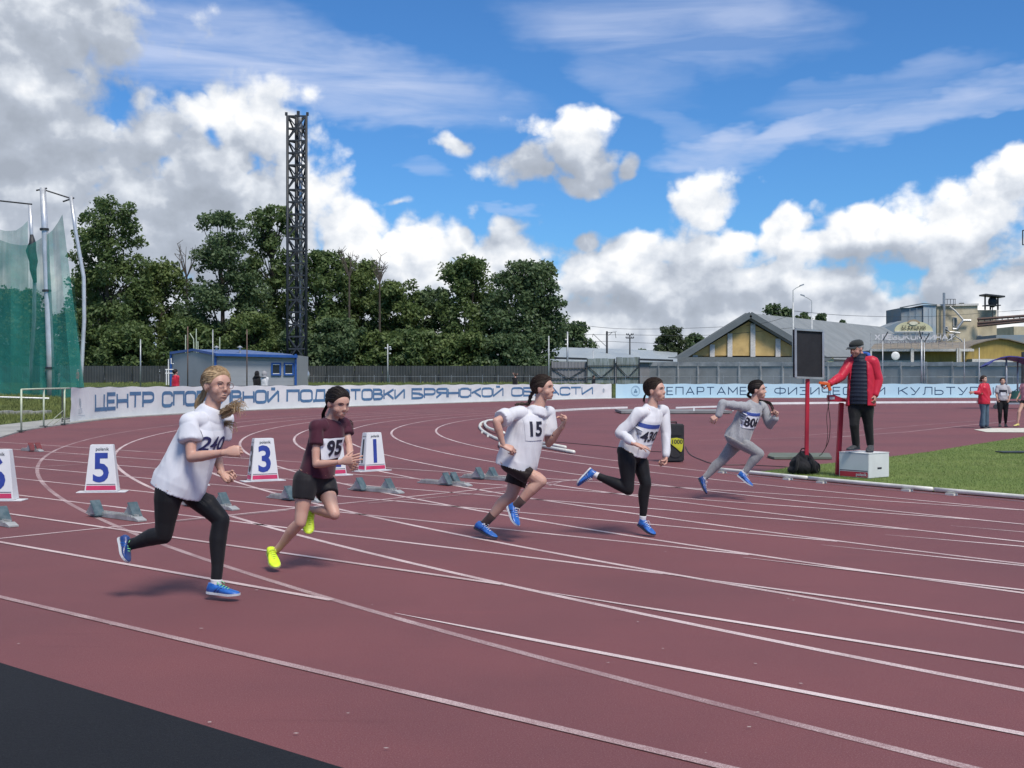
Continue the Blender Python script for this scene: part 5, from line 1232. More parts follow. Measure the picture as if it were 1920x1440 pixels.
# ---- shoe
def shoe(t, heel, toe, upv, m, msole, macc, s=1.0, lace=None, name='shoe', collar=None, ankle=None):
    heel, toe = Vector(heel), Vector(toe); L_ = (toe - heel).length; f = (toe - heel).normalized(); u = Vector(upv); u = (u - f * u.dot(f)).normalized(); r = f.cross(u)
    def pt(x, y, z): return heel + f * (x * L_) + r * y * s + u * z * s
    mb = MB(); secs = [(.0, .018, .010, .030), (.05, .028, .008, .062), (.15, .032, .006, .070), (.30, .031, .007, .066), (.42, .033, .008, .058), (.58, .040, .007, .046), (.74, .043, .007, .036), (.88, .037, .009, .030), (.97, .022, .012, .024), (1.0, .010, .015, .020)]
    loft(mb, [(pt(x, .004 * math.sin(x * 3), (zb + zt) / 2), r, u, w * s, (zt - zb) / 2 * s) for x, w, zb, zt in secs], 18, 2.5)
    if ankle is not None: loft(mb, [(pt(.18, 0, .045), r, f, .030*s, .042*s), (lerp(pt(.17, 0, .070), Vector(ankle), .35), r, f, .031*s, .038*s)], 16)
    me = remeshed(mb, .0045, 1); sh = finish(me, name, m, t)
    mb = MB(); vs_ = []; 
    for x, w, zb, zt in secs:
        for yy, zz in ((-w - .002, 0.0), (w + .002, 0.0), (w + .002, .013), (-w - .002, .013)): vs_.append(pt(x, yy + .004 * math.sin(x * 3), zz + .006 * max(0, x - .75) ** 1 * 4))
    n = len(secs); fs = [(i*4+j, i*4+(j+1) % 4, (i+1)*4+(j+1) % 4, (i+1)*4+j) for i in range(n-1) for j in range(4)] + [(0,1,2,3), ((n-1)*4+3, (n-1)*4+2, (n-1)*4+1, (n-1)*4)]
    mb.add(vs_, fs); mb.build('sole', msole, sh, smooth=False)
    if lace:
        mb = MB()
        for i in range(5):
            x = .34 + i * .075; z = .070 - i * .0068
            mb.tube([pt(x, -.020, z - .007), pt(x + .02, 0, z + .004), pt(x, .020, z - .007)], .0026 * s, 5)
        mb.tube([pt(.33, 0, .074), pt(.36, .022, .080), pt(.44, .030, .070)], .0024 * s, 5); mb.tube([pt(.33, 0, .074), pt(.38, -.020, .082), pt(.47, -.026, .066)], .0024 * s, 5)
        mb.build('laces', lace, sh, smooth=True)
    if macc:
        mb = MB()
        for sy in (-1, 1):
            for x0 in (.30, .40): mb.tube([pt(x0, sy*.0345, .018), pt(x0 + .06, sy*.0365, .034), pt(x0 + .13, sy*.031, .048)], (.0022 * s, .0055 * s), 6)
        mb.build('side_stripe', macc, sh)
    return sh
# ---- projecting flat print onto cloth
def patch(bvh, c, right, up, w, h, name, m, parent, off=.006, nx=26, ny=20, curve_fn=None, verts=None, faces=None):
    c = Vector(c); right = Vector(right).normalized(); up = Vector(up); up = (up - right * up.dot(right)).normalized(); nrm = right.cross(up).normalized()
    def on(x, y, o_=off):
        o = c + right * x + up * y + nrm * .3; hit = bvh.ray_cast(o, -nrm, .6)
        return (hit[0] if hit[0] is not None else c + right * x + up * y) + nrm * o_
    mb = MB()
    if verts is None:
        vs_ = [on((i / nx - .5) * w, (j / ny - .5) * h) for i in range(nx + 1) for j in range(ny + 1)]
        mb.add(vs_, [(i*(ny+1)+j, (i+1)*(ny+1)+j, (i+1)*(ny+1)+j+1, i*(ny+1)+j+1) for i in range(nx) for j in range(ny)])
    else: mb.add([on(x, y) for x, y in verts], faces)
    return mb.build(name, m, parent, smooth=True), on
def text2d(s, size, bold=0.02, shear=0.0):
    cu = bpy.data.curves.new('t', 'FONT'); cu.body = s; cu.size = size; cu.align_x = 'CENTER'; cu.align_y = 'CENTER'; cu.offset = bold * size; cu.shear = shear; cu.resolution_u = 3
    o = bpy.data.objects.new('t', cu); COL.objects.link(o); dg = bpy.context.evaluated_depsgraph_get(); me = bpy.data.meshes.new_from_object(o.evaluated_get(dg)); bpy.data.objects.remove(o)
    bm = bmesh.new(); bm.from_mesh(me); bmesh.ops.triangulate(bm, faces=bm.faces[:]); bmesh.ops.subdivide_edges(bm, edges=[e for e in bm.edges if e.calc_length() > size * .08], cuts=3); bmesh.ops.triangulate(bm, faces=bm.faces[:])
    v = [(q.co.x, q.co.y) for q in bm.verts]; bm.verts.index_update(); f = [tuple(q.index for q in fc.verts) for fc in bm.faces]; bm.free(); bpy.data.meshes.remove(me); return v, f
def folds(me, axis_pts, amp, seed=0, freq=14, along=3.0, diag=.45, fade=None):
    co = mesh_np(me); nr = normals_np(me); ax = (axis_pts[1] - axis_pts[0]).normalized(); o1 = ax.orthogonal().normalized(); o2 = ax.cross(o1); base = axis_pts[0]; a = np.empty(len(co))
    A = np.array(ax); B1 = np.array(o1); B2 = np.array(o2); L_ = co - np.array(base); la, l1, l2 = L_ @ A, L_ @ B1, L_ @ B2
    for i in range(len(co)):
        v = Vector((l1[i] * freq + la[i] * freq * diag, l2[i] * freq - la[i] * freq * diag * .4, la[i] * along + seed)); q = mnoise.noise(v); q2 = mnoise.noise(v * 2.3 + Vector((5, 1, 3)))
        a[i] = (1 - abs(q) * 2.6) * .75 + q2 * .12 + .30
    ln = (axis_pts[1] - axis_pts[0]).length; k = np.clip((la / ln - fade) / .14, .15, 1) if fade is not None else np.ones(len(co)); co = co + nr * (a * amp * k)[:, None]; me.vertices.foreach_set('co', co.ravel()); me.update(); return me

m_eyew = mat('eye_white', (.62, .60, .58), .25, spec=.6); m_lash = mat('lash_dark', (.02, .014, .012), .7); m_iris = mat('iris_dark', (.03, .022, .018), .15, spec=.8)
m_brow_d = mat('brow_dark', (.035, .024, .018), .8); m_brow_l = mat('brow_fair', (.17, .11, .07), .8)
def skin(name, c): return mat(name, c, .5, tuple(v * q for v, q in zip(c, (.93, .84, .82))), 9, bump=.12, bscale=220, bdist=.001, sub=.12, spec=.4, lo=.3, hi=.75)
m_skin1 = skin('skin_fair', (.52, .315, .245)); m_skin2 = skin('skin_warm', (.45, .27, .20)); m_skin3 = skin('skin_tan', (.36, .205, .145)); m_skin4 = skin('skin_flushed', (.47, .255, .205))
m_lip = mat('lip', (.36, .13, .115), .45); m_lip2 = mat('lip_dark', (.27, .11, .09), .45)
def hairmat(name, a, b): return mat(name, a, .6, b, 60, spec=.3, stretch=(1, 1, .12), detail=3, bump=.5, bscale=400, bdist=.001)
m_hair_fair = hairmat('hair_fair', (.46, .325, .185), (.30, .20, .11)); m_hair_dark = hairmat('hair_dark', (.022, .015, .012), (.012, .008, .007)); m_hair_brown = hairmat('hair_brown', (.045, .028, .020), (.028, .017, .012)); m_hair_grey = hairmat('hair_grey', (.30, .29, .28), (.2, .2, .2))
def cloth(name, c, rough=.85, sheen=.2, bump=.25, c2=None, scale=18): return mat(name, c, rough, c2 or tuple(v * .93 for v in c), scale, bump=min(1, bump * 1.1), bscale=9, bdist=.012, spec=.25, sheen=sheen, stretch=(1, 1, .4))

class Person:
    def __init__(s, label, D, base, group=None, vox=.0065, skin_=None, scale=1.0, vis=True):
        s.D = D; s.t = thing('person', label, 'person', base, group); s.vox = vox; s.skin = skin_ or m_skin1; s.k = scale
    def j(s, px, py, dd=0.0): return P(px, py, s.D + dd)
    def setup(s, head, fwd, up, neck, sh, el, wr, pel, hip, kn, an, hs=1.0, chest_bow=.0):
        s.head, s.neck, s.pel = head, lerp(neck, head, .16), pel; s.H = frame(fwd, up); s.hs = hs; s.sh, s.el, s.wr, s.hip, s.kn, s.an = sh, el, wr, hip, kn, an
        s.lat_s = (sh[1] - sh[0]).normalized(); s.lat_h = (hip[1] - hip[0]).normalized()
        shc = (sh[0] + sh[1]) / 2; s.shc = shc; hc = (hip[0] + hip[1]) / 2; s.hc = hc
        s.spine = [hc + (pel - hc) * .5, lerp(hc, shc, .35), lerp(hc, shc, .7), shc, neck]
        s.upv = (shc - hc).normalized(); s.front_s = s.lat_s.cross(s.upv).normalized(); s.front_h = s.lat_h.cross(s.upv).normalized()
    def sec(s, t, rx, ry, fo=0.0):
        """t: 0 hips .. 1 shoulder line"""
        c = lerp(s.hc, s.shc, t); lat = lerp(s.lat_h, s.lat_s, max(0, min(1, t))).normalized(); fr = lat.cross(s.upv).normalized(); k = s.k
        return (c + fr * fo * k, lat, fr, rx * k, ry * k)
    def body(s, hands, arm_r=1.0, leg_r=1.0, foot=None):
        mb = MB(); k = s.k; a = arm_r * k; l = leg_r * k
        loft(mb, [s.sec(-.16, .09, .08), s.sec(-.05, .135, .100, -.008), s.sec(.08, .138, .098, -.006), s.sec(.35, .108, .080), s.sec(.6, .122, .088), s.sec(.8, .128, .088), s.sec(.95, .115, .070), s.sec(1.05, .06, .05)])
        nb = lerp(s.neck, s.head, .0); limb(mb, [lerp(s.shc, s.neck, .3), s.neck, s.head + s.H @ Vector((0, -.018, -.045)) * s.hs], [.062*k, .051*k, .049*k])
        for i in (0, 1):
            limb(mb, [lerp(s.shc, s.sh[i], .45) + s.upv * .005, s.sh[i], lerp(s.sh[i], s.el[i], .35), s.el[i]], [.045*k, .048*a, .040*a, .031*a])
            f_ = s.wr[i] - s.el[i]; limb(mb, [s.el[i], lerp(s.el[i], s.wr[i], .3), lerp(s.el[i], s.wr[i], .75), s.wr[i]], [.031*a, .035*a, .024*a, .019*a])
            th = s.kn[i] - s.hip[i]; sh_ = s.an[i] - s.kn[i]
            back = (-(th.normalized() - sh_.normalized())); back = back if back.length > .15 else -s.front_h * .3; back = back.normalized() * -1
            calf = lerp(s.kn[i], s.an[i], .30) + (sh_.normalized() - th.normalized()).normalized() * .012 * k if (sh_.normalized() - th.normalized()).length > .2 else lerp(s.kn[i], s.an[i], .3) - s.front_h * .01
            limb(mb, [s.hip[i], lerp(s.hip[i], s.kn[i], .3), lerp(s.hip[i], s.kn[i], .75), s.kn[i]], [.080*l, .078*l, .056*l, .049*l])
            limb(mb, [s.kn[i], calf, lerp(s.kn[i], s.an[i], .72), s.an[i]], [.047*l, .050*l, .034*l, .029*l])
            mb.ell(s.hip[i] - s.front_h * .022 * k + s.upv * .005, (.070*l,)*3)
            if foot: limb(mb, [s.an[i], foot[i]], [.030*l, .026*l])
        head_mb(mb, s.H, s.head, s.hs)
        me = remeshed(mb, s.vox, 2, .5); co = sculpt_face(mesh_np(me), s.H, s.head, s.hs); me.vertices.foreach_set('co', co.ravel()); me.update()
        s.bvh = BVHTree.FromPolygons([tuple(v) for v in co], [tuple(p.vertices) for p in me.polygons])
        bm = bmesh.new(); bm.from_mesh(me)
        for i in (0, 1):
            if hands[i] is None: continue
            d, pn, side, pose = hands[i]; hm = hand_mesh(s.wr[i], d, pn, side, pose, s.k * .98); bm.from_mesh(hm); bpy.data.meshes.remove(hm)
        bm.to_mesh(me); bm.free(); s.body_o = finish(me, 'body', s.skin, s.t); return s
    def garment(s, name, mb, m, vox=None, fold=None, seed=0, sm=2, **kw):
        me = remeshed(mb, vox or s.vox * 1.15, sm)
        if fold: folds(me, (s.hc, s.shc), fold, seed, **kw)
        bv = BVHTree.FromPolygons([tuple(v.co) for v in me.vertices], [tuple(p.vertices) for p in me.polygons]); o = finish(me, name, m, s.t); return o, bv
    def top(s, m, hem=-.05, rx=(.155, .150, .150, .150), ry=(.125, .118, .118, .112), sleeve=.6, sr=(.060, .066), fold=.006, seed=0, name='shirt', long=False, fo=0.0, hem_rx=None, cuff=.030, **kw):
        mb = MB(); k = s.k
        loft(mb, [s.sec(hem + .07, (hem_rx or rx[0]) * .86, ry[0] * .86, fo), s.sec(hem + .004, (hem_rx or rx[0]) * .93, ry[0] * .95, fo), s.sec(hem, hem_rx or rx[0] * 1.03, ry[0] * 1.05, fo), s.sec(lerp(hem, .3, .5), rx[0], ry[0], fo), s.sec(.38, rx[1], ry[1], fo), s.sec(.62, rx[2], ry[2], fo * .6), s.sec(.85, rx[3], ry[3], fo * .3), s.sec(.98, rx[3] * .86, ry[3] * .78), s.sec(1.07, .075, .06)], 26)
        for i in (0, 1):
            d = (s.el[i] - s.sh[i])
            if long:
                limb(mb, [lerp(s.shc, s.sh[i], .5), s.sh[i], lerp(s.sh[i], s.el[i], .5), s.el[i]], [.054*k, .052*k, sr[0]*k, sr[1]*k]); limb(mb, [s.el[i], lerp(s.el[i], s.wr[i], .5), lerp(s.el[i], s.wr[i], .94)], [sr[1]*k, sr[1]*.85*k, cuff*k])
            else:
                e_ = lerp(s.sh[i], s.el[i], sleeve); dd = d.normalized(); mb.tube([lerp(s.shc, s.sh[i], .45), s.sh[i] - dd * .005, lerp(s.sh[i], e_, .5), e_, e_ - dd * .004, e_ - dd * .030], [.058*k, .055*k, sr[0]*k, sr[1]*k, sr[1]*.88*k, sr[1]*.78*k], 16); mb.ell(s.sh[i], (.055*k,)*3)
        mb.tube([s.neck - s.upv * .07, s.neck - s.upv * .030, s.neck - s.upv * .008], [.090*k, .074*k, .062*k], 16)
        o, bv = s.garment(name, mb, m, None, fold, seed, fade=hem, **kw); s.top_bvh = bv; s.top_o = o; s.hem = hem; s.tuck(); return o
    def tuck(s):
        """trousers never show through the top: pull their cloth inside it above the hem"""
        for o in (getattr(s, 'bot_o', None), getattr(s, 'body_o', None)):
            if o is None: continue
            off = s.t.location; L_ = (s.shc - s.hc).length
            isb = o is s.body_o; lim = -.020 if isb else -.006
            for v in o.data.vertices:
                w = v.co + off; rel = w - s.hc; tt = rel.dot(s.upv) / L_
                if tt < s.hem + .01 or tt > .92 or (rel - s.upv * rel.dot(s.upv)).length > .24 * s.k: continue
                if isb and min((w - a).length for a in (s.el[0], s.el[1], s.wr[0], s.wr[1])) < .11: continue
                if isb and tt > .70: continue
                loc, nr, _, dist = s.top_bvh.find_nearest(w, .12)
                if loc is None: continue
                g_ = (w - loc).dot(nr)
                if g_ > lim and g_ < (.075 if isb else .055): v.co = loc + nr * (lim - .002) - off
    def collar(s, m, r=.058, tube=.006, tilt=.0):
        c = s.neck - s.upv * .010; n_ = (s.head - s.neck).normalized(); o1 = s.lat_s; o2 = n_.cross(o1).normalized(); mb = MB(); pts = [c + o1 * (r * s.k * math.cos(a)) + o2 * (r * s.k * math.sin(a)) - n_ * tilt * math.sin(a) for a in np.linspace(0, 2*math.pi, 25)]
        mb.tube(pts, tube, 6); mb.build('collar', m, s.top_o, smooth=True)
    def bottoms(s, m, length=2.0, r=1.12, name='leggings', flare=None, waist=.14, fold=None, seed=0):
        """length: 0..1 thigh, 1..2 shin"""
        mb = MB(); k = s.k; l = k * r
        loft(mb, [s.sec(-.17, .095, .088), s.sec(-.05, .143*r/1.12, .108*r/1.12, -.010), s.sec(.08, .144*r/1.12, .104*r/1.12, -.006), s.sec(waist, .128*r/1.12, .096*r/1.12)])
        for i in (0, 1):
            th = s.kn[i] - s.hip[i]; sh_ = s.an[i] - s.kn[i]; tmax = min(1, length)
            rs = [.080*l, .078*l, .057*l, .049*l]
            if length < 1:
                e_ = lerp(s.hip[i], s.kn[i], length); fl = flare or .072*l; mb.tube([s.hip[i], lerp(s.hip[i], e_, .5), e_], [.082*l, .080*l, fl], 18); mb.ell(s.hip[i], (.082*l,)*3)
            else:
                limb(mb, [s.hip[i], lerp(s.hip[i], s.kn[i], .3), lerp(s.hip[i], s.kn[i], .75), s.kn[i]], rs)
                e_ = lerp(s.kn[i], s.an[i], length - 1); dv = (sh_.normalized() - th.normalized()); calf = lerp(s.kn[i], s.an[i], .30) + (dv.normalized() * .012 * k if dv.length > .2 else -s.front_h * .01)
                fl = flare or .031*l
                if flare: limb(mb, [s.kn[i], lerp(s.kn[i], e_, .5), e_], [.052*l, lerp(.052*l, fl, .55), fl])
                else: limb(mb, [s.kn[i], calf, lerp(s.kn[i], s.an[i], .72), e_], [.049*l, .051*l, .035*l, fl])
            mb.ell(s.hip[i] - s.front_h * .022 * k + s.upv * .005, (.071*l,)*3)
        o, bv = s.garment(name, mb, m, None, fold, seed); s.bot_o = o; s.bot_bvh = bv; return o
    def sock(s, i, m, length=.25, r=.034, name='sock'):
        mb = MB(); a = lerp(s.an[i], s.kn[i], length); mb.tube([a, lerp(a, s.an[i], .5), s.an[i], s.an[i] + (s.an[i] - s.kn[i]).normalized() * .03], [r*1.08*s.k, r*s.k, r*.98*s.k, r*s.k], 12); mb.build(name, m, s.t, smooth=True)
    def face(s, iris=None, brow=None, lip=None, **kw): face_parts(s.t, s.H, s.head, s.hs, iris or m_iris, brow or m_brow_d, lip or m_lip, s.bvh, **kw)
    def hl(s, x, y, z): return s.head + s.H @ Vector((x, y, z)) * s.hs
    def bib(s, text, c, right, up, w=.22, h=.17, band=None, size=.12, mbib=None, mnum=None, tail=None, shear=0.0, bold=.02, yoff=0.0):
        o, on = patch(s.top_bvh, c, right, up, w, h, 'number_bib', mbib or m_bib, s.t, .006)
        v, f = text2d(text, size, bold, shear); patch(s.top_bvh, c, right, up, 0, 0, 'numerals', mnum or m_num, o, .0105, verts=[(x, y + yoff) for x, y in v], faces=f)
        if band is not None:
            vs_ = [((i / 24 - .5) * w, h * .30 + (j / 4) * h * .19) for i in range(25) for j in range(5)]; patch(s.top_bvh, c, right, up, 0, 0, 'bib_band', band, o, .0085, verts=vs_, faces=[(i*5+j, (i+1)*5+j, (i+1)*5+j+1, i*5+j+1) for i in range(24) for j in range(4)])
        return o
m_bib = mat('bib_paper', (.74, .75, .79), .6, (.68, .69, .74), 5); m_num = mat('bib_number', (.012, .012, .03), .6); m_num_b = mat('bib_number_blue', (.02, .02, .10), .6); m_bandb = mat('bib_band_blue', (.035, .07, .30), .6)
# ---- the five runners, the starter, and the people further off ---------
V = Vector
m_tee = cloth('white_cotton', (.62, .63, .68)); m_tee2 = cloth('white_cotton_soft', (.63, .63, .66)); m_leg = cloth('black_leggings', (.010, .010, .012), .6, .05, .1); m_short = cloth('black_shorts', (.012, .011, .014), .7, .1, .15)
m_maroon = cloth('maroon_jersey', (.060, .012, .026), .8, .15); m_brownsh = cloth('brown_black_shorts', (.022, .015, .014), .7, .1, .15); m_greytop = cloth('grey_marl', (.34, .345, .36), .9, .3, c2=(.28, .285, .30), scale=90); m_greyleg = cloth('grey_marl_leggings', (.27, .27, .275), .9, .3, c2=(.22, .22, .225), scale=90)
m_wsock = cloth('white_sock', (.68, .66, .66)); m_bsock = cloth('brown_sock', (.05, .028, .028))
m_shB = mat('shoe_blue', (.012, .085, .34), .4, (.02, .13, .46), 30, coat=.3); m_shD = mat('shoe_dark_blue', (.012, .03, .13), .4, (.015, .05, .20), 25, coat=.3); m_shY = mat('shoe_neon', (.62, .80, .02), .5, (.52, .70, .02), 30); m_sole_d = mat('sole_dark', (.03, .035, .05), .6); m_sole_w = mat('sole_white', (.6, .62, .64), .5); m_sole_y = mat('sole_neon', (.55, .60, .25), .6)
m_lacew = mat('lace_white', (.75, .75, .78), .8); m_laceg = mat('lace_green', (.25, .75, .35), .7); m_lacey = mat('lace_neon', (.70, .85, .10), .7); m_shK = mat('shoe_grey_black', (.035, .038, .042), .7, (.06, .062, .068), 20)
FWD, CAM, UP = V((1, 0, 0)), V((0, -1, 0)), V((0, 0, 1))

# runner 240 -------------------------------------------------------------
p = Person('fair-haired girl runner in glasses, white tee numbered 240 and black leggings', 7.67, G(400, 1126), 'girls sprinting from the start')
j = p.j
p.setup(j(407, 724, .02), V((.74, -.67, -.06)), V((.05, .03, 1)), j(396, 772, .02), [j(357, 792, -.13), j(420, 786, .15)], [j(358, 858, -.20), j(404, 852, .20)], [j(424, 848, -.26), j(417, 888, .10)], j(333, 902), [j(318, 908, -.085), j(352, 912, .085)], [j(307, 1004, -.07), j(415, 974, .05)], [j(239, 1022, .05), j(405, 1092, .02)], hs=1.06)
p.body([(V((1, .05, .12)), V((0, 1, -.25)), 1, 'fist'), (V((.80, -.30, -.52)), V((.1, -.75, .6)), -1, 'half')], 1.0, 1.02)
p.bottoms(m_leg, 1.97, 1.12)
p.top(m_tee, -.10, (.158, .150, .150, .146), (.150, .130, .122, .112), .52, (.058, .066), .015, 3, 't_shirt', hem_rx=.172, freq=9, along=.7)
p.collar(m_tee, .060, .005)
cb = lerp(p.hc, p.shc, .76) + p.front_s * .1
p.bib('240', cb + V((-.01, 0, 0)) - p.lat_s * .02, p.lat_s, p.upv, .20, .17, None, .125, shear=.25, mnum=m_num_b)
p.face(brow=m_brow_l, mouth_open=True)
hc_ = hair_cap(p.t, p.H, p.head, p.hs, m_hair_fair, (0, -.80, -.28), .010, 1)
tress(hc_, m_hair_fair, [p.hl(0, -.105, -.015), p.hl(.01, -.125, -.06), j(372, 765, .10), j(396, 783, .10), j(425, 772, -.02), j(446, 760, -.08), j(452, 775, -.10)], 130, .014, .062, 2, .0042, frizz=.6)
tress(hc_, m_hair_fair, [p.hl(0, -.105, -.02), j(368, 760, .12), j(410, 792, .12), j(433, 794, .0), j(440, 806, -.03)], 50, .012, .034, 3, .0034, name='loose_strands', frizz=.8)
# glasses
mb = MB(); f_ = p.hl
for sx in (1, -1): mb.tube([f_(sx*.033 + .020*math.cos(a), .098 - .006*abs(math.cos(a)) , .008 + .0165*math.sin(a)) for a in np.linspace(0, 2*math.pi, 17)], .0019, 5, cap=False)
mb.tube([f_(-.013, .098, .012), f_(0, .102, .014), f_(.013, .098, .012)], .0011, 5)
for sx in (1, -1): mb.tube([f_(sx*.053, .092, .011), f_(sx*.074, .06, .013), f_(sx*.081, .0, .008), f_(sx*.080, -.02, -.006)], .0012, 5)
mb.build('glasses', mat('glasses_frame', (.30, .17, .16), .3, metal=.3), p.t, smooth=True)
p.sock(1, m_wsock, .05, .036); p.sock(0, m_wsock, .03, .034)
shoe(p.t, j(389, 1112, .03), j(449, 1118, -.05), UP, m_shB, m_sole_w, m_shD, 1.0, m_laceg, ankle=p.an[1])
shoe(p.t, j(224, 1010, .07), j(236, 1056, -.03), V((.85, -.15, .35)), m_shD, m_sole_w, m_shB, 1.0, m_laceg, ankle=p.an[0])

# runner 95 ----------------------------------------------------------------
p = Person('dark-haired girl runner leaning forward, maroon top numbered 95, black shorts and neon yellow shoes', 8.91, G(515, 1069), 'girls sprinting from the start'); p.k = .96
j = p.j
p.setup(j(634, 757, -.02), V((.66, -.68, -.30)), V((.12, -.12, 1)), j(619, 792, .02), [j(592, 802, -.11), j(645, 797, .12)], [j(592, 871, -.17), j(655, 836, .06)], [j(641, 866, -.24), j(656, 868, -.08)], j(588, 892), [j(573, 902, -.08), j(606, 902, .08)], [j(563, 980, -.13), j(627, 964, -.10)], [j(517, 1034, .02), j(583, 955, .14)], hs=1.03)
p.body([(V((1, -.1, .20)), V((.1, .9, .1)), 1, 'open'), (V((.30, -.35, -.15)), V((-.1, -.9, 0)), -1, 'relaxed')], .88, .92)
p.bottoms(m_short, .44, 1.16, 'shorts', .080, .30, .003, 2)
p.top(m_maroon, .11, (.138, .130, .132, .136), (.120, .110, .106, .100), .46, (.050, .054), .010, 5, 'shirt', freq=9)
p.collar(m_maroon, .060, .004)
p.bib('95', lerp(p.hc, p.shc, .66) + p.front_s * .1, p.lat_s, p.upv, .225, .155, None, .155, bold=.035)
p.face()
hc_ = hair_cap(p.t, p.H, p.head, p.hs, m_hair_dark, (0, -.85, -.25), .009, 4)
tress(hc_, m_hair_dark, [p.hl(0, -.10, -.02), p.hl(0, -.125, -.06), j(606, 782, .12), j(625, 800, .15), j(656, 790, .13), j(660, 806, .08)], 50, .012, .018, 5, .0024)
shoe(p.t, j(506, 1036, .06), j(519, 1067, -.14), UP + V((0, -.2, 0)), m_shY, m_sole_y, None, .98, m_lacey, ankle=p.an[0])
shoe(p.t, j(583, 962, .17), j(578, 1003, .03), V((.15, -1, .15)), m_shY, m_sole_y, None, .95, m_lacey, ankle=p.an[1])

# runner 15 ------------------------------------------------------------------
p = Person('girl runner with a dark braid, loose white tee numbered 15, brown-black shorts and brown socks', 10.6, G(905, 1013), 'girls sprinting from the start'); p.k = 1.02
j = p.j
p.setup(j(1019, 729, 0), V((.90, -.42, .0)), V((-.02, .02, 1)), j(1009, 768, .0), [j(962, 776, -.13), j(1029, 774, .13)], [j(930, 790, -.28), j(1029, 832, .12)], [j(944, 836, -.26), j(1056, 797, -.02)], j(966, 862), [j(959, 866, -.09), j(979, 868, .09)], [j(1014, 902, -.12), j(958, 930, .06)], [j(966, 950, -.10), j(910, 980, .10)], hs=1.04)
p.body([(V((.9, -.05, -.30)), V((-.1, .55, -.6)), 1, 'half'), (V((.25, -.35, .95)), V((-.85, -.3, .2)), -1, 'fist')], 1.05, 1.10)
p.bottoms(m_brownsh, .66, 1.22, 'shorts', .094, .16, .003, 7)
p.top(m_tee2, -.12, (.165, .165, .162, .158), (.162, .148, .135, .118), .72, (.066, .074), .014, 8, 't_shirt', hem_rx=.178, freq=8, along=.6)
p.collar(m_tee2, .062, .005)
p.bib('15', lerp(p.hc, p.shc, .74) + p.front_s * .1 - p.lat_s * .03, p.lat_s, p.upv, .19, .19, None, .17, mbib=m_tee2, bold=.03)
p.face()
hc_ = hair_cap(p.t, p.H, p.head, p.hs, m_hair_brown, (0, -.85, -.3), .011, 7)
mb = MB(); bp = catmull([p.hl(0, -.10, -.03), p.hl(0, -.125, -.08), j(991, 757, .06), j(975, 757, .04), j(966, 759, .02)], 6)
mb.tube(bp, [.017 + .004 * math.sin(i * 1.6) - .010 * (i / len(bp)) ** 3 for i in range(len(bp))], 10); mb.build('braid', m_hair_brown, hc_, smooth=True)
p.sock(0, m_bsock, .30, .038); p.sock(1, m_bsock, .30, .038)
shoe(p.t, j(953, 951, -.06), j(969, 988, -.22), V((.55, -.2, .75)), m_shB, m_sole_w, m_shD, 1.05, m_lacew, ankle=p.an[0])
shoe(p.t, j(890, 990, .12), j(931, 1011, -.02), V((.25, -.1, 1)), m_shB, m_sole_d, m_shD, 1.05, m_lacew, ankle=p.an[1])

# runner 430 -------------------------------------------------------------------
p = Person('girl runner in white long-sleeved top numbered 430 and black leggings, one leg kicked back', 10.84, G(1212, 1005), 'girls sprinting from the start'); p.k = .96
j = p.j
p.setup(j(1229, 733, 0), V((.84, -.54, .02)), V((.0, .0, 1)), j(1222, 768, .0), [j(1198, 775, -.13), j(1243, 771, .12)], [j(1163, 812, -.15), j(1250, 812, .08)], [j(1189, 832, -.26), j(1248, 855, .0)], j(1184, 842), [j(1175, 848, -.08), j(1195, 849, .08)], [j(1178, 918, -.10), j(1211, 907, .03)], [j(1116, 890, .02), j(1205, 972, .06)], hs=1.01)
p.body([(V((1, -.12, -.35)), V((-.1, .3, -.8)), 1, 'open'), (V((-.22, -.25, -.9)), V((-.6, -.5, .1)), -1, 'half')], .9, .88)
p.bottoms(m_leg, 1.90, 1.10)
p.top(m_tee2, -.01, (.142, .138, .142, .144), (.130, .112, .112, .106), 0, (.045, .041), .013, 12, 'long_sleeved_top', long=True, cuff=.029, freq=9, along=1.0)
p.collar(m_tee2, .060, .005)
p.bib('430', lerp(p.hc, p.shc, .56) + p.front_s * .1 - p.lat_s * .040, p.lat_s, p.upv, .22, .19, m_bandb, .125, mbib=m_tee2, shear=.2, bold=.03, yoff=-.02)
p.face()
hc_ = hair_cap(p.t, p.H, p.head, p.hs, m_hair_brown, (0, -.8, -.35), .009, 9)
tress(hc_, m_hair_brown, [p.hl(0, -.10, -.03), p.hl(0, -.115, -.07), p.hl(0, -.11, -.12)], 30, .010, .012, 10, .0024)
p.sock(0, m_wsock, .10, .032); p.sock(1, m_wsock, .08, .032)
shoe(p.t, j(1108, 877, .04), j(1080, 909, .04), V((.7, -.40, -.6)), m_shB, m_sole_w, m_shD, 1.0, m_lacew, ankle=p.an[0])
shoe(p.t, j(1197, 984, .09), j(1227, 1005, -.05), V((.2, -.15, 1)), m_shB, m_sole_d, m_shD, 1.0, m_lacew, ankle=p.an[1])

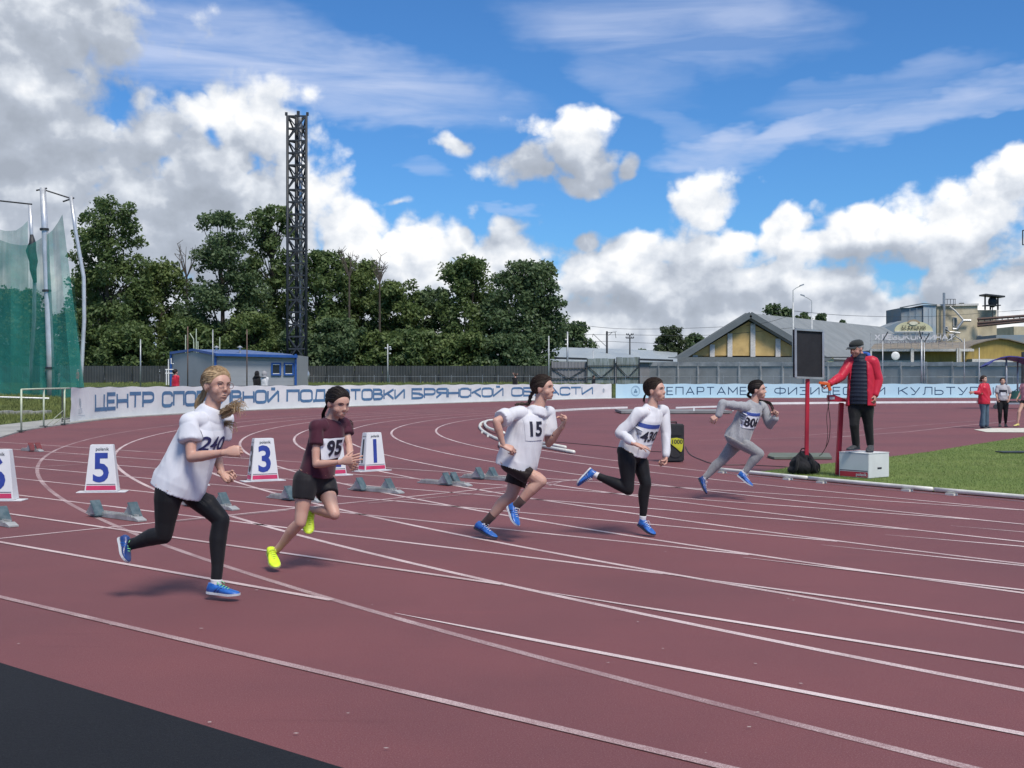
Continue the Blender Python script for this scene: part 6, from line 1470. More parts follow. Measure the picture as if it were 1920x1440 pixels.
# runner 806 --------------------------------------------------------------------
p = Person('foremost girl runner in grey top numbered 806 and grey leggings, feet off the ground', 14.2, G(1372, 936), 'girls sprinting from the start'); p.k = 1.0
j = p.j
p.setup(j(1421, 732, 0), V((.90, -.42, -.02)), V((.05, .02, 1)), j(1413, 758, .0), [j(1392, 763, -.13), j(1430, 763, .13)], [j(1355, 757, -.20), j(1443, 797, .10)], [j(1346, 780, -.22), j(1454, 784, -.02)], j(1379, 815), [j(1375, 820, -.09), j(1388, 821, .09)], [j(1424, 851, -.11), j(1353, 864, .06)], [j(1395, 886, -.08), j(1320, 897, .08)], hs=1.03)
p.body([(V((-.75, -.1, -.35)), V((.2, .6, -.6)), 1, 'half'), (V((.2, -.2, .95)), V((-.8, -.3, .2)), -1, 'fist')], 1.0, 1.02)
p.bottoms(m_greyleg, 1.92, 1.14, fold=.0025, seed=3)
p.top(m_greytop, -.10, (.148, .140, .148, .148), (.132, .116, .116, .110), 0, (.046, .041), .014, 15, 'long_sleeved_top', long=True, cuff=.030, freq=9, along=.8)
p.collar(m_greytop, .060, .005)
p.bib('806', lerp(p.hc, p.shc, .66) + p.front_s * .1 - p.lat_s * .05, p.lat_s, p.upv, .25, .19, m_bandb, .145, bold=.035, yoff=-.025)
p.face()
hc_ = hair_cap(p.t, p.H, p.head, p.hs, m_hair_dark, (0, -.85, -.2), .010, 11)
tress(hc_, m_hair_dark, [p.hl(0, -.10, -.02), p.hl(.02, -.10, -.07), j(1427, 752, .14), j(1443, 756, .10), j(1449, 768, .06), j(1445, 778, .04)], 55, .016, .020, 12, .0034)
p.sock(0, m_wsock, .10, .034); p.sock(1, m_wsock, .10, .034)
shoe(p.t, j(1383, 892, -.05), j(1410, 913, -.18), V((.45, -.2, .8)), m_shB, m_sole_w, m_shD, 1.02, m_lacew, ankle=p.an[0])
shoe(p.t, j(1309, 897, .10), j(1323, 927, .02), V((.8, -.25, .35)), m_shD, m_sole_d, m_shB, 1.02, m_lacew, ankle=p.an[1])

# starter ------------------------------------------------------------------------
m_redj = cloth('red_nylon_jacket', (.50, .018, .045), .45, .1, .2); m_puff = cloth('navy_puffer', (.012, .018, .035), .6, .1, .2); m_trk = cloth('black_trousers', (.010, .010, .011), .75, .1, .2)
p = Person('man in a red jacket and dark cap standing on the white box, arm stretched out', 17.3, P(1617, 849, 17.3), vox=.0085, skin_=m_skin4); p.k = 1.16
j = p.j
p.setup(j(1606, 655, 0), V((-.80, -.52, -.22)), V((-.05, 0, 1)), j(1614, 669, .03), [j(1595, 680, .09), j(1637, 679, -.05)], [j(1576, 707, -.02), j(1647, 712, -.06)], [j(1556, 719, -.16), j(1641, 741, -.12)], j(1613, 752), [j(1604, 757, .04), j(1624, 757, -.02)], [j(1602, 797, -.06), j(1628, 797, .0)], [j(1605, 833, .0), j(1632, 833, .04)], hs=1.12)
p.body([(V((-.92, -.2, .05)), V((.1, .5, -.7)), 1, 'half'), (V((-.15, -.3, -.9)), V((-.6, .3, 0)), -1, 'half')], 1.0, 1.0)
p.bottoms(m_trk, 1.96, 1.12, 'trousers', .052, .14, .004, 4)
mb = MB(); loft(mb, [p.sec(-.02, .140, .130, .01), p.sec(.2, .146, .140, .012), p.sec(.55, .142, .130, .01), p.sec(.85, .135, .112), p.sec(1.0, .12, .10), p.sec(1.08, .08, .075)], 26); mb.tube([p.neck - p.upv*.08, p.neck + p.upv * .03], [.11, .075], 16)
me = remeshed(mb, .009, 2); co = mesh_np(me); nr = normals_np(me); zz = (co - np.array(p.hc)) @ np.array(p.upv); q = -np.abs(np.sin(zz * math.pi / .055)) ** .5; co = co + nr * ((q + .8) * .009)[:, None]; me.vertices.foreach_set('co', co.ravel()); finish(me, 'quilted_vest', m_puff, p.t)
def jacket_half(i, m, sgn, hem=-.05, open_w=.30):
    mb = MB(); k = p.k; vs_ = []; n = 18; rows = [(hem, .176, .168), (.0, .174, .166), (.3, .164, .156), (.6, .160, .146), (.85, .152, .130), (.98, .135, .108), (1.06, .09, .085)]
    for t_, rx, ry in rows:
        c, lat, fr, rx, ry = p.sec(t_, rx, ry, .0)
        for q in range(n + 1):
            a = math.radians(90 - sgn * (open_w * 100 + 0) - sgn * q * (180 - open_w * 100 + 4) / n) if sgn > 0 else math.radians(90 + open_w * 100 + q * (180 - open_w * 100 + 4) / n)
            vs_.append(c + lat * (rx * math.cos(a)) + fr * (ry * math.sin(a)))
    for q in vs_: pass
    w = n + 1; outer = [tuple(v) for v in vs_]; ctr = [p.sec(t_, 0, 0)[0] for t_, _, _ in rows]
    inner = [tuple(v + (ctr[i_ // w] - v).normalized() * .016) for i_, v in enumerate(vs_)]
    R = len(rows); N_v = len(outer); fs = []
    for r_ in range(R - 1):
        for q in range(n): a = r_*w+q; fs += [(a, a+1, a+w+1, a+w), (N_v+a, N_v+a+w, N_v+a+w+1, N_v+a+1)]
    for r_ in range(R - 1): a = r_*w; fs += [(a, a+w, N_v+a+w, N_v+a), (a+n, N_v+a+n, N_v+a+w+n, a+w+n)]
    for q in range(n): a = q; fs += [(a, N_v+a, N_v+a+1, a+1)]; a = (R-1)*w+q; fs += [(a, a+1, N_v+a+1, N_v+a)]
    mb.add(outer + inner, fs); return mb
mb = jacket_half(0, None, 1, open_w=.36); m2 = jacket_half(1, None, -1, open_w=.50); mb.add(m2.v, m2.f)
for i in (0, 1):
    limb(mb, [lerp(p.shc, p.sh[i], .5) , p.sh[i], lerp(p.sh[i], p.el[i], .5), p.el[i]], [.070*p.k, .068*p.k, .060*p.k, .053*p.k]); limb(mb, [p.el[i], lerp(p.el[i], p.wr[i], .5), lerp(p.el[i], p.wr[i], .93)], [.053*p.k, .048*p.k, .040*p.k])
o, bv = p.garment('jacket', mb, m_redj, .009, .009, 31, 2, freq=8, along=3)
mb = MB(); c = p.neck - p.front_s * .035 + p.upv * .0; pts = [c + p.lat_s * (.115 * math.cos(a)) - p.front_s * (.085 * math.sin(a)) + p.upv * (.03 * math.sin(a)) for a in np.linspace(-.35, math.pi + .35, 16)]; mb.tube(pts, [(.022 + .012 * math.sin(math.pi * i / 15), .035) for i in range(16)], 10); mb.build('blue_hood', cloth('hood_blue', (.02, .10, .42), .6), o, smooth=True)
p.face(brow=m_hair_grey); hair_cap(p.t, p.H, p.head, p.hs, m_hair_grey, (0, -.75, .3), .004, 13, low=-.02, seg=80)
m_cap = cloth('cap_dark', (.022, .026, .026), .85)
mb = MB(); 
loft(mb, [(p.hl(0, -.012, .046), p.H.col[0].copy(), p.H.col[1].copy(), .086*p.hs, .103*p.hs), (p.hl(0, -.012, .075), p.H.col[0].copy(), p.H.col[1].copy(), .086*p.hs, .101*p.hs), (p.hl(0, -.014, .100), p.H.col[0].copy(), p.H.col[1].copy(), .074*p.hs, .086*p.hs), (p.hl(0, -.016, .118), p.H.col[0].copy(), p.H.col[1].copy(), .045*p.hs, .052*p.hs), (p.hl(0, -.016, .123), p.H.col[0].copy(), p.H.col[1].copy(), .01, .01)], 24, 2.0)
cp_ = mb.build('cap', m_cap, p.t, smooth=True)
mb = MB(); vs_ = []
for i in range(13):
    a = math.pi * i / 12; x = math.cos(a); y = math.sin(a); vs_ += [p.hl(.078*x, .070 + .02*y, .050), p.hl(.070*x, .085 + .085*y, .040 - .012*abs(x)), p.hl(.070*x, .085 + .085*y, .036 - .012*abs(x)), p.hl(.078*x, .070 + .02*y, .044)]
mb.add(vs_, [(i*4+q, i*4+(q+1) % 4, (i+1)*4+(q+1) % 4, (i+1)*4+q) for i in range(12) for q in range(4)]); mb.build('peak', m_cap, cp_, smooth=True)
shoe(p.t, j(1610, 842, .06), j(1590, 845, -.12), UP, m_shK, m_sole_d, None, 1.25, None, ankle=p.an[0])
shoe(p.t, j(1634, 841, .10), j(1630, 849, -.16), UP, m_shK, m_sole_d, None, 1.25, None, ankle=p.an[1])
# orange starting pistol with cable in his hand
t = thing('starting_gun', 'orange starting pistol held in the outstretched hand of the man in red', 'starting gun', j(1548, 721, -.2))
m_or = mat('orange_plastic', (.75, .13, .025), .4, spec=.5); gx = j(1552, 722, -.2)
mb = MB(); mb.obox(Matrix.Translation(gx) @ Matrix.Rotation(math.radians(8), 4, 'Y'), (-.13, -.018, -.005), (.03, .018, .035)); bevel(mb.build('barrel', m_or, t), .006)
mb = MB(); mb.obox(Matrix.Translation(gx) @ Matrix.Rotation(math.radians(-20), 4, 'Y'), (-.015, -.016, -.09), (.03, .016, .01)); bevel(mb.build('grip', m_or, t), .006)
mb = MB(); mb.tube([gx + V((-.04, 0, 0)), gx + V((-.05, 0, -.04)), gx + V((-.01, 0, -.05))], .005, 6); mb.build('trigger_guard', m_or, t)

# people beyond: same builder, coarser ---------------------------------------------
def standing(label, D, x, ytop, yfoot, face, tops, bots, skin_, hair, arms, group=None, long=True, flare=None, length=1.9, hood=None, shoes=None, hairdo=True, vox=.014, top_kw=None, legs=None, foot_z=None, blen=None):
    """x: picture column; arms: two (elbow, wrist) pairs as offsets in metres relative to shoulders (x right, y depth, z up)"""
    zt = P(x, ytop, D).z; zf = P(x, yfoot, D).z if foot_z is None else foot_z; h = zt - zf; cx = P(x, 0, D).x; b = V((cx, D, zf)); k = h / 1.52
    p = Person(label, D, b, group, vox=vox, skin_=skin_); p.k = k; f = V(face).normalized(); fl = V((f.x, f.y, 0)).normalized(); lat = V((-fl.y, fl.x, 0)); up = UP
    hc = b + up * (h * .52); sc = b + up * (h * .81) + fl * .01; sh = [sc - lat * .145 * k, sc + lat * .145 * k]
    el = []; wr = []
    for i in (0, 1): e_, w_ = arms[i]; el.append(sh[i] + V(e_) * k); wr.append(sh[i] + V(w_) * k)
    lg = legs or ((0, 0), (0, 0)); kn = [hc + (-lat if i == 0 else lat) * .085 * k - up * (h * .245) + fl * (.03 + lg[i][0]) * k for i in (0, 1)]; an = [hc + (-lat if i == 0 else lat) * .09 * k - up * (h * .465) + fl * lg[i][1] * k for i in (0, 1)]
    p.setup(b + up * (h - .118 * k), f, up, b + up * (h * .845), sh, el, wr, hc, [hc - lat * .08 * k, hc + lat * .08 * k], kn, an, hs=k)
    p.body([((wr[i] - el[i]).normalized(), -fl * .2 + (lat if i == 0 else -lat), 1 if i == 0 else -1, 'relaxed') for i in (0, 1)])
    if bots: p.bottoms(bots, blen or length, 1.2, 'trousers', flare, fold=.004)
    kw = dict(hem=-.06, sleeve=.6, sr=(.058, .060), fold=.010, name='top', long=long, freq=9, along=2.5); kw.update(top_kw or {}); p.top(tops, **kw)
    if h > 1: p.face()
    if hairdo: hair_cap(p.t, p.H, p.head, p.hs, hair, (0, -.7, -.1), .012, 5, seg=60, low=-.06)
    for i in (0, 1): shoe(p.t, an[i] - up * (an[i].z - zf) - fl * .05, an[i] - up * (an[i].z - zf) + fl * .19, up, shoes or m_shK, m_sole_d, None, 1.1 * k, None, ankle=an[i])
    return p
m_jean = cloth('denim', (.075, .12, .165), .85, .1, .3, c2=(.045, .075, .11), scale=7)
p = standing('woman in a red jacket and flared jeans pointing sideways on the far track', 35.6, 1845, 704, 803, (.55, -.8, 0), m_redj, m_jean, m_skin1, m_hair_brown, (((-.09, -.05, -.21), (-.25, -.10, -.20)), ((.05, .0, -.24), (-.12, -.16, -.24))), flare=.085, length=1.95, top_kw=dict(hem=-.22, rx=(.175,.165,.165,.16), ry=(.145,.13,.13,.125), fold=.014))
tress(p.t, m_hair_brown, [p.hl(0, -.08, .0), p.hl(0, -.11, -.05), p.hl(0, -.095, -.11)], 26, .05, .03, 3, .006, name='bob_hair')
p = standing('girl in a pale grey printed tee and black leggings walking beyond the infield', 36.8, 1880, 708, 800, (-.25, -.95, 0), cloth('pale_grey_tee', (.40, .39, .42)), m_leg, m_skin1, m_hair_brown, (((-.05, -.02, -.23), (-.06, -.10, -.36)), ((.09, .03, -.22), (.0, -.12, -.38))), long=False, top_kw=dict(hem=.02, sleeve=.8, sr=(.062, .070)), legs=((.05, .05), (0, -.05)))
o, on = patch(p.top_bvh, lerp(p.hc, p.shc, .68) + p.front_s * .1, p.lat_s, p.upv, .22, .10, 'print_band', m_num, p.t, .006); o2, on = patch(p.top_bvh, lerp(p.hc, p.shc, .52) + p.front_s * .1, p.lat_s, p.upv, .15, .10, 'number_bib', m_bib, p.t, .008)
tress(p.t, m_hair_brown, [p.hl(0, -.10, .0), p.hl(0.03, -.12, -.06), p.hl(.05, -.09, -.15)], 16, .015, .012, 3, .006, name='ponytail')
p = standing('walker in pink cut off by the right edge, pale legs and yellow shoes', 36.2, 1925, 704, 799, (-.8, -.5, 0), cloth('pink_top', (.50, .22, .26)), m_short, m_skin1, m_hair_brown, (((-.06, -.02, -.23), (-.16, -.06, -.38)), ((.06, .03, -.22), (.05, -.08, -.38))), long=False, blen=.35, legs=((.22, .30), (-.05, -.2)), shoes=mat('shoe_yellow', (.72, .62, .20), .6))
# spectators behind the banners and by the cage
def gzP(px, D): return gz(P(px, 720, D).x, D)
ARM_DN = (((-.05, .0, -.24), (-.04, -.06, -.46)), ((.05, .0, -.24), (.04, -.06, -.46)))
m_blk = cloth('black_hoodie', (.010, .010, .012)); m_gry = cloth('grey_hoodie', (.30, .30, .31)); m_wht = cloth('white_sleeves', (.6, .6, .6)); m_dkj = cloth('dark_jacket', (.015, .018, .024))
standing('spectator in red with white sleeves at the left end of the cabin', 55, 329, 692, 0, (.6, .7, 0), m_redj, m_trk, m_skin1, m_hair_dark, ARM_DN, foot_z=gzP(329, 55), vox=.016)
def hooded(label, D, x, ytop, face, tops, hoodm, arms=ARM_DN, sleeve_m=None, **kw):
    p = standing(label, D, x, ytop, 0, face, tops, m_trk, m_skin1, m_hair_dark, arms, foot_z=gzP(x, D), vox=.022, hairdo=False, **kw)
    mb = MB(); mb.ell(p.hl(0, -.015, .01), (.105*p.hs, .118*p.hs, .135*p.hs), p.H, 16, 12); mb.ell(p.hl(0, -.03, -.10), (.13*p.hs, .11*p.hs, .07*p.hs), p.H, 16, 10); mb.build('hood', hoodm, p.t, smooth=True); return p
hooded('spectator with a black hood seen from behind, in front of the cabin', 62, 482, 696, (.1, 1, 0), m_blk, m_blk)
hooded('spectator in a pale hood with white sleeves beside the black-hooded one', 61.5, 496, 696.5, (.5, 1, 0), m_wht, m_gry)
standing('spectator with both arms raised behind the head above the white banner', 88, 966, 700, 0, (-.4, .8, 0), m_blk, m_trk, m_skin1, m_hair_brown, (((-.14, 0, .05), (-.04, 0, .18)), ((.17, 0, .06), (.06, 0, .19))), foot_z=gzP(966, 88), vox=.022, long=False)
standing('spectator in a dark jacket above the end of the white banner', 103, 1113, 703.5, 0, (.7, .5, 0), m_dkj, m_trk, m_skin1, m_hair_dark, ARM_DN, foot_z=gzP(1113, 103), vox=.022)
standing('person in dark clothes standing left of the main cage pole behind netting', 69, 84, 690, 0, (.9, -.3, 0), m_dkj, m_trk, m_skin1, m_hair_dark, (((.02, -.10, -.22), (.18, -.1, -.30)), ((.05, .0, -.24), (.04, -.06, -.46))), foot_z=gzP(84, 69), vox=.02)
p = hooded('person in a grey hoodie with a dark backpack right of the main cage pole', 67.5, 107, 692, (.3, .9, 0), m_gry, m_blk)
mb = MB(); c = lerp(p.hc, p.shc, .6) - p.front_s * .17; mb.obox(Matrix.Translation(c), (-.15, -.08, -.22), (.15, .08, .20)); bevel(mb.build('backpack', m_dkj, p.t), .05, 3)
standing('person in a red top behind the right edge of the netting', 90, 146, 692, 0, (-.6, -.4, 0), cloth('red_top', (.42, .04, .06)), m_trk, m_skin1, m_hair_grey, ARM_DN, foot_z=gzP(146, 90), vox=.022)
# ================================================================== TRACK EQUIPMENT
U3 = V((U_.x, U_.y, 0)); N3 = V((N_.x, N_.y, 0))
m_mk = mat('marker_white', (.68, .69, .70), .35, (.64, .65, .66), 3); m_mkr = mat('marker_pink_red', (.60, .05, .14), .45); m_mkd = mat('marker_dark_line', (.05, .03, .06), .5); m_numb = mat('marker_number_blue', (.03, .055, .30), .4); m_numk = mat('marker_number_dark', (.03, .04, .06), .4)
def flat_text(s, size, M, m, name, parent, bold=.0, xs=1.0):
    v, f = text2d(s, size, bold); mb = MB(); mb.add([M @ V((x * xs, 0, y)) for x, y in v], f); return mb.build(name, m, parent)
MH, WB, WT, DB_, DT = .60, .40, .275, .20, .12
def marker(num, px, py, deg, lab):
    c = G(px, py); c = c + V((math.sin(math.radians(deg)), -math.cos(math.radians(deg)), 0)) * 0; c.y += DB_ / 2
    t = thing('lane_marker', lab, 'lane marker', c, 'numbered lane markers at the start'); M = Matrix.Translation(c) @ Matrix.Rotation(math.radians(deg), 4, 'Z')
    mb = MB(); b = [(-WB/2,-DB_/2,.012),(WB/2,-DB_/2,.012),(WB/2,DB_/2,.012),(-WB/2,DB_/2,.012)]; tp = [(-WT/2,-DT/2,MH),(WT/2,-DT/2,MH),(WT/2,DT/2,MH),(-WT/2,DT/2,MH)]
    mb.add([M @ V(q) for q in b + tp], [(3,2,1,0),(4,5,6,7),(0,1,5,4),(1,2,6,5),(2,3,7,6),(3,0,4,7)]); bevel(mb.build('shell', m_mk, t), .006)
    mb = MB(); mb.obox(M, (-WB/2-.10, -DB_/2-.015, 0), (WB/2+.10, DB_/2+.015, .011)); bevel(mb.build('base_plate', m_mk, t), .003)
    tf = math.atan2((DB_-DT)/2, MH); ts = math.atan2((WB-WT)/2, MH)
    def face(side, off):      # local frame of a sloping face: x along, z up the slope
        if side == 'front': return M @ Matrix.Translation((0, -DB_/2 - off, .012)) @ Matrix.Rotation(-tf, 4, 'X')
        return M @ Matrix.Translation((-WB/2 - off, 0, .012)) @ Matrix.Rotation(math.radians(-90), 4, 'Z') @ Matrix.Rotation(-ts, 4, 'X')
    for side, w0, w1 in (('front', WB, WT), ('left', DB_, DT)):
        F_ = face(side, .0025); wz = lambda z: (w0 + (w1 - w0) * z / MH) / 2 - .016
        for z0, z1, mm, nm in ((.022, .078, m_mkr, 'red_band'), (.090, .097, m_mkd, 'dark_line')):
            mb = MB(); mb.add([F_ @ V(q) for q in ((-wz(z0), 0, z0), (wz(z0), 0, z0), (wz(z1), 0, z1), (-wz(z1), 0, z1))], [(0,1,2,3)]); mb.build(nm, mm, t)
        if num:
            xs = .88 if side == 'front' else .50
            flat_text(num, .50, F_ @ Matrix.Translation((0, -.001, .285)), m_numb if side == 'front' else m_numk, 'numeral', t, .025, xs)
            flat_text('polanik', .055 if side == 'front' else .03, F_ @ Matrix.Translation((.01, -.001, .535)), m_numk, 'brand_text', t, .01)
    return t
marker('6', -9, 940, 3, 'lane marker numbered 6, cut off by the left edge')
marker('5', 187, 924, 8, 'lane marker numbered 5, standing alone at the left')
marker('4', 345, 912, 22, 'lane marker numbered 4 behind the fair-haired runner in glasses')
marker('3', 490, 903, 30, 'lane marker numbered 3 between the two leftmost runners')
marker('2', 620, 893, 38, 'lane marker numbered 2, hidden behind the runner in maroon')
marker('1', 696, 884, 42, 'lane marker numbered 1, just right of the runner in maroon')

m_rail = mat('block_aluminium', (.50, .51, .50), .45, (.38, .39, .38), 9, metal=.35, dirt=.3); m_pad = mat('block_pad', (.045, .085, .105), .8, (.09, .13, .15), 14, bump=.3, bscale=120, dirt=.3); m_padr = mat('block_pad_red', (.16, .03, .035), .8, (.12, .03, .035), 14, bump=.3, bscale=120)
def blocks(px, py, pads, lab, mpad=None, L_=.86, grp='starting blocks on the lanes'):
    c = G(px, py); t = thing('starting_block', lab, 'starting block', c, grp); M = Matrix.Translation(c) @ Matrix.Rotation(math.atan2(U_.y, U_.x), 4, 'Z')
    mb = MB(); mb.obox(M, (-L_/2, -.045, .004), (L_/2 - .05, .045, .040)); mb.obox(M, (-L_/2 - .07, -.03, .004), (-L_/2 - .002, .03, .016)); mb.build('rail', m_rail, t)
    mb = MB(); 
    p_ = [(L_/2-.05, -.05, .004), (L_/2+.03, -.05, .004), (L_/2+.03, -.05, .018), (L_/2-.05, -.05, .046)]; mb.prism([M @ V(q) for q in p_], (M.to_3x3() @ V((0, .10, 0)))); mb.build('end_cap', m_rail, t)
    mb = MB(); n = 26
    for i in range(n):
        x = -L_/2 + .03 + (L_ - .12) * i / n
        for sy in (-1, 1): mb.obox(M, (x, sy*.036 - .010, .0405), (x + .014, sy*.036 + .010, .058))
    tag(mb.build('teeth', m_rail, t), kind='stuff')
    for fr, sy in pads:
        x = -L_/2 + L_ * fr; y0, y1 = (-.125, -.010) if sy < 0 else (.010, .125)
        mb = MB(); mb.prism([M @ V(q) for q in ((x - .13, y0 + .02, .032), (x + .075, y0 + .02, .032), (x - .005, y0 + .02, .145), (x - .03, y0 + .02, .145))], M.to_3x3() @ V((0, y1 - y0 - .04, 0))); sup = mb.build('pad_support', m_rail, t)
        mb = MB(); a = [(x + .085, y0, .014), (x + .098, y0, .020), (x - .012, y0, .176), (x - .028, y0, .170)]; mb.prism([M @ V(q) for q in a], M.to_3x3() @ V((0, y1 - y0, 0))); bevel(mb.build('pad', mpad or m_pad, sup), .006)
    return t
blocks(-18, 982, [(.50, -1), (.62, 1)], 'starting block cut off by the left edge, below marker 6')
blocks(219, 972, [(.17, -1), (.72, 1)], 'starting block with spread pads in front of lane marker 5')
blocks(394, 952, [(.20, -1), (.66, 1)], 'starting block half hidden behind the front leg of the fair-haired runner')
blocks(553, 938, [(.46, -1), (.50, 1)], 'starting block behind the legs of the runner in maroon')
blocks(705, 922, [(.24, -1), (.68, 1)], 'starting block with spread pads below lane marker 1')
blocks(834, 909, [(.60, -1), (.62, 1)], 'starting block with its pads side by side, second from the right')
blocks(912, 899, [(.40, -1), (.56, 1)], 'rightmost starting block, beside the shorts of runner 15')
blocks(60, 846, [(.62, -1), (.64, 1)], 'dark red starting block beyond the others near the left fence', m_padr, .7)

# ---- loudspeaker
c = G(1263, 867); c.y += .17; t = thing('loudspeaker', 'black loudspeaker with a yellow shield badge standing behind runner 430', 'loudspeaker', c); m_spk = mat('speaker_black', (.014, .014, .016), .55, (.02, .02, .022), 20, bump=.3, bscale=200)
M = Matrix.Translation(c) @ Matrix.Rotation(math.radians(10), 4, 'Z'); bh = .66
mb = MB(); poly = [(-.155,-.17),(.155,-.17),(.175,-.12),(.13,.16),(-.13,.16),(-.175,-.12)]
mb.add([M @ V((x, y, z)) for z in (.012, bh) for x, y in poly], [(5,4,3,2,1,0),(6,7,8,9,10,11)] + [(i,(i+1)%6,(i+1)%6+6,i+6) for i in range(6)]); bevel(mb.build('cabinet', m_spk, t), .018, 3)
mb = MB(); mb.tube([M @ V((0, -.172, .215)), M @ V((0, -.182, .215))], .135, 32); bevel(mb.build('woofer_grille', mat('grille', (.022, .022, .025), .7, bump=.6, bscale=300), t), .003)
mb = MB(); mb.obox(M, (-.11, -.185, .46), (.11, -.172, .60)); bevel(mb.build('horn', m_spk, t), .005)
sh = [(-.135, .405), (.135, .405), (.13, .30), (.05, .205), (.03, .20), (-.06, .30), (-.13, .36)]
sh = [(-.12, .41), (.02, .425), (.13, .40), (.135, .35), (.125, .25), (.105, .185), (.085, .18), (.02, .24), (-.06, .30), (-.12, .35)]
mb = MB(); mb.prism([M @ V((x, -.197, z)) for x, z in sh], M.to_3x3() @ V((0, .012, 0))); bd = mb.build('badge', mat('badge_yellow', (.50, .50, .03), .5), t)
flat_text('1000', .105, M @ Matrix.Translation((.02, -.1985, .352)), m_num, 'badge_number', bd, .02)
mb = MB(); mb.tube([M @ V(q) for q in ((-.07, .0, bh), (-.07, -.02, bh + .03), (.07, -.02, bh + .03), (.07, 0, bh))], .012, 8); mb.build('handle', m_spk, t, smooth=True)
cab = thing('cable', 'thin dark cable trailing on the red surface right of the loudspeaker', 'cable', G(1300, 850)); mb = MB(); mb.tube(catmull([G(1285, 838) + V((0,0,.01)), G(1293, 852) + V((0,0,.01)), G(1312, 862) + V((0,0,.01)), G(1345, 872) + V((0,0,.01)), G(1400, 873) + V((0,0,.01)), G(1475, 878) + V((0,0,.02)), G(1500, 885) + V((0,0,.03))], 6), .007, 6); mb.build('lead', m_spk, cab)
cab = thing('cable', 'thin dark cable lying between runner 15 and the loudspeaker', 'cable', G(1140, 830)); mb = MB(); mb.tube(catmull([G(1035, 829) + V((0,0,.008)), G(1085, 833) + V((0,0,.008)), G(1140, 838) + V((0,0,.008)), G(1190, 845) + V((0,0,.008)), G(1240, 848) + V((0,0,.008))], 6), .007, 6); mb.build('lead', m_spk, cab)

# ---- white podium box
m0 = G(1628.9, 900); m0.z = .02; e1 = V((.776, .63, 0)).normalized(); e2 = V((-e1.y, e1.x, 0)); S = .5; cz = m0 + (e1 + e2) * S / 2
t = thing('podium_box', 'white box with a red band at its foot, under the starter in red', 'box', cz); M = Matrix.Translation(m0) @ Matrix.Rotation(math.atan2(e1.y, e1.x), 4, 'Z')
m_pod = mat('podium_white', (.66, .67, .66), .5, (.61, .62, .61), 3, dirt=.08)
mb = MB(); mb.obox(M, (0, 0, 0), (S, S, .345)); bevel(mb.build('body', m_pod, t), .006)
mb = MB(); mb.obox(M, (-.003, -.003, .346), (S + .003, S + .003, .358)); bevel(mb.build('top_panel', m_pod, t), .003)
mb = MB(); mb.add([M @ V(q) for q in ((-.004, .015, .010), (-.004, S-.015, .010), (-.004, S-.015, .085), (-.004, .015, .085))], [(0,1,2,3)]); bnd = mb.build('red_band', mat('band_red', (.50, .03, .05), .5), t)
mb = MB(); mb.add([M @ V(q) for q in ((-.004, .015, .095), (-.004, S-.015, .095), (-.004, S-.015, .106), (-.004, .015, .106))], [(0,1,2,3)]); mb.build('dark_line', m_mkd, t)
flat_text('polanik', .062, M @ Matrix.Translation((-.006, .12, .048)) @ Matrix.Rotation(math.radians(-90), 4, 'Z'), m_mk, 'brand_text', bnd, .015)
mb = MB(); mb.obox(M, (.21, -.004, .125), (.31, .001, .148)); mb.build('hand_slot', m_num, t)
# ---- red stand with control box
m_red = mat('stand_red', (.52, .02, .045), .4, (.46, .018, .04), 4)
D = 17.55; b = G(1571, 893.5); b.y = D; b.z = .02; t = thing('gun_stand', 'red metal stand with a sloping control box beside the white box', 'stand', b)
mb = MB(); mb.beam(V((P(1570.5, 0, D).x, D, .03)), P(1577.5, 755, D), .085, .06); bevel(mb.build('post', m_red, t), .006)
mb = MB(); mb.beam(V((P(1573, 0, D).x, D, .02)), V((P(1573, 0, D).x, D, .10)), .02); mb.build('foot', m_steel, t)
hd = [P(1553.5, 741, D - .1), P(1565, 740.5, D - .1), P(1591.5, 751, D - .1), P(1590, 753.5, D - .1), P(1571, 753.5, D - .1), P(1553.5, 752, D - .1)]
mb = MB(); mb.prism(hd, (.03, .22, 0)); bx = bevel(mb.build('control_box', m_red, t), .005)
mb = MB(); mb.prism([P(1555.5, 744, D - .104), P(1565, 744, D - .104), P(1565, 749, D - .104), P(1555.5, 749, D - .104)], (0, .003, 0)); mb.build('label_plate', m_mk, bx)
mb = MB(); mb.tube(catmull([P(1553, 727, D - .3), P(1553.5, 738, D - .25), P(1553, 760, D - .2), P(1556.5, 790, D - .1), P(1554, 825, D), P(1543, 848, D + .2), P(1536, 855, D + .4)], 6), .005, 6); mb.build('cable', m_spk, t)
mb = MB(); mb.tube(catmull([P(1556, 750, D - .1), P(1550, 780, D), P(1552, 815, D + .1), P(1548, 840, D + .2)], 6), .004, 6); mb.build('cable', m_spk, t)
# ---- black display board
b = G(1511.5, 891); b.z = .02; D = b.y; t = thing('display_board', 'black display board in a grey frame on a red pole', 'display board', b)
mb = MB(); mb.beam(b, P(1514.2, 710.5, D), .055, .055); bevel(mb.build('pole', m_red, t), .006)
A_, B_ = P(1490.5, 617.5, D - .18), P(1542, 620.5, D + .12); A0, B0 = P(1491, 707.5, D - .18), P(1542.3, 709.5, D + .12)
mb = MB(); n_ = (B_ - A_).cross(V((0, 0, -1))).normalized(); n_ = n_ if n_.y < 0 else -n_; n_ = n_ * 1.0
mb.prism([A_, B_, B0, A0], -n_ * .05); bevel(mb.build('panel', mat('board_matt_black', (.010, .010, .014), .75, (.014, .014, .018), 8), t), .004)
for p_, q_ in ((A_, B_), (B_, B0), (B0, A0), (A0, A_)): mb = MB(); mb.beam(p_ + n_ * .012, q_ + n_ * .012, .03, .03); mb.build('frame_bar', m_steel, t)
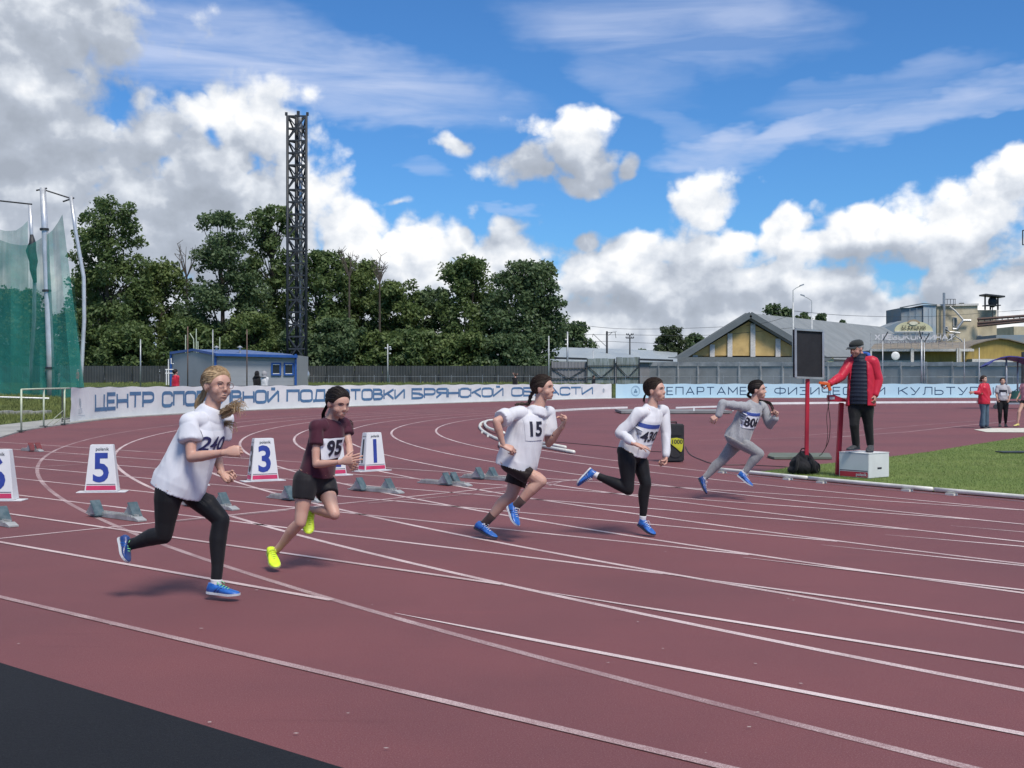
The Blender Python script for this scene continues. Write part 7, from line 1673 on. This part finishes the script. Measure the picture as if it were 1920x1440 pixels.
# ---- backpack on the grass
b = G(1507, 891.5); b.z = .02; t = thing('backpack', 'black backpack lying on the grass behind the red board pole', 'backpack', b); m_bag = cloth('bag_black', (.012, .012, .015), .75, .1, .3)
mb = MB()
for q, r in (((-.02, .08, .13), (.17, .11, .14)), ((.02, .10, .22), (.13, .09, .11)), ((.0, .0, .10), (.14, .08, .095)), ((-.13, .06, .06), (.09, .09, .06)), ((.15, .06, .10), (.08, .09, .10))): mb.ell(b + V(q), r, None, 16, 10)
me = remeshed(mb, .012, 3); folds(me, (b, b + V((0, 0, .3))), .012, 3, 12, 5); finish(me, 'bag', m_bag, t)
for x in (-.09, .09): mb = MB(); mb.tube(catmull([b + V((x, -.02, .28)), b + V((x * 1.3, -.09, .20)), b + V((x * 1.5, -.10, .08)), b + V((x * 1.9, -.06, .02))], 5), (.006, .022), 8); mb.build('strap', m_bag, t, smooth=True)
mb = MB(); mb.tube(catmull([b + V((-.04, .06, .31)), b + V((-.02, .05, .37)), b + V((.03, .05, .37)), b + V((.05, .06, .31))], 5), .009, 8); mb.build('handle', m_bag, t, smooth=True)
mb = MB(); mb.tube(catmull([b + V((.17, .03, .18)), b + V((.235, .02, .14)), b + V((.235, .0, .06)), b + V((.20, 0, .02))], 5), .010, 8); mb.build('side_strap', m_bag, t, smooth=True)
# grey mat on the red surface
t = thing('mat', 'thin grey-green mat lying on the red surface behind the backpack', 'mat', G(1475, 860)); mb = MB(); mb.prism([G(1439, 858.5) + V((0,0,.01)), G(1452, 862) + V((0,0,.01)), G(1560, 862) + V((0,0,.01)), G(1555, 853.5) + V((0,0,.01)), G(1444, 853) + V((0,0,.01))], (0, 0, .035)); mb.build('slab', mat('mat_grey_green', (.13, .15, .12), .8, (.10, .12, .09), 3, dirt=.2), t)
# ---- loose kerb pipes
t = thing('loose_pipes', 'heap of curved white kerb pipes lying on the track left of runner 15', 'pipe heap', G(910, 815))
for pts, z in (([(1010,834),(975,833),(945,829),(930,824.5),(914,816),(902,807),(899.5,800),(905,793.5),(921,790)], .03), ([(945,818),(925,812),(913,806),(909,799),(913,794),(928,792),(945,791)], .085), ([(938,834),(940,841),(960,848)], .05)):
    mb = MB(); mb.tube(catmull([G(*q) + V((0, 0, z)) for q in pts], 5), .040, 8); mb.build('pipe', m_alu, t, smooth=True)
for x, y in ((906, 812), (917, 819), (901, 798)): mb = MB(); q = G(x, y); mb.box((q.x - .05, q.y - .12, .0), (q.x + .05, q.y + .12, .05)); mb.build('foot', m_alu, t)
t = thing('loose_pipes', 'two straight white pipes lying side by side in front of the loudspeaker', 'pipe pair', G(1040, 842))
for a, b_ in (((1011,832.5),(1060,842)), ((1009,838.5),(1076,851))): mb = MB(); mb.tube([G(*a) + V((0,0,.035)), G(*b_) + V((0,0,.035))], .035, 10); mb.build('pipe', m_alu, t, smooth=True)
# ---- low grey platform frame beyond the infield
t = thing('platform', 'low grey platform with a white rail behind runner 430', 'platform', G(1300, 776)); D = 51.0
a, b_ = P(1165, 774, D), P(1373, 775, D); mb = MB(); mb.box((a.x, D, .03), (b_.x, D + 3.2, .13)); mb.build('deck', mat('deck_grey', (.24, .24, .24), .7, (.18, .18, .18), 2, dirt=.3), t)
mb = MB(); mb.box((a.x + .1, D + .1, .0), (b_.x - .1, D + 3.0, .028)); mb.build('base', m_dark, t)
mb = MB(); mb.beam(P(1267, 764.5, D + .2), P(1374, 761.5, D + .2), .07); mb.build('rail', m_white, t)
for x, y in ((1374, 761.5), (1301, 763.5)): mb = MB(); q = P(x, y, D + .2); mb.beam(q, V((q.x, q.y, .12)), .06); mb.build('post', m_white, t)
# ---- shelter with violet-blue curved roof at the right
D = 60.0; b = P(1890, 767, D); b.z = 0; t = thing('shelter', 'open shelter with a curved violet-blue roof and green bench at the right edge', 'shelter', b); m_vio = mat('shelter_blue', (.045, .04, .22), .5, (.06, .055, .27), 2)
arc_ = [(1853, 683), (1864, 675), (1877, 669.5), (1892, 667), (1908, 668), (1925, 671), (1945, 679)]
vs_ = []; 
for x, y in arc_: a = P(x, y, D - .4); vs_ += [a, a + V((.35, 2.0, -.12)), a - V((0, 0, .05)), a + V((.35, 2.0, -.17))]
n = len(arc_); mb = MB(); mb.add(vs_, [q for i in range(n-1) for q in ((i*4, i*4+1, i*4+5, i*4+4), (i*4+2, i*4+6, i*4+7, i*4+3), (i*4, i*4+4, i*4+6, i*4+2), (i*4+1, i*4+3, i*4+7, i*4+5))]); mb.build('roof', m_vio, t, smooth=False)
for x, yt, dd in ((1887, 668, 0), (1908, 669, 1.4), (1944, 678, 0)): mb = MB(); q = P(x, yt, D + dd); mb.tube([q, V((q.x, q.y, .2))], .05, 8); mb.build('post', m_steel, t, smooth=True)
a, b_ = P(1893, 733, D + 1.2), P(1950, 748, D + 1.2); mb = MB(); mb.box((a.x, D + 1.2, b_.z), (b_.x, D + 1.28, a.z)); mb.build('bench_back', mat('bench_green', (.05, .16, .12), .6), t)
a, b_ = P(1893, 752, D + .6), P(1950, 755, D + .6); mb = MB(); mb.box((a.x, D + .5, b_.z), (b_.x, D + 1.2, a.z)); mb.build('bench_seat', m_dark, t)
mb = MB(); mb.beam(V((P(1866, 0, D).x, D, .28)), V((P(1950, 0, D).x, D, .28)), .08); mb.build('chassis', m_steel, t)
q = V((P(1867, 0, D).x, D, .12)); mb = MB(); mb.tube([q - V((0, .03, 0)), q + V((0, .03, 0))], .12, 14); mb.build('wheel', m_dark, t)
t = thing('floodlight_mast', 'end of a dark mast fitting at the right edge in the sky', 'mast', P(1925, 700, 110)); mb = MB(); mb.tube([P(1926, 715, 110), P(1925, 428, 110)], .18, 8); mb.build('shaft', m_dark, t)
for y in (432, 459): mb = MB(); mb.beam(P(1917, y, 110), P(1935, y, 110), .08); mb.build('crossbar', m_dark, t)
mb = MB(); mb.beam(P(1917.5, 432, 110), P(1917.5, 459, 110), .08); mb.build('side_bar', m_dark, t)
t = thing('post', 'tall dark post at the right edge beside the shelter', 'post', P(1918, 760, 62)); mb = MB(); mb.beam(V((P(1918.5, 0, 62).x, 62, 0)), P(1918.5, 660, 62), .14); mb.build('shaft', m_dark, t)
t = thing('marker_cone_strip', 'flat dark strip lying on the infield grass at the right', 'strip', G(1880, 851)); mb = MB(); mb.prism([G(1866, 850.5) + V((0,0,.03)), G(1880, 852) + V((0,0,.03)), G(1940, 852) + V((0,0,.03)), G(1940, 850) + V((0,0,.03))], (0, 0, .02)); mb.build('strip', m_dark, t)
# bits on the track
r_ = random.Random(5); mb = MB()
for i in range(46):
    px = r_.uniform(0, 1920); py = 760 + 660 * r_.random() ** 1.6; q = G(px, py)
    if not in_poly(q.x, q.y, track_poly) or in_poly(q.x, q.y, turf_poly): continue
    a = r_.uniform(0, 6.28); s_ = r_.uniform(.004, .012); mb.add([(q.x + math.cos(a + k) * s_ * w_q, q.y + math.sin(a + k) * s_ * .6, .0115) for k, w_q in ((0, 1.5), (1.6, .6), (3.14, 1.3), (4.7, .7))], [(0,1,2,3)])
tag(mb.build('litter', mat('litter_pale', (.5, .45, .42), .8)), 'small pale scraps and grit scattered on the track', kind='stuff')
